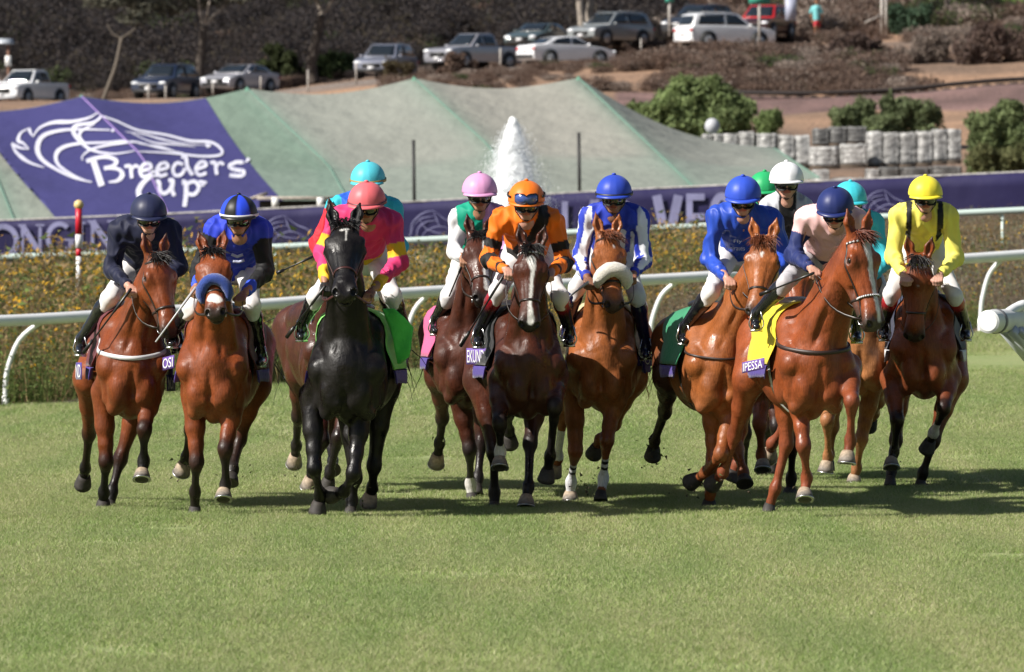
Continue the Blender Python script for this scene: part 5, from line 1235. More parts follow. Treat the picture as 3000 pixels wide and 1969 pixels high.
keep &= ~((np.abs(D - 330) < np.where(u < .25, 8, 5.5)) & (u < .78)); keep &= ~((D < 322) & (u < -.25)); keep |= (D > 304.2) & (D < 322) & (u > .1) & (nz > -.12) & (R2.random(n_) < .85)
P, u, D, nz = P[keep], u[keep], D[keep], nz[keep]; n_ = len(P); z = zt(P[:, 0], D)
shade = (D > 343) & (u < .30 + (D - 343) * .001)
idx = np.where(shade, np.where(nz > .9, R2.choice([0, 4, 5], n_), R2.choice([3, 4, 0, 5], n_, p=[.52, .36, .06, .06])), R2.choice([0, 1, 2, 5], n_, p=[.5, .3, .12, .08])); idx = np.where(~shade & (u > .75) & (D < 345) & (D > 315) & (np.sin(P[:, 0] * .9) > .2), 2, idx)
scl = np.where(D < 343, R2.uniform(.8, 1.7, n_), R2.uniform(1.2, 2.4, n_)); scl = np.where((D > 338) & (D < 345), scl * .6, scl); scl = np.where((D > 320) & (D < 328), scl * .5, scl); scl = np.where((D > 308) & (D <= 320) & (u < .22), scl * .55, scl)
tag(scatter('hill_brush', bt, np.stack([P[:, 0], D, z - .1], 1), R2.uniform(0, 6.28, n_), scl, idx), 'brown scrub covering the hillside, coloured dark where the slope is shaded', 'brush')
# ------------------------------------------------------------------ rails
WHT = lambda: mat('white_enamel', (.72, .73, .74), .32, nscale=4, namp=.06)
def smoothline(P, n):
    P = np.array(P, float); t = np.linspace(0, len(P) - 1, n); out = []
    for s in t:
        i = min(int(s), len(P) - 2); f_ = s - i; p0, p1, p2, p3 = P[max(i - 1, 0)], P[i], P[i + 1], P[min(i + 2, len(P) - 1)]
        out.append(.5 * (2 * p1 + (p2 - p0) * f_ + (2 * p0 - 5 * p1 + 4 * p2 - p3) * f_ ** 2 + (3 * p1 - p0 - 3 * p2 + p3) * f_ ** 3))
    return out
def rdep(x): return 89.6 + 11.4 * x / 2380
nr = empty('running_rail', (A(1500, 1000, 95)[0], 95, 0)); tag(nr, 'white running rail with curved posts behind the horses', 'rail')
line = smoothline([B(x, y, rdep(x)) for x, y in ((-420, 757), (0, 746), (300, 729), (620, 707), (950, 681), (1300, 661), (1620, 644), (2000, 618), (2380, 592), (2800, 560))], 70)
m = MB(); m.tube(line, .078, 16); m.build('top_rail', WHT(), nr)
for (xt, yt, xb, yb) in ((-330, 755, -415, 965), (95, 745, 13, 951), (745, 698, 668, 890), (1000, 678, 940, 868), (1578, 648, 1512, 824), (2330, 598, 2280, 774), (2700, 568, 2650, 740)):
    D = rdep(xt); b = B(xb, yb, D + .05); b[2] = float(zt(b[0], b[1])) - .05 if abs(float(zt(b[0], b[1])) - b[2]) < .5 else b[2]; t = B(xt, yt, D)
    h = t[2] - b[2]
    pts = smoothline([b, b + np.array((0, 0, h * .30)), b + np.array(((t - b)[0] * .10, 0, h * .52)), b + np.array(((t - b)[0] * .42, 0, h * .80)), t + np.array((0, 0.02, -.02))], 16)
    m = MB(); m.tube(pts, .036, 12); po = m.build('post', WHT(), nr)
    m = MB(); m.tube([b - np.array((0, 0, .02)), b + np.array((0, 0, .20))], .050, 12); m.build('post_sleeve', WHT(), po)
fr = empty('inner_rail', (A(1500, 700, 130)[0], 130, .5)); tag(fr, 'pale green-white inner rail above the weeds in front of the purple banner', 'rail')
PG = mat('pale_enamel', (.50, .60, .56), .4)
def rd2(x): return 130.
line = smoothline([B(x, y, 130) for x, y in ((-400, 615), (0, 598), (420, 584), (1000, 557), (1500, 532), (2300, 492), (2800, 470))], 40)
m = MB(); m.tube(line, .065, 12); m.build('top_rail', PG, fr)
for x in (-160, 240, 640, 1090, 1480, 1930, 2330, 2700):
    y = np.interp(x, (-400, 0, 420, 1000, 1500, 2300, 2800), (615, 598, 584, 557, 532, 492, 470)); t = B(x, y, 130.02); b = t.copy(); b[2] = float(zt(b[0], b[1])) - .05
    m = MB(); m.tube([b, t], .03, 8); m.build('post', PG, fr)
# padded end of the chute rail at the right edge
ce = empty('padded_rail_end', tuple(A(2930, 950, 57))); tag(ce, 'padded white rail end on slanted struts at the right edge of the turf', 'rail')
PAD = mat('pad_vinyl', (.66, .67, .66), .55, nscale=5, namp=.08, bump=.3, bscale=9)
m = MB(); a, b = B(2296, 748, 57), B(2560, 732, 60); dv = b - a
rr = [.080, .100, .102, .100, .104, .100, .102, .10]; tt_ = [0, .004, .06, .10, .3, .5, .7, 1]
m.tube([a + dv * t for t in tt_], rr, 32); m.build('padding', PAD, ce, smooth=False)
for t in (.065, .27, .55): m = MB(); m.tube([a + dv * (t - .009), a + dv * (t + .009)], .108, 20); m.build('strap', mat('grey_strap', (.16, .16, .17), .6), ce)
m = MB(); m.tube(smoothline([B(2335, 734, 57.4), B(2362, 716, 57.6), B(2400, 706, 57.8), B(2560, 690, 59)], 12), .045, 10); m.build('upper_tube', WHT(), ce)
for (x0, y0, x1, y1, r) in ((2328, 762, 2420, 870, .045), (2350, 766, 2440, 862, .055), (2372, 768, 2455, 850, .04)):
    m = MB(); m.tube([B(x0, y0, 57.4), B(x1, y1, 57.9)], r, 10); m.build('strut', mat('aluminium', (.55, .58, .62), .35, .3), ce)
# ------------------------------------------------------------------ marker pole
mp = empty('marker_pole', tuple(B(183, 640, 104))); tag(mp, 'red and white striped marker pole with a gold ball, in the weeds at left', 'pole')
def py(y): return B(183, y, 104)
for (y0, y1, c, nm) in ((470 + 12, 545, (.50, .012, .03), 'red_section'), (545, 577, (.7, .7, .7), 'white_section'), (577, 596, (.50, .012, .03), 'red_section'), (596, 690, (.7, .7, .7), 'white_section')):
    m = MB(); m.tube([py(y0), py(y1)], .052 if y0 < 560 else .042, 12); m.build(nm, mat('pole_%d' % int(c[1] * 100), c, .4), mp)
MB().ell(py(476), None, (.078, .078, .078), 16, 10).build('gold_ball', mat('gold_paint', (.62, .47, .20), .4), mp)
# ------------------------------------------------------------------ banner
PURB = (.019, .015, .075)
bn = empty('banner_fence', (0, 180, 1)); tag(bn, 'long low purple banner with pale lettering in front of the tent', 'banner')
BT = lambda x: np.interp(x, (-500, 0, 400, 1000, 1500, 2380, 2900), (537, 516, 500, 470, 442, 403, 380)) - 2     # disp y of top
BHt = lambda x: np.interp(x, (-500, 0, 2380, 2900), (92, 96, 150, 155))
g = []
for x in np.linspace(-500, 2900, 86):
    row = []
    for v in np.linspace(0, 1, 6):
        p = B(x, BT(x) + BHt(x) * v, 180); p[1] += .03 * math.sin(x * .021) + .015 * math.sin(x * .09 + v * 3); row.append(p)
    g.append(row)
m = MB(); m.sheet(g, .01); m.build('banner_cloth', mat('banner_vinyl', PURB, .55, nscale=.7, namp=.12, bump=.25, bscale=1.6, bumpd=.1), bn)
m = MB(); m.tube([B(x, BT(x) - 1.0, 180.04) for x in np.linspace(-500, 2900, 60)], .035, 8); m.build('top_wire', mat('wire_rail', (.42, .40, .38), .7, nscale=5, namp=.6), bn)
for x in np.arange(-420, 2900, 175):
    t = B(x, BT(x) - 3, 180.12); b = B(x, BT(x) + BHt(x), 180.12); b[2] = float(zt(b[0], b[1])) - .1; MB().tube([b, t], .03, 8).build('post', mat('green_steel', (.10, .13, .11), .5), bn)
def stroke(mb, pts, wd, D, taper=None, n=0, surf=None):
    """flat printed stroke through display-space points on the surface at distance D (or surf(x,y))"""
    pts = [np.array(p, float) for p in pts]
    if n: pts = [np.array(p) for p in smoothline([(p[0], p[1], 0) for p in pts], n)]; pts = [p[:2] for p in pts]
    L = []; R = []; k = len(pts)
    for i, p in enumerate(pts):
        t = pts[min(i + 1, k - 1)] - pts[max(i - 1, 0)]; t = t / (np.linalg.norm(t) + 1e-9); nn = np.array((-t[1], t[0])); w_ = wd * (np.interp(i / (k - 1), *taper) if taper else 1) / 2
        L.append(p + nn * w_); R.append(p - nn * w_)
    lift = .006 * (len(mb.F) % 7) + .002 * (len(mb.F) % 3)
    f_ = (lambda x, y: surf(x, y) - np.array((0, lift, 0))) if surf else (lambda x, y: B(x, y, D - lift))
    V = [f_(*p) for p in L] + [f_(*p) for p in R]; mb.add(V, [(i, i + 1, k + i + 1, k + i) for i in range(k - 1)])
LT = mat('banner_print', (.27, .27, .46), .6, nscale=1.5, namp=.2)
def serif(word, boxes):
    for ch, (x0, x1, yt, yb) in zip(word, boxes):
        m = MB(); w_, h = x1 - x0, yb - yt; X = lambda u: x0 + u * w_; Y = lambda v: yt + v * h
        S = lambda pts, wd, n=0: stroke(m, [(X(a), Y(b)) for a, b in pts], wd, 179.93, n=n)
        tk = w_ * .17
        if ch == 'O': S([(.5 + .42 * math.sin(a), .5 - .47 * math.cos(a)) for a in np.linspace(0, 2 * PI, 25)], tk)
        if ch == 'G': S([(.5 + .42 * math.sin(a), .5 - .47 * math.cos(a)) for a in np.linspace(.75, -3.9, 22)], tk); S([(.92, .55), (.92, .85)], tk); S([(.68, .56), (1.05, .56)], h * .06)
        if ch == 'N': S([(.17, .02), (.17, .98)], tk * .7); S([(.85, .02), (.85, .98)], tk * .7); S([(.15, .02), (.85, .96)], tk * 1.3); S([(.0, .02), (.3, .02)], h * .06); S([(.68, .02), (1.02, .02)], h * .06); S([(.02, .98), (.34, .98)], h * .06)
        if ch == 'I': S([(.5, .0), (.5, 1)], tk * 2.4); S([(.05, .02), (.95, .02)], h * .06); S([(.05, .98), (.95, .98)], h * .06)
        if ch == 'L': S([(.2, 0), (.2, 1)], tk); S([(.05, .98), (.95, .98)], h * .07)
        if ch == 'E': S([(.2, 0), (.2, 1)], tk); [S([(.1, v), (.92, v)], h * .07) for v in (.03, .5, .97)]
        if ch == 'S': S([(.85, .18), (.5, .03), (.18, .22), (.5, .48), (.85, .75), (.5, .97), (.12, .80)], tk, 20)
        m.build('letter', LT, bn, smooth=False)
serif('LONGINES', [(-95, -45, 528, 600), (-32, 45, 524, 598), (42, 124 - 22, 522, 592), (106, 170, 518, 588), (174, 200, 517, 586), (204, 270, 513, 582), (276, 320, 510, 578), (326, 370, 507, 575)])
def sans(word, boxes):
    for ch, (x0, x1, yt, yb) in zip(word, boxes):
        m = MB(); w_, h = x1 - x0, yb - yt; X = lambda u: x0 + u * w_; Y = lambda v: yt + v * h; tk = w_ * .32
        S = lambda pts, wd, n=0: stroke(m, [(X(a), Y(b)) for a, b in pts], wd, 179.93, n=n)
        if ch == 'L': S([(.2, 0), (.2, 1)], tk); S([(.1, .92), (.95, .92)], h * .15)
        if ch == 'A': S([(.5, 0), (.12, 1)], tk); S([(.5, 0), (.88, 1)], tk); S([(.3, .68), (.7, .68)], h * .12)
        if ch == 'V': S([(.12, 0), (.48, 1)], tk); S([(.88, 0), (.52, 1)], tk)
        if ch == 'E': S([(.2, 0), (.2, 1)], tk); [S([(.1, v), (.95, v)], h * .14) for v in (.07, .48, .92)]
        if ch == 'G': S([(.5 + .38 * math.sin(a), .5 - .42 * math.cos(a)) for a in np.linspace(.9, -4.0, 20)], tk); S([(.85, .55), (.85, .85)], tk * .8); S([(.5, .56), (1.0, .56)], h * .12)
        if ch == 'S': S([(.85, .18), (.5, .08), (.2, .25), (.5, .48), (.82, .72), (.5, .92), (.12, .82)], tk, 20)
        m.build('letter', LT, bn, smooth=False)
sans('LASVEGAS', [(1304, 1348, 468, 582), (1352, 1412, 465, 578), (1420, 1470, 462, 575), (1518, 1585, 454, 566), (1593, 1640, 450, 562), (1650, 1706, 447, 558), (1714, 1770, 443, 555), (1778, 1824, 440, 550)])
def swoosh(x, y, s):
    m = MB()
    def S(pts, wd): stroke(m, [(x + a * s, y + b * s) for a, b in pts], wd * s, 179.93, n=26, taper=((0, .5, 1), (.15, 1, .15)))
    S([(0, .75), (.12, .2), (.45, -.12), (.9, -.2)], .05); S([(.02, .45), (.10, .05), (.5, -.32), (.95, -.42)], .05); S([(.28, .75), (.3, .3), (.6, .02), (1.1, -.05)], .045)
    S([(.9, -.42), (1.0, -.1), (1.15, .25)], .035); S([(.95, -.4), (1.3, -.1), (1.75, .1), (2.0, .35)], .035); S([(.45, .75), (.55, .42), (.95, .2), (1.3, .2), (1.7, .42)], .04)
    S([(.35, -.15), (.6, .25), (1.1, .42), (1.6, .38)], .035); S([(2.0, .35), (1.95, .48), (1.7, .42)], .03)
    m.build('printed_horse_emblem', LT, bn, smooth=False)
for x, y, s in ((606, 527, 62), (952, 515, 62), (2005, 465, 56)): swoosh(x, y, s)
# low shelter between the banner and the tent
ls = empty('low_platform', tuple(B(700, 480, 196))); tag(ls, 'low flat pale-topped platform above the banner between tent and riders', 'platform')
m = MB(); a, b = B(600, 462, 196), B(812, 459, 196); c_ = (a + b) / 2
m.box(c_, (b[0] - a[0], 2.2, .10)); m.box(c_ + np.array((-1.32, 0, .06)), (.5, 2.0, .07), R=roty(-.35)); m.build('deck', mat('weathered_wood', (.34, .30, .26), .8, nscale=6, namp=.4), ls)
m = MB(); m.box(c_ + np.array((0, .3, -.20)), (b[0] - a[0] - .1, 1.6, .26)); m.build('under_deck', mat('dark_under_deck', (.03, .028, .026), .9), ls)  # plain dark box filling the space below the deck
for x in (640, 745): m = MB(); q = B(x, 471, 194.8); m.box(q, (.20, .2, .30)); m.box(q - np.array((0, 0, .65)), (.16, .16, 1.0)); m.build('pillar', mat('white_block', (.7, .7, .68), .7), ls)
# ------------------------------------------------------------------ fountain
r = np.random.default_rng(3); n_ = 75000; v = r.random(n_) ** .62
fc = A(1500, 700, 140); fx = B(1192, 285, 140); ft_ = fx[2]; fb = .75; fxx = fx[0]
hh = ft_ - (ft_ - fb) * v; wd = .09 + .68 * np.clip(v / .62, 0, 1) ** .60; rad = wd * np.abs(.66 + .27 * r.normal(size=n_)) + .05 * v * np.abs(r.normal(size=n_)) ** 2; an = r.uniform(0, 2 * PI, n_)
P1 = np.stack([fxx + rad * np.cos(an) + .06 * v, 140 + rad * np.sin(an), hh + r.normal(size=n_) * .04], 1)
n2 = 3500; P2 = np.stack([fxx + r.normal(size=n2) * .62 + .45, 140 + r.normal(size=n2) * .4, fb + np.abs(r.normal(size=n2)) * 1.0], 1)
# splash clumps
P3 = []
for (x, y, k, s_) in ((960, 612, 900, .30), (1000, 600, 500, .35), (1180, 596, 700, .3), (1130, 590, 500, .4), (1260, 585, 500, .4)):
    q = B(x, y, 139); P3.append(q + r.normal(size=(k, 3)) * np.array((s_, .2, s_ * .55)))
Pf = np.concatenate([P1, P2] + P3); n_ = len(Pf); d1 = r.normal(size=(n_, 3)); d1 /= np.linalg.norm(d1, axis=1, keepdims=True); d1[:, 2] *= 1.6; d2 = np.cross(d1, r.normal(size=(n_, 3))); d2 /= np.linalg.norm(d2, axis=1, keepdims=True); s = (.005 + .013 * r.random(n_))[:, None]; s[len(P1):len(P1) + n2] *= .45; s[len(P1) + n2:] *= .6
V = np.stack([Pf - d1 * s, Pf + d2 * s, Pf + d1 * s], 1).reshape(-1, 3)
fo = mesh_obj('fountain_spray', V, np.arange(len(V)).reshape(-1, 3), mat('water_spray', (.90, .92, .94), .5, transl=.4), smooth=False); FF = Field(.03)
for k in range(46):
    vv = (k + .5) / 46; w_ = .05 + .52 * min(vv / .62, 1) ** .60; zz = ft_ - .06 - (ft_ - fb) * vv
    for q in range(3): a_ = r.uniform(0, 6.28); FF.ell((fxx + .06 * vv + math.cos(a_) * w_ * .38, 140 + math.sin(a_) * w_ * .38, zz + r.normal() * .03), np.eye(3), np.array((w_ * .50, w_ * .50, .10 + .07 * r.random())), 'c', (1, 1, 1))
Vc, Qc = FF.mesh(.035); Nc = vnorm(Vc, Qc); Vc = Vc + Nc * (np.abs(wav(Vc * np.array((1, 1, .5)), 26, 3, 3)) * .05 - .01)[:, None]
fm = MATS['water_spray']; core = mesh_obj('white_water', Vc, Qc, mat('white_water', (.93, .95, .96), .7, transl=.3), fo)
tag(fo, 'tall white fountain plume of spray in front of the green tent', 'fountain', kind='thing')
pond = MB(); pc = (fxx, 140); k = 40; pond.add([(pc[0] + 5 * math.cos(a), pc[1] + 3.2 * math.sin(a), .72) for a in np.linspace(0, 2 * PI, k, endpoint=False)], [tuple(range(k))]); tag(pond.build('pond_water', mat('pond', (.05, .07, .07), .08), smooth=False), kind='structure')
# ------------------------------------------------------------------ tent
TOPX = [-575, -190, 190, 575, 963, 1345, 1800]; TOPY = [262, 245, 224, 206, 182, 181, 344]
KX = [-430, -20, 330, 765, 1140, 1525, 1850]; KY = [392, 380, 362, 385, 342, 352, 378]
BX = [-380, 35, 395, 812, 1200, 1618, 1905]; BY = [530, 516, 506, 470, 455, 440, 414]
def tent_pt(s, t):
    i = min(int(s), 5); f_ = s - i
    if t < .5: k = t * 2; ax, ay, bx, by = TOPX, TOPY, KX, KY
    else: k = (t - .5) * 2; ax, ay, bx, by = KX, KY, BX, BY
    L = lambda arr: arr[i] * (1 - f_) + arr[i + 1] * f_
    x = L(ax) * (1 - k) + L(bx) * k; y = L(ay) * (1 - k) + L(by) * k
    sag = math.sin(PI * f_) ; y += sag * (24 if i < 5 else 34) * (1 - t) ** 1.2 + sag * 4 * t
    if i == 5 and t < .5: y += sag * 6
    D = 240 - 15 * t; 
    return x, y, D
D_at = []
def tent_surf(x, y):
    ty = np.interp(x, TOPX, TOPY); t = np.clip((y - ty - 12) / 275, 0, 1); p = None
    D = 240 - 15 * t; return B(x, y, D - .25)
tn = empty('marquee_tent', tuple(B(900, 500, 240))); tag(tn, 'large peaked green and grey tent with a purple printed section at left', 'tent')
TG, TB_ = (.27, .285, .255), (.13, .22, .175)
ns, nt_ = 97, 26; V = []; C = []
for a in np.linspace(0, 6, ns):
    for t in np.linspace(0, 1, nt_):
        x, y, D = tent_pt(a, t); V.append(B(x, y, D)); i = int(a); f_ = a - i
        c = np.array((.232, .228, .200)) if i % 2 == 0 else np.array((.206, .216, .190))
        if i == 2: c = np.array((.125, .175, .138))
        if 0 <= i < 2: c = np.array((.235, .235, .200))
        lowk = .45 * np.clip((t - .5) * 12, 0, 1); c = c * (1 - lowk) + np.array((.165, .212, .178)) * lowk
        edge = math.exp(-min(f_, 1 - f_) * 14) * .5; c = c * (1 - edge) + np.array((.10, .19, .145)) * edge
        C.append(c)
V = np.array(V); Fq = [(i * nt_ + j, i * nt_ + j + 1, (i + 1) * nt_ + j + 1, (i + 1) * nt_ + j) for i in range(ns - 1) for j in range(nt_ - 1)]
# back slope mirrored behind the ridge
Vb = V.copy().reshape(ns, nt_, 3); ridge = Vb[:, :1, :]; Vb[:, :, 1] = 2 * ridge[:, :, 1] - Vb[:, :, 1]; Vb[:, 0, 1] += .02; nb_ = len(V)
Fb = [tuple(nb_ + k for k in f[::-1]) for f in Fq]
mesh_obj('canopy', np.concatenate([V, Vb.reshape(-1, 3)]), np.array(Fq + Fb), mat('tent_fabric', attr=True, rough=.85, nscale=.25, namp=.10, bump=.6, bscale=1.1, bumpd=.3), tn, colors=np.array(C + C))
# purple printed section: quad region over the canopy
def pl_(v): return (np.interp(v, (0, 1), (-70, 133)), np.interp(v, (0, 1), (262, 512)))
PX0 = lambda y: np.interp(y, (240, 365, 512), (-75, 0, 133)); PX1 = lambda y: np.interp(y, (228, 270, 330, 400, 470), (478, 512, 560, 630, 712))
from bisect import bisect
def canopy_D(x, y):
    best = None
    return None
AA = np.linspace(0, 6, 361); TT = np.linspace(0, 1, 121); GX = np.array([[tent_pt(a, t) for t in TT] for a in AA])
def on_tent(x, y, off=.10):
    d = (GX[:, :, 0] - x) ** 2 + (GX[:, :, 1] - y) ** 2; k = np.unravel_index(d.argmin(), d.shape); i0, j0 = max(0, k[0] - 2), max(0, k[1] - 2); dd = d[i0:k[0] + 3, j0:k[1] + 3]; ww = np.exp(-(dd - dd.min()) / 9.); tt_ = np.broadcast_to(TT[j0:k[1] + 3][None], dd.shape)
    return B(x, y, 240 - 15 * float((ww * tt_).sum() / ww.sum()) - off)
    # distance interpolated from t
    return B(x, y, GX[k][2] - off)
def tentgrid(x0f, x1f, y0f, y1, nx, ny, off):
    g = []
    for u_ in np.linspace(0, 1, nx):
        row = []
        for v_ in np.linspace(0, 1, ny):
            ya = y0f(u_); yy = ya + (y1(u_) - ya) * v_; xx = x0f(yy) + (x1f(yy) - x0f(yy)) * u_; row.append((xx, yy))
        g.append(row)
    return g
def ridge_y(x):
    i = max(0, min(5, bisect(TOPX, x) - 1)); f_ = np.clip((x - TOPX[i]) / (TOPX[i + 1] - TOPX[i]), 0, 1); return TOPY[i] * (1 - f_) + TOPY[i + 1] * f_ + math.sin(PI * f_) * 24
nx, ny = 60, 30; Vp = []
for u_ in np.linspace(0, 1, nx):
    for v_ in np.linspace(0, 1, ny):
        xt = -75 + (478 + 75) * u_; xb = 140 + (712 - 140) * u_; x = xt + (xb - xt) * (v_ ** .92 * .62 + v_ ** 2 * .38 if u_ > 0 else v_); ya = ridge_y(xt) + .5; yb = 520; y = ya + (yb - ya) * v_; Vp.append((x, y))
Vp3 = np.array([on_tent(x, y, .10) for x, y in Vp]); Vp3[:, 2] += 0
Fp = [(i * ny + j, i * ny + j + 1, (i + 1) * ny + j + 1, (i + 1) * ny + j) for i in range(nx - 1) for j in range(ny - 1)]
mesh_obj('purple_panel', Vp3, np.array(Fp), mat('purple_fabric', (.031, .029, .128), .8, nscale=.22, namp=.14, bump=.5, bscale=.8, bumpd=.25), tn)
# seams
for i in range(7):
    m = MB(); pts = [B(*tent_pt(min(i, 5.9999), t)[:2], tent_pt(min(i, 5.9999), t)[2] - .12) for t in np.linspace(0, 1, 14)]; m.tube(pts, .03, 6)
    m.build('seam', mat('seam_pink', (.26, .17, .42), .7) if i == 2 else mat('seam_green', (.12, .22, .175), .8), tn)
for i in range(0, 6):
    t = B(TOPX[i], TOPY[i] + 3, 239.9); m = MB(); m.tube([t - np.array((0, 0, .25)), t + np.array((0, 0, .10))], [.16, .05], 10); m.build('peak_cap', mat('cap_green', (.08, .22, .15), .7), tn)
    q = t.copy(); q[2] = float(zt(q[0], q[1])) ; MB().tube([q, t - np.array((0, 0, .2))], .08, 8).build('inner_mast', mat('mast_grey', (.2, .2, .2), .6), tn)
# emblem and words on the purple section
WP = mat('white_print', (.56, .56, .66), .8, nscale=2, namp=.12)
on = lambda x, y: on_tent(x, y, .20)
def emb(name, strokes):
    m = MB()
    for pts, wd, tp_, n in strokes: stroke(m, pts, wd, 0, taper=tp_, n=n, surf=on)
    m.build(name, WP, tn, smooth=False)
k1, k2 = .4484, .4484   # crop -> display factor (crop width 2231 for 1000 px)
K_ = lambda pts: [(a * .3556, b * .3556) for a, b in pts]
sw = ((0, .5, 1), (.25, 1, .2)); s2_ = ((0, .3, 1), (.9, 1, .1)); ev = None
emb('horse_emblem', [
    (K_([(75, 940), (110, 1000), (190, 1060), (290, 1095)]), 9, sw, 24), (K_([(75, 940), (130, 965), (190, 975)]), 8, s2_, 10), (K_([(190, 975), (150, 935), (120, 920), (135, 870), (190, 838)]), 9, sw, 20), (K_([(190, 838), (200, 870), (220, 895)]), 7, s2_, 10), (K_([(215, 895), (260, 835), (350, 800), (470, 795), (580, 770), (640, 735)]), 9, sw, 30),
    (K_([(600, 1190), (480, 1160), (340, 1090), (265, 1030), (245, 960), (280, 890), (380, 855), (520, 845), (720, 850)]), 12, sw, 44), (K_([(560, 1180), (470, 1140), (385, 1080), (365, 1020), (400, 970), (500, 940), (700, 930), (820, 915)]), 10, sw, 40),
    (K_([(640, 735), (660, 760), (610, 800), (500, 820), (480, 860), (520, 920), (600, 980), (740, 1005), (880, 985)]), 10, sw, 36), (K_([(620, 810), (540, 850), (520, 890), (560, 940)]), 8, sw, 18),
    (K_([(540, 1050), (540, 1020), (600, 975), (720, 945), (830, 930), (900, 930), (1050, 970), (1200, 1000)]), 7, sw, 36), (K_([(655, 755), (760, 790), (900, 850), (1080, 880), (1240, 920), (1380, 930), (1450, 980), (1430, 1015), (1300, 1020), (1120, 1000), (900, 990)]), 6.5, ((0, .5, .9, 1), (.6, 1, .8, .3)), 60),
    (K_([(820, 860), (950, 880), (1040, 905), (1180, 935), (1340, 950)]), 5, sw, 24), (K_([(860, 870), (1000, 930), (1150, 945), (1280, 960)]), 5, sw, 24), (K_([(1340, 945), (1375, 950), (1350, 960)]), 5, ev, 8), (K_([(730, 850), (745, 855)]), 7, ev, 4), (K_([(905, 940), (1050, 960), (1150, 990)]), 5, sw, 14)])
def L3(*a): return a
emb('word_breeders', [
    (K_([(565, 1055), (620, 1035), (700, 1025), (760, 1050), (740, 1085), (680, 1100)]), 9, ev, 24), (K_([(610, 1050), (630, 1110), (665, 1215)]), 15, ((0, 1), (.9, 1)), 14), (K_([(680, 1098), (770, 1105), (800, 1140), (770, 1180), (710, 1190)]), 11, ((0, .6, 1), (.5, 1, .3)), 20),
    (K_([(815, 1090), (850, 1085), (858, 1130), (862, 1165)]), 8, ev, 12), (K_([(858, 1110), (885, 1082), (905, 1095)]), 7, ev, 8),
    (K_([(925, 1118), (985, 1098), (975, 1070), (940, 1075), (915, 1115), (935, 1155), (985, 1140)]), 8, ev, 24), (K_([(1035, 1112), (1095, 1094), (1085, 1066), (1050, 1072), (1025, 1110), (1045, 1150), (1095, 1136)]), 8, ev, 24),
    (K_([(1195, 1075), (1155, 1065), (1130, 1105), (1145, 1145), (1185, 1140), (1210, 1100)]), 8, ev, 20), (K_([(1185, 1025), (1215, 1030), (1225, 1090), (1260, 1145)]), 9, ev, 14),
    (K_([(1290, 1102), (1345, 1084), (1335, 1058), (1305, 1064), (1280, 1104), (1300, 1144), (1350, 1130)]), 8, ev, 24), (K_([(1375, 1065), (1405, 1062), (1412, 1110), (1418, 1142)]), 8, ev, 12), (K_([(1412, 1090), (1440, 1062), (1462, 1078)]), 7, ev, 8),
    (K_([(1590, 1062), (1545, 1060), (1500, 1085), (1530, 1108), (1590, 1118), (1580, 1148), (1500, 1145)]), 9, ev, 26), (K_([(1628, 1035), (1600, 1065)]), 8, s2_, 6)])
emb('word_cup', [
    (K_([(1060, 1150), (1000, 1150), (940, 1190), (905, 1250), (920, 1300)]), 12, ((0, .6, 1), (.3, 1, 1)), 24), (K_([(905, 1290), (960, 1310), (1010, 1270)]), 8, sw, 12), (K_([(985, 1160), (1000, 1120), (1060, 1150)]), 5, ev, 12),
    (K_([(1020, 1185), (1040, 1190), (1045, 1240), (1070, 1265), (1110, 1240), (1130, 1185)]), 9, ev, 20), (K_([(1100, 1180), (1130, 1180), (1125, 1240), (1140, 1280)]), 9, ev, 12),
    (K_([(1190, 1190), (1215, 1200), (1215, 1280), (1205, 1350)]), 12, ((0, 1), (1, .8)), 14), (K_([(1215, 1205), (1270, 1185), (1300, 1225), (1270, 1270), (1220, 1265)]), 9, ev, 18), (K_([(1300, 1185), (1350, 1195)]), 7, ev, 4), (K_([(1310, 1210), (1335, 1212)]), 5, ev, 4)])
for x, y0, y1 in ((961, 325, 475), (1345, 308, 455)):
    m = MB(); t = B(x, y0, 212); b = B(x + 3, y1 + 60, 212); m.tube([b, t], .055, 8); o = m.build('black_pole', mat('black_pole', (.012, .012, .013), .6)); tag(o, 'thin black pole before the tent, %s' % ('nearer the turquoise cap' if x < 1000 else 'nearer the plain blue cap'), 'pole')
# ------------------------------------------------------------------ railway, bales
rw = empty('railway_track', tuple(B(2200, 210, 302))); tag(rw, 'railway line on purple-brown ballast across the slope at right', 'railway')
for dy in (-.72, .72):
    pts = []
    for u_ in np.linspace(.36, 1.5, 40):
        D = 301.5 + dy; X = u_ * .077 * D; pts.append((X, D, float(zt(X, D)) + .17))
    m = MB(); m.ribbon(pts, [(0, 0, 1)] * 40, .09, .14); m.build('rail', mat('rust_rail', (.03, .022, .02), .6), rw)
sl = None
m = MB(); m.ribbon([(u_ * .077 * 301.5, 301.5, float(zt(u_ * .077 * 301.5, 301.5)) - .62) for u_ in np.linspace(.36, 1.5, 40)], [(0, 0, 1)] * 40, 4.4, .62); m.build('ballast', mat('ballast', (.13, .085, .08), .95, nscale=9, namp=.5, bump=.9, bscale=14), rw, smooth=False)
for k, u_ in enumerate(np.arange(.38, 1.15, .026)):
    D = 301.5; X = u_ * .077 * D
    if sl is None: sl = MB().box((0, 0, 0), (.24, 2.5, .2)).build('sleeper', mat('sleeper_wood', (.035, .028, .025), .9), rw, smooth=False); sl.location = (X - rw.location.x, D - rw.location.y, float(zt(X, D)) - .02 - rw.location.z); sl.matrix_parent_inverse = Matrix(); 
    else:
        c = sl.copy(); COL.objects.link(c); c.parent = rw; c.location = (X - rw.location.x, D - rw.location.y, float(zt(X, D)) - .02 - rw.location.z)
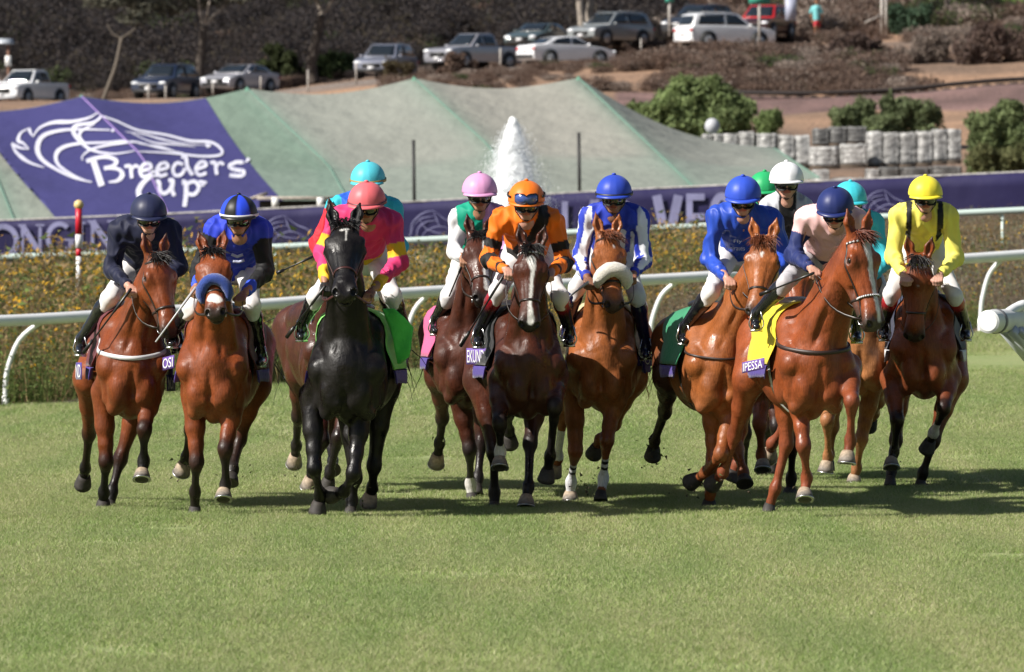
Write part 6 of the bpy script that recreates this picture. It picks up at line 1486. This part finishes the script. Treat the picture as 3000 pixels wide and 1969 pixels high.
def bale(x0, y0, x1, y1, D, label, dark=0, round_=0):
    """plastic-wrapped stack with ribbed sides; display-space box"""
    a, b = B(x0, y1, D), B(x1, y0, D); w_, h = (b[0] - a[0]) * 1.03, b[2] - a[2]; d = max(.9, min(1.4, w_)); n = 44; V = []; F = []; C = []; nz_ = 12
    r = np.random.default_rng(int(x0 * 7 + y0)); ex = .18 if not round_ else 1
    for j in range(nz_ + 1):
        z = a[2] + h * j / nz_; bul = 1 - .05 * math.cos(j * 2.1) ** 2 - (.06 if j in (0, nz_) else 0)
        for i in range(n):
            t = 2 * PI * i / n; c, s = math.cos(t), math.sin(t); p = .18 if not round_ else .5
            X = abs(c) ** p * (1 if c > 0 else -1); Y = abs(s) ** p * (1 if s > 0 else -1); rib = 1 + .045 * math.sin(i * PI * .5 + .6) + r.normal() * .012
            V.append((a[0] + w_ / 2 + X * w_ / 2 * bul * rib, D + d / 2 + Y * d / 2 * bul * rib, z + r.normal() * .015)); g = (.46 - .25 * dark) * r.uniform(.45, 1.2); C.append((g, g * .985, g * .96))  # lit and dark contrast painted into the wrap; rear bales darkened as shaded
    for j in range(nz_):
        for i in range(n): F.append((j * n + i, j * n + (i + 1) % n, (j + 1) * n + (i + 1) % n, (j + 1) * n + i))
    F.append(tuple(nz_ * n + i for i in range(n))); F.append(tuple(range(n))[::-1])
    root = empty('wrapped_bale', (a[0] + w_ / 2, D + d / 2, a[2])); tag(root, label, 'bale', 'wrapped bales stacked beyond the tent')
    mesh_obj('wrapping', V, F, mat('bale_wrap', attr=True, rough=.45, nscale=6, namp=.45, bump=.6, bscale=14, bumpd=.06), root, colors=np.array(C))
    m = MB(); m.box((a[0] + w_ / 2, D + d / 2, a[2] - .05), (w_ * .98, d * .95, .10)); m.build('pallet', mat('pallet_wood', (.10, .075, .055), .9), root)
    return root
f = .6084   # crop px -> display px (crop 2380 over 1150 source px): source = 1850 + X/2.07
cx_ = lambda X: (1850 + X / 2.07) / 1.2605; cy_ = lambda Y: (Y / 2.07) / 1.2605
BL = [(430, 815, 485, 905, 'small bale farthest left, half behind the sloping tent edge', 0, 0), (492, 812, 548, 900, 'second bale from the left behind the tent edge', 0, 1), (552, 812, 642, 900, 'narrow white bale third along behind the tent', 0, 0), (650, 800, 742, 895, 'bright bale fourth along the row, above the tent edge', 0, 0), (750, 810, 885, 900, 'wide pale bale fifth along behind the tent', 0, 1),
      (893, 820, 985, 965, 'tall grey ribbed bale where the tent edge drops', 0, 0), (992, 820, 1082, 1005, 'tall bright bale at the right end of the tent slope', 0, 0), (1085, 890, 1262, 1008, 'squat rounded bale in the middle of the stack', 0, 1), (1268, 872, 1424, 1000, 'squat pale bale right of the rounded one', 0, 0),
      (1430, 800, 1516, 1000, 'tall narrow bale beside the three-wide grey block', 0, 0), (1520, 805, 1620, 1000, 'left half of the three-wide grey block of bales', .5, 0), (1624, 805, 1722, 1000, 'right half of the three-wide grey block of bales', .5, 0), (1730, 795, 1822, 990, 'bright mottled bale near the right end', 0, 0), (1826, 785, 1910, 980, 'second bale from the right end, in full height', .3, 0), (1914, 785, 2000, 975, 'bale at the right end against the green bushes', .35, 0)]
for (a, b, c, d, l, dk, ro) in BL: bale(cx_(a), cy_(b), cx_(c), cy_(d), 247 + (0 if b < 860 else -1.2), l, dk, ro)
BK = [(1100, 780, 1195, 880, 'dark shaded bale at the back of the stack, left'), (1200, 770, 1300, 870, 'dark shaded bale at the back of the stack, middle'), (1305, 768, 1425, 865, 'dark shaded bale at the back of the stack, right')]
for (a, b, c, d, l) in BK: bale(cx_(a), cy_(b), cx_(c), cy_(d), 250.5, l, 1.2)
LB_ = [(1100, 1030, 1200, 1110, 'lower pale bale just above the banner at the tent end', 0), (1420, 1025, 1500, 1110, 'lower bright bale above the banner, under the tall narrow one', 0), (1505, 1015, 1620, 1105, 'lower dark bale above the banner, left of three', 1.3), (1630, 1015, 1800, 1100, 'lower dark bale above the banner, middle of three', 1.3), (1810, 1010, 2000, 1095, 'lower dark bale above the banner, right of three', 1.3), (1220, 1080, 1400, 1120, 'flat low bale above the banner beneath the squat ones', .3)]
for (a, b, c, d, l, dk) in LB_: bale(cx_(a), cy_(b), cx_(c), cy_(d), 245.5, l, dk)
t = MB(); q = B(cx_(490), cy_(765), 249); t.ell(q, None, (.28, .28, .30), 14, 10); tag(t.build('white_drum', mat('drum', (.42, .43, .46), .6)), 'small white rounded drum on the bale row by the tent edge', 'drum')
# ------------------------------------------------------------------ shrubs and trees
def shrub(label, blobs, D, n, leaf, cols, name='green_shrub', cat='shrub', depth=.8, seed=1, group='green shrubs on the slope', asp=1.3):
    cs, rs = [], []
    for (x, y, rx, ry) in blobs:
        c = B(x, y, D); k = 1.2605 / ppm(D); cs.append(c + np.array((0, random.uniform(-.3, .3), 0))); rs.append((rx * k, rx * k * depth, ry * k))
    low0 = float(zt(cs[len(cs) // 2][0], D))
    for c, q in list(zip(cs, rs)):
        if c[2] - q[2] > low0 - .2 and name != 'pepper_tree_': cs.append(np.array((c[0], c[1], (c[2] + low0) / 2))); rs.append((q[0] * .95, q[1], (c[2] - low0) / 2 + .25))
    rs_ = np.random.default_rng(seed + 50); c2, r2 = list(cs), [tuple(np.array(q) * .82) for q in rs]
    for c, q in zip(cs, rs):
        for _ in range(5):
            d_ = rs_.normal(size=3); d_ /= np.linalg.norm(d_); d_[2] = abs(d_[2]) * 1.1 - .25; c2.append(c + d_ * np.array(q) * .80); k2 = rs_.uniform(.22, .50); r2.append((q[0] * k2, q[1] * k2, q[2] * k2 * 1.25))
    V, F, C = leafset(int(n * 1.5), c2, r2, leaf * .8, cols, .25, 1.5, asp * 1.25, seed)
    tone = np.repeat(1 + .30 * wav(V[::4], 1.6, seed, 2), 4); C = C * tone[:, None]
    low = min(c[2] - r[2] for c, r in zip(cs, rs)); mid = cs[len(cs) // 2]; gz = float(zt(mid[0], D))
    root = empty(name, (mid[0], D, min(low, gz))); tag(root, label, cat, group)
    o = mesh_obj('foliage', V, F, LEAF(), root, colors=C, smooth=False)
    m = MB()
    for c in cs[:5]: m.tube([np.array((mid[0], D, gz - .2)), (np.array((mid[0], D, gz)) + c) / 2 + np.array((.1, 0, -.1)), c], [.09, .06, .03], 6)
    m.build('stems', mat('bark', (.06, .045, .035), .9), root); return root
GA = [(.20, .26, .105), (.24, .30, .13), (.165, .215, .09), (.13, .17, .075)]
shrub('large round bright green tree behind the right end of the tent', [(1610, 215, 62, 42), (1560, 235, 55, 40), (1670, 230, 60, 42), (1520, 262, 50, 30), (1600, 265, 70, 42), (1690, 270, 62, 45), (1735, 255, 30, 32), (1640, 295, 60, 30), (1590, 190, 28, 18), (1655, 190, 24, 16), (1480, 250, 24, 14)], 263, 17000, .11, GA, 'pepper_tree', 'tree', seed=2)
shrub('small round green shrub just right of the large green tree', [(1790, 285, 30, 30), (1772, 292, 20, 22)], 262, 2200, .09, [(.16, .22, .085), (.19, .25, .10)], seed=3)
shrub('long green shrub above the bales on the sandy slope', [(1960, 270, 38, 22), (2010, 262, 40, 34), (2062, 242, 20, 30), (2090, 262, 45, 34), (2145, 256, 38, 34), (2175, 275, 25, 24), (2050, 285, 60, 22)], 268, 8500, .10, [(.18, .225, .11), (.215, .26, .13), (.145, .18, .09)], seed=4)
shrub('big green bush at the right edge beside the bales', [(2290, 300, 50, 38), (2340, 280, 55, 45), (2370, 330, 60, 50), (2300, 345, 45, 40), (2350, 250, 30, 22), (2275, 325, 30, 30)], 252, 9500, .10, [(.17, .215, .095), (.205, .255, .115), (.13, .165, .075)], seed=5)
shrub('olive bush above the banner at the right edge', [(2290, 370, 38, 32), (2340, 372, 40, 34), (2385, 370, 40, 40)], 244, 6000, .09, [(.20, .215, .095), (.25, .26, .12), (.15, .16, .07)], seed=6)
shrub('bright green bush on the hill at the top right corner', [(2260, 22, 45, 24), (2330, 14, 60, 26), (2220, 34, 20, 10), (2390, 20, 40, 22)], 351, 5500, .13, [(.22, .32, .09), (.26, .37, .12), (.16, .23, .07)], seed=7)
shrub('bluish green bush with pale trunks at the top right', [(2085, 30, 24, 24), (2120, 38, 20, 20), (2100, 62, 18, 20), (2150, 28, 16, 20)], 345, 3600, .11, [(.07, .12, .075), (.10, .16, .10), (.05, .08, .05)], seed=8)
shrub('dark green bush beside the second tall trunk', [(780, 140, 40, 24), (745, 160, 30, 24), (820, 165, 25, 18), (790, 172, 40, 16)], 341, 4500, .12, [(.05, .075, .03), (.07, .10, .04), (.035, .05, .025)], seed=9)
shrub('dull green bush above the silver compact car', [(640, 120, 25, 18), (615, 155, 26, 20), (675, 135, 20, 18)], 344, 2600, .12, [(.055, .07, .03), (.075, .09, .04)], seed=10)
shrub('brown bush partly hiding the silver pickup', [(1060, 142, 28, 20), (1030, 165, 20, 10), (1100, 150, 15, 12)], 322, 1800, .08, HB, 'dry_bush', 'bush', group='dry bushes by the road', seed=11)
shrub('brown bush in front of the white coupe', [(1330, 178, 55, 13), (1285, 188, 40, 12), (1400, 182, 45, 16), (1460, 188, 45, 24), (1380, 200, 60, 14)], 320, 4200, .08, HB, 'dry_bush', 'bush', group='dry bushes by the road', seed=12)
shrub('brown bush partly hiding the parked jeep', [(905, 150, 26, 12), (945, 158, 20, 20)], 322, 1300, .07, [(.13, .10, .06), (.10, .085, .05)], 'dry_bush', 'bush', group='dry bushes by the road', seed=13)
shrub('large dark brown thicket right of the white estate car', [(1900, 140, 70, 40), (1970, 120, 60, 45), (2030, 130, 50, 45), (1850, 160, 60, 30), (1950, 170, 90, 28), (1990, 95, 50, 22)], 319, 11000, .09, [(.10, .07, .06), (.13, .09, .075), (.07, .05, .045)], 'dry_bush', 'bush', group='dry bushes on the slope', seed=14)
shrub('pale grey bush mass on the slope below the top right corner', [(2110, 135, 38, 34), (2150, 110, 40, 30), (2185, 95, 28, 18), (2090, 155, 20, 20)], 318, 5500, .08, HP, 'dry_bush', 'bush', group='dry bushes on the slope', seed=15)
shrub('dark brown thicket at the right edge under the green bush', [(2290, 90, 60, 40), (2350, 110, 60, 55), (2250, 130, 40, 40), (2320, 165, 60, 25), (2400, 90, 40, 50)], 317, 9000, .09, [(.115, .08, .07), (.15, .105, .085), (.08, .058, .05)], 'dry_bush', 'bush', group='dry bushes on the slope', seed=16)
BARK = mat('tree_bark', (.075, .06, .05), .9, nscale=8, namp=.5, bump=.8, bscale=16, bumpd=.1); BARKP = mat('pale_bark', (.30, .26, .22), .9, nscale=6, namp=.5, bump=.6, bscale=14, bumpd=.1)
def tree(label, D, trunk, branches, crown, m, cc, n=2600, seed=1):
    base = B(trunk[0][0], trunk[0][1], D); root = empty('roadside_tree', tuple(base)); tag(root, label, 'tree', 'trees beside the parked cars')
    k = 1.2605 / ppm(D); mb = MB(); P = smoothline([B(x, y, D) for x, y, w_ in trunk], 18); R_ = np.interp(np.linspace(0, 1, 18), np.linspace(0, 1, len(trunk)), [w_ * k * .66 for x, y, w_ in trunk]); P = [np.array(p) for p in P]
    mb.tube(P, list(R_), 10); mb.build('trunk', m, root)
    for br in branches:
        b = MB(); P = smoothline([B(x, y, D + dz) for x, y, w_, dz in br], 12); R_ = np.interp(np.linspace(0, 1, 12), np.linspace(0, 1, len(br)), [w_ * k / 2 for x, y, w_, dz in br]); b.tube(P, list(R_), 8); b.build('branch', BARKP if m is BARK else m, root)
    cs = [B(x, y, D + random.uniform(-1, 1)) for x, y, rx, ry in crown]; rs = [(rx * k, rx * k, ry * k) for x, y, rx, ry in crown]
    V, F, C = leafset(n, cs, rs, .12, cc, .25, .9, 1.6, seed); mesh_obj('crown', V, F, LEAF(), root, colors=C, smooth=False)
CG = [(.10, .10, .075), (.13, .125, .095), (.07, .072, .058)]
tree('tall straight trunk beside the dark estate car, forking near the top', 337, [(460, 222, 21), (463, 160, 17), (470, 100, 14), (474, 60, 13)], [[(474, 62, 12, 0), (466, 30, 9, 0), (458, -30, 7, 0), (440, -110, 4, .5)], [(474, 64, 9, 0), (496, 36, 7, 0), (520, 12, 6, .3), (545, -60, 4, .6)], [(474, 60, 8, 0), (485, 15, 6, -.3), (500, -80, 4, 0)]],
     [(400, 12, 60, 22), (480, 2, 60, 20), (380, -60, 90, 50), (500, -80, 110, 60), (300, 8, 40, 14), (560, -10, 40, 18)], BARK, CG, 2400, 1)
tree('dark leaning trunk with a crooked fork, right of the silver compact car', 339, [(728, 195, 24), (724, 150, 20), (735, 90, 17), (748, 35, 15)], [[(748, 36, 13, 0), (742, 12, 10, 0), (718, -20, 7, 0), (680, -70, 4, 0)], [(748, 36, 10, 0), (770, 5, 8, .2), (800, -40, 5, .4)]],
     [(700, -20, 90, 24), (800, -40, 90, 40), (740, -90, 120, 50), (880, 0, 30, 12)], BARK, CG, 1800, 2)
tree('thin crooked sapling between the white pickup and the dark estate car', 336, [(240, 232, 7), (256, 190, 8), (270, 150, 7), (283, 88, 7)], [[(283, 90, 5, 0), (262, 78, 4, 0), (250, 56, 3, 0)], [(283, 88, 5, 0), (310, 70, 4, 0), (325, 45, 4, .2), (318, 10, 3, .3)], [(320, 50, 3, 0), (335, 62, 3, 0), (338, 78, 2, 0)]],
     [(310, 40, 45, 20), (345, 15, 55, 22), (250, 0, 70, 22), (310, -50, 100, 40)], mat('sapling_bark', (.12, .10, .08), .9), CG, 1500, 3)
tree('pale double trunk rising behind the white coupe', 342, [(1352, 98, 16), (1353, 60, 15), (1348, 10, 13), (1345, -60, 10)], [[(1362, 98, 18, .6), (1366, 60, 17, .6), (1372, 5, 14, .6), (1385, -60, 9, .6)], [(1352, 64, 6, 0), (1344, 40, 4, 0), (1345, 15, 3, 0)]],
     [(1340, -60, 80, 30), (1400, -80, 80, 40)], BARKP, CG, 900, 4)
tree('pale slim trunk with grey bark behind the white estate car', 343, [(1835, 95, 11), (1836, 60, 12), (1830, 20, 12), (1828, -50, 9)], [[(1836, 60, 7, 0), (1852, 20, 5, 0), (1858, -40, 4, 0)]], [(1820, -60, 60, 30)], BARKP, CG, 700, 5)
tree('thin dark trunk rising at the top right', 349, [(2205, 62, 9), (2202, 30, 8), (2196, -40, 7)], [[(2202, 20, 5, 0), (2215, -40, 4, 0)]], [(2200, -80, 70, 30)], BARK, CG, 700, 6)
# ------------------------------------------------------------------ vehicles
def extr(outline, w0, w1=None, tuck=None):
    """side outline [(x,z)...] -> closed solid across y; tuck(z) -> half width"""
    V = []; n = len(outline); F = []
    secs = (-1, -.94, .94, 1)
    for i, s in enumerate(secs):
        for (x, z) in outline:
            cx_, cz_ = 0, .0; ww = tuck(x, z); k = 1 if abs(s) < 1 else .985
            V.append((x * k, s * ww, (z - .6) * k + .6))
    for i in range(3):
        for k in range(n): F.append((i * n + k, i * n + (k + 1) % n, (i + 1) * n + (k + 1) % n, (i + 1) * n + k))
    F.append(tuple(range(n))[::-1]); F.append(tuple(3 * n + k for k in range(n))); return V, F
KIND = {
 'sedan': dict(L=4.75, W=1.84, H=1.42, body=[(-2.33, .30), (-2.37, .55), (-2.34, .90), (-2.22, .99), (-1.60, 1.02), (-.5, .98), (.85, .95), (1.55, .88), (2.15, .74), (2.34, .60), (2.37, .38), (2.28, .24), (-2.2, .22)], cab=[(-1.75, 1.0), (-1.05, 1.34), (-.45, 1.42), (.15, 1.40), (1.0, .94)], side=[(-1.35, 1.03), (-.98, 1.29), (-.42, 1.36), (.10, 1.34), (.78, 1.0)], wh=1.42, r=.335),
 'suv': dict(L=4.82, W=1.94, H=1.76, body=[(-2.30, .36), (-2.40, .62), (-2.36, 1.02), (-2.28, 1.12), (-1.0, 1.13), (.95, 1.10), (1.7, 1.04), (2.22, .94), (2.38, .78), (2.40, .48), (2.30, .32), (-2.2, .30)], cab=[(-2.28, 1.10), (-2.02, 1.66), (-1.75, 1.75), (-.4, 1.78), (.35, 1.73), (1.15, 1.08)], side=[(-2.0, 1.17), (-1.82, 1.62), (-.4, 1.68), (.30, 1.64), (.88, 1.15)], wh=1.45, r=.39),
 'pickup': dict(L=5.5, W=1.95, H=1.82, body=[(-2.68, .50), (-2.72, 1.12), (-2.6, 1.16), (-.9, 1.16), (1.05, 1.15), (1.9, 1.10), (2.5, 1.02), (2.68, .88), (2.72, .50), (2.6, .36), (-2.5, .38)], cab=[(-.95, 1.13), (-.80, 1.72), (-.55, 1.82), (.35, 1.80), (1.15, 1.12)], side=[(-.80, 1.18), (-.70, 1.66), (.30, 1.70), (.88, 1.18)], wh=1.65, r=.40),
}
def car(label, x, y, D, fwd, kind, col, met=.0, cat='car', roof=True, lamps=1, cabcol=None, grp='cars parked along the hillside road', plate=1):
    S = KIND[kind]; W2 = S['W'] / 2; g0 = B(x, y, D); root = empty({'pickup': 'pickup_truck', 'suv': 'estate_car', 'sedan': 'parked_car'}[kind], tuple(g0)); tag(root, label, cat, grp)
    f_ = unit((fwd[0], fwd[1], 0)); l_ = np.array((-f_[1], f_[0], 0)); zb = .05; R_ = np.stack([f_, l_, (0, 0, 1)], 1)
    T = lambda P: g0 + np.array(P, float) @ R_.T
    pm = mat('paint_%d_%d_%d' % tuple(int(c * 99) for c in col), col, .28, met, coat=.8, nscale=2, namp=.05); gl = mat('car_glass', (.012, .016, .020), .06, coat=.6); bk = mat('car_trim', (.015, .015, .016), .6)
    def bt_(x, z): 
        t = W2 * (1 - .05 * max(0, (abs(x) - S['L'] * .36)) / (S['L'] * .14)) ; t *= 1 - .10 * max(0, (z - .9)) / .4; return t * (1 - .05 * max(0, .45 - z) / .2)
    V, F = extr(S['body'], 0, tuck=bt_); b = mesh_obj('bodywork', T(V), F, pm, root, smooth=False)
    bm_ = b.modifiers.new('soft', 'BEVEL'); bm_.width = .05; bm_.segments = 3; bm_.limit_method = 'ANGLE'; bm_.angle_limit = .5
    b.data.polygons.foreach_set('use_smooth', np.ones(len(b.data.polygons), dtype=bool))
    def ct(x, z): return (W2 * .93) * (1 - .24 * max(0, z - 1.0) / .7)
    cab = S['cab']; V, F = extr(cab, 0, tuck=ct); o = mesh_obj('cabin', T(V), F, mat('paint_cab', cabcol, .3, coat=.6) if cabcol else pm, root, smooth=True); q = o.modifiers.new('soft', 'BEVEL'); q.width = .04; q.segments = 2; q.limit_method = 'ANGLE'; q.angle_limit = .5
    sd = S['side']
    for s in (-1, 1):           # side glass split by a pillar
        mid = (sd[0][0] * .45 + sd[-1][0] * .55)
        for (xa, xb) in ((sd[0][0], mid - .04), (mid + .04, sd[-1][0])):
            xs = np.linspace(xa, xb, 8); top = np.interp(xs, [p[0] for p in sd], [p[1] for p in sd]); bot = np.interp(xs, (sd[0][0], sd[-1][0]), (sd[0][1], sd[-1][1])) - .0
            g = [[(x_, s * (ct(x_, z_) * 1.0 + .008), z_) for z_ in np.linspace(b_, max(t_, b_ + .005), 4)] for x_, b_, t_ in zip(xs, bot, top)]
            m = MB(); m.sheet([[T(p) for p in r_] for r_ in g], .006); m.build('side_window', gl, root)
    def pane(p0, p1, nm, sgn):
        g = []
        for v_ in np.linspace(.1, .9, 6):
            x_ = p0[0] + (p1[0] - p0[0]) * v_; z_ = p0[1] + (p1[1] - p0[1]) * v_; nx_, nz_ = sgn * abs(p1[1] - p0[1]), abs(p1[0] - p0[0]); nl = math.hypot(nx_, nz_); g.append([T((x_ + nx_ / nl * .022, u_ * ct(x_, z_) * .86, z_ + nz_ / nl * .022)) for u_ in np.linspace(-1, 1, 7)])
        m = MB(); m.sheet(g, .005); m.build(nm, gl, root)
    pane(cab[-1], cab[-2], 'windshield', 1); pane(cab[0], cab[1], 'rear_window', -1)
    L2 = S['L'] / 2
    for sx_ in (-1, 1):
        for s in (-1, 1):
            c = np.array((sx_ * S['wh'], s * (W2 - .11), S['r']))
            m = MB(); m.tube([T(c + np.array((0, s * .118, .03))), T(c + np.array((0, s * .04, .03)))], S['r'] + .075, 22); m.build('wheel_arch', bk, root)
            m = MB(); m.tube([T(c - np.array((0, s * .1, 0))), T(c + np.array((0, s * .105, 0))), T(c + np.array((0, s * .135, 0)))], [S['r'], S['r'], S['r'] * .9], 22); wh = m.build('wheel', mat('tyre', (.02, .02, .021), .85), root)
            m = MB(); m.tube([T(c + np.array((0, s * .12, 0))), T(c + np.array((0, s * .142, 0)))], [S['r'] * .66, S['r'] * .62], 18)
            for a in range(5):
                w_ = a * 2 * PI / 5; m.tube([T(c + np.array((0, s * .146, 0))), T(c + np.array((math.cos(w_) * S['r'] * .6, s * .146, math.sin(w_) * S['r'] * .6)))], .025, 6)
            m.build('rim', mat('alloy', (.32, .33, .34), .35, .6), wh)
    zl = S['body'][2][1] * .86
    for s in (-1, 1):
        m = MB(); m.ell(T((L2 - .10, s * W2 * .76, zl * .86 if kind == 'sedan' else zl * .9)), R_, (.11, .21, .085), 12, 8); m.build('headlight', mat('lamp_glass', (.75, .77, .8), .1, coat=1), root)
        m = MB(); m.ell(T((-L2 + .06, s * W2 * .82, zl * 1.02)), R_, (.09, .17, .085), 12, 8); m.build('taillight', mat('tail_red', (.42, .012, .015), .2, coat=.6), root)
        m = MB(); m.ell(T((cab[-1][0] - .28, s * (W2 + .07), cab[-1][1] + .06)), R_, (.07, .10, .08), 10, 8); m.build('mirror', pm, root)
    m = MB(); m.box(T((L2 - .035, 0, zl * .72)), (.05, .95, .22), R=R_); m.build('grille', bk, root); m = MB(); m.box(T((L2 - .06, 0, .40)), (.12, S['W'] * .82, .14), R=R_); m.build('front_bumper', bk if kind != 'pickup' else pm, root)
    m = MB(); m.box(T((-L2 + .05, 0, .42)), (.12, S['W'] * .84, .16), R=R_); m.build('rear_bumper', pm if kind != 'sedan' else bk, root)
    if plate:
        for s in (-1, 1): m = MB(); m.box(T((s * (L2 + .012), 0, .52 if s > 0 else .72)), (.02, .32, .15), R=R_); m.build('licence_plate', mat('plate', (.6, .6, .62), .5), root)
    if kind == 'pickup':
        m = MB(); m.box(T((-1.75, 0, 1.165)), (1.55, S['W'] * .78, .02), R=R_); m.build('load_bed', bk, root)
    if kind == 'suv':
        for s in (-1, 1): m = MB(); m.tube([T((-1.7, s * W2 * .70, 1.80)), T((.2, s * W2 * .70, 1.80))], .022, 6); m.build('roof_bar', mat('alloy', (.32, .33, .34), .35, .6), root)
    return root
car('white pickup truck parked at the left edge above the purple tent', 64, 247, 330, (-.42, -.91), 'pickup', (.66, .67, .69), cat='pickup truck')
car('dark blue estate car facing the camera left of the tall straight trunk', 388, 232, 330, (-.34, -.94), 'suv', (.014, .022, .05))
car('silver compact car above the green tent peak', 558, 216, 330, (-.50, -.87), 'sedan', (.36, .36, .40), .3)
car('grey jeep half hidden by a brown bush', 898, 184, 333, (-.30, -.95), 'suv', (.18, .19, .24), .2)
car('silver pickup truck half hidden by scrub, left of the white coupe', 1100, 162, 332, (-.66, -.75), 'pickup', (.26, .26, .29), .3, cat='pickup truck')
car('white coupe seen from behind and the side, nose to the right', 1316, 152, 327, (.86, .50), 'sedan', (.70, .71, .74))
car('dark hatchback with a pale reflecting windshield behind the white coupe', 1252, 118, 341, (-.42, -.9), 'sedan', (.05, .075, .08))
car('silver grey car parked right of the pale double trunk', 1420, 108, 340, (-.66, -.75), 'suv', (.24, .26, .27), .3)
car('white estate car with its rear to the left, beside the sign post', 1684, 114, 328, (.88, .47), 'suv', (.70, .71, .73))
car('dark car mostly hidden behind the white estate car', 1625, 92, 338, (-.5, -.86), 'suv', (.012, .014, .022))
car('dark off-roader with a red roof behind the nose of the white estate car', 1778, 92, 339, (-.35, -.94), 'suv', (.03, .008, .008), cabcol=(.42, .012, .012))
# ------------------------------------------------------------------ road furniture
for k, (x, y0, y1, lb) in enumerate([(345, 196, 232, ''), (385, 198, 232, ''), (495, 195, 215, ''), (606, 178, 208, ''), (716, 162, 215, ''), (828, 147, 190, ''), (940, 150, 182, ''), (1163, 112, 166, ''), (1490, 90, 128, ''), (1100, 190, 170, '')][:9]):
    nm = ['left of the dark estate car', 'in front of the dark estate car', 'at the left of the silver compact', 'at the right of the silver compact', 'beside the dark leaning trunk', 'left of the grey jeep', 'right of the grey jeep', 'between silver pickup and white coupe', 'right of the white coupe'][k]
    m = MB(); m.tube([B(x, y1 + 6, 324), B(x, y0, 324)], .045, 8); o = m.build('roadside_post', mat('weathered_post', (.40, .37, .34), .85, nscale=12, namp=.5)); tag(o, 'weathered white post ' + nm, 'post', 'posts along the hillside road')
def sign(x, yb, yt, w_, h, label, D=324):
    root = empty('street_sign', tuple(B(x, yb, D))); tag(root, label, 'sign', 'green signs by the road'); k = 1.2605 / ppm(D)
    m = MB(); m.tube([B(x, yb + 4, D), B(x, yt - h / 2, D)], .07, 8); m.build('post', mat('weathered_post', (.40, .37, .34), .85), root)
    m = MB(); c = B(x, yt - h / 2, D - .1); m.box(c, (w_ * k, .04, h * k)); m.build('sign_board', mat('sign_green', (.05, .30, .22), .5), root)
sign(1765, 108, 8, 50, 22, 'green sign on a post before the white estate car'); sign(1556, 80, 5, 20, 14, 'small green sign left of the white estate car', 332)
m = MB(); m.tube([B(2050, 78, 338), B(2050, -20, 338)], .09, 8); m.tube([B(2060, 80, 338), B(2059, -20, 338)], .07, 8); o = m.build('utility_post', mat('weathered_post', (.40, .37, .34), .85)); tag(o, 'pair of pale upright poles at the top right by the bluish bush', 'post')
m = MB(); m.tube([B(2010, 52, 337.5), B(2035, 42, 337.7), B(2048, 34, 338)], .04, 6); o = m.build('guy_rope', mat('weathered_post', (.40, .37, .34), .85)); tag(o, 'slack rope running down from the pair of poles', 'rope')
# solar lamp at the left edge
so = empty('solar_panel_post', tuple(B(18, 230, 331))); tag(so, 'small solar panel on a post with a white box, above the white pickup', 'solar panel')
m = MB(); m.tube([B(20, 240, 331), B(19, 105, 331)], .06, 8); m.build('post', mat('rust_post', (.22, .11, .07), .8), so)
m = MB(); c = B(14, 96, 331); m.box(c, (.75, .5, .05), R=rotz(.3) @ rotx(.5)); m.build('solar_panel', mat('panel', (.35, .38, .42), .3), so)
m = MB(); m.box(B(19, 142, 330.8), (.28, .2, .52)); m.build('battery_box', mat('white_block', (.7, .7, .68), .7), so)
# blue and white standing boards and junk by the person
m = MB(); m.box(B(1838, 22, 336), (.55, .1, 1.1)); o = m.build('notice_board', mat('notice', (.33, .35, .45), .6)); tag(o, 'pale blue notice board by the slim trunk at the top', 'board')
# ------------------------------------------------------------------ walker
def walker():
    D = 334; p = lambda x, y, d=0: B(x, y, D - d)
    root = empty('person', tuple(p(1899, 78))); tag(root, 'person walking in a turquoise T-shirt and red shorts on the hill road', 'person')
    F = Field(.02); sk = SKIN['tan']
    F.ell(p(1898, 2), np.eye(3), (.10, .11, .13), 'h', sk); F.cone(p(1898, 8), p(1898, 16), .055, .06, 'n', sk); F.cone(p(1896, 22), p(1898, 46), .15, .13, 't', sk)
    for s, ex, ey, hx_, hy in ((-1, 1885, 36, 1889, 50), (1, 1911, 36, 1908, 50)):
        F.cone(p(1898 + s * 9, 18), p(ex, ey), .055, .045, 'a', sk); F.cone(p(ex, ey), p(hx_, hy), .042, .035, 'a', sk); F.ell(p(hx_, hy + 2), np.eye(3), (.04, .05, .06), 'a', sk)
    for kx, ky, fx_, fy, dd in ((1895, 62, 1894, 76, .15), (1903, 62, 1904, 74, -.15)):
        F.cone(p(1899, 46), p(kx, ky, dd), .09, .062, 'l', sk); F.cone(p(kx, ky, dd), p(fx_, fy, 0), .06, .04, 'l', sk)
    V, Q = F.mesh(.03); mesh_obj('body', V, Q, mat('skin', attr=True), root, colors=np.repeat(np.array(sk)[None], len(V), 0))
    F = Field(.02); F.cone(p(1897, 20), p(1898, 44), .19, .17, 't', (1, 1, 1))
    for s in (-1, 1): F.cone(p(1897 + s * 8, 18), p(1897 + s * 13, 29), .085, .075, 't', (1, 1, 1))
    V, Q = F.mesh(.03); mesh_obj('t_shirt', V, Q, mat('teal_cotton', (.16, .48, .50), .8), root)
    F = Field(.02); [F.cone(p(1899, 47), p(x, 59, d_), .125, .10, 't', (1, 1, 1)) for x, d_ in ((1895, .12), (1903, -.12))]
    V, Q = F.mesh(.03); mesh_obj('shorts', V, Q, mat('red_cotton', (.38, .02, .03), .8), root)
    MB().ell(p(1898, -2), None, (.108, .118, .10), 12, 8).build('hair', mat('dark_hair', (.03, .02, .015), .8), root)
walker()
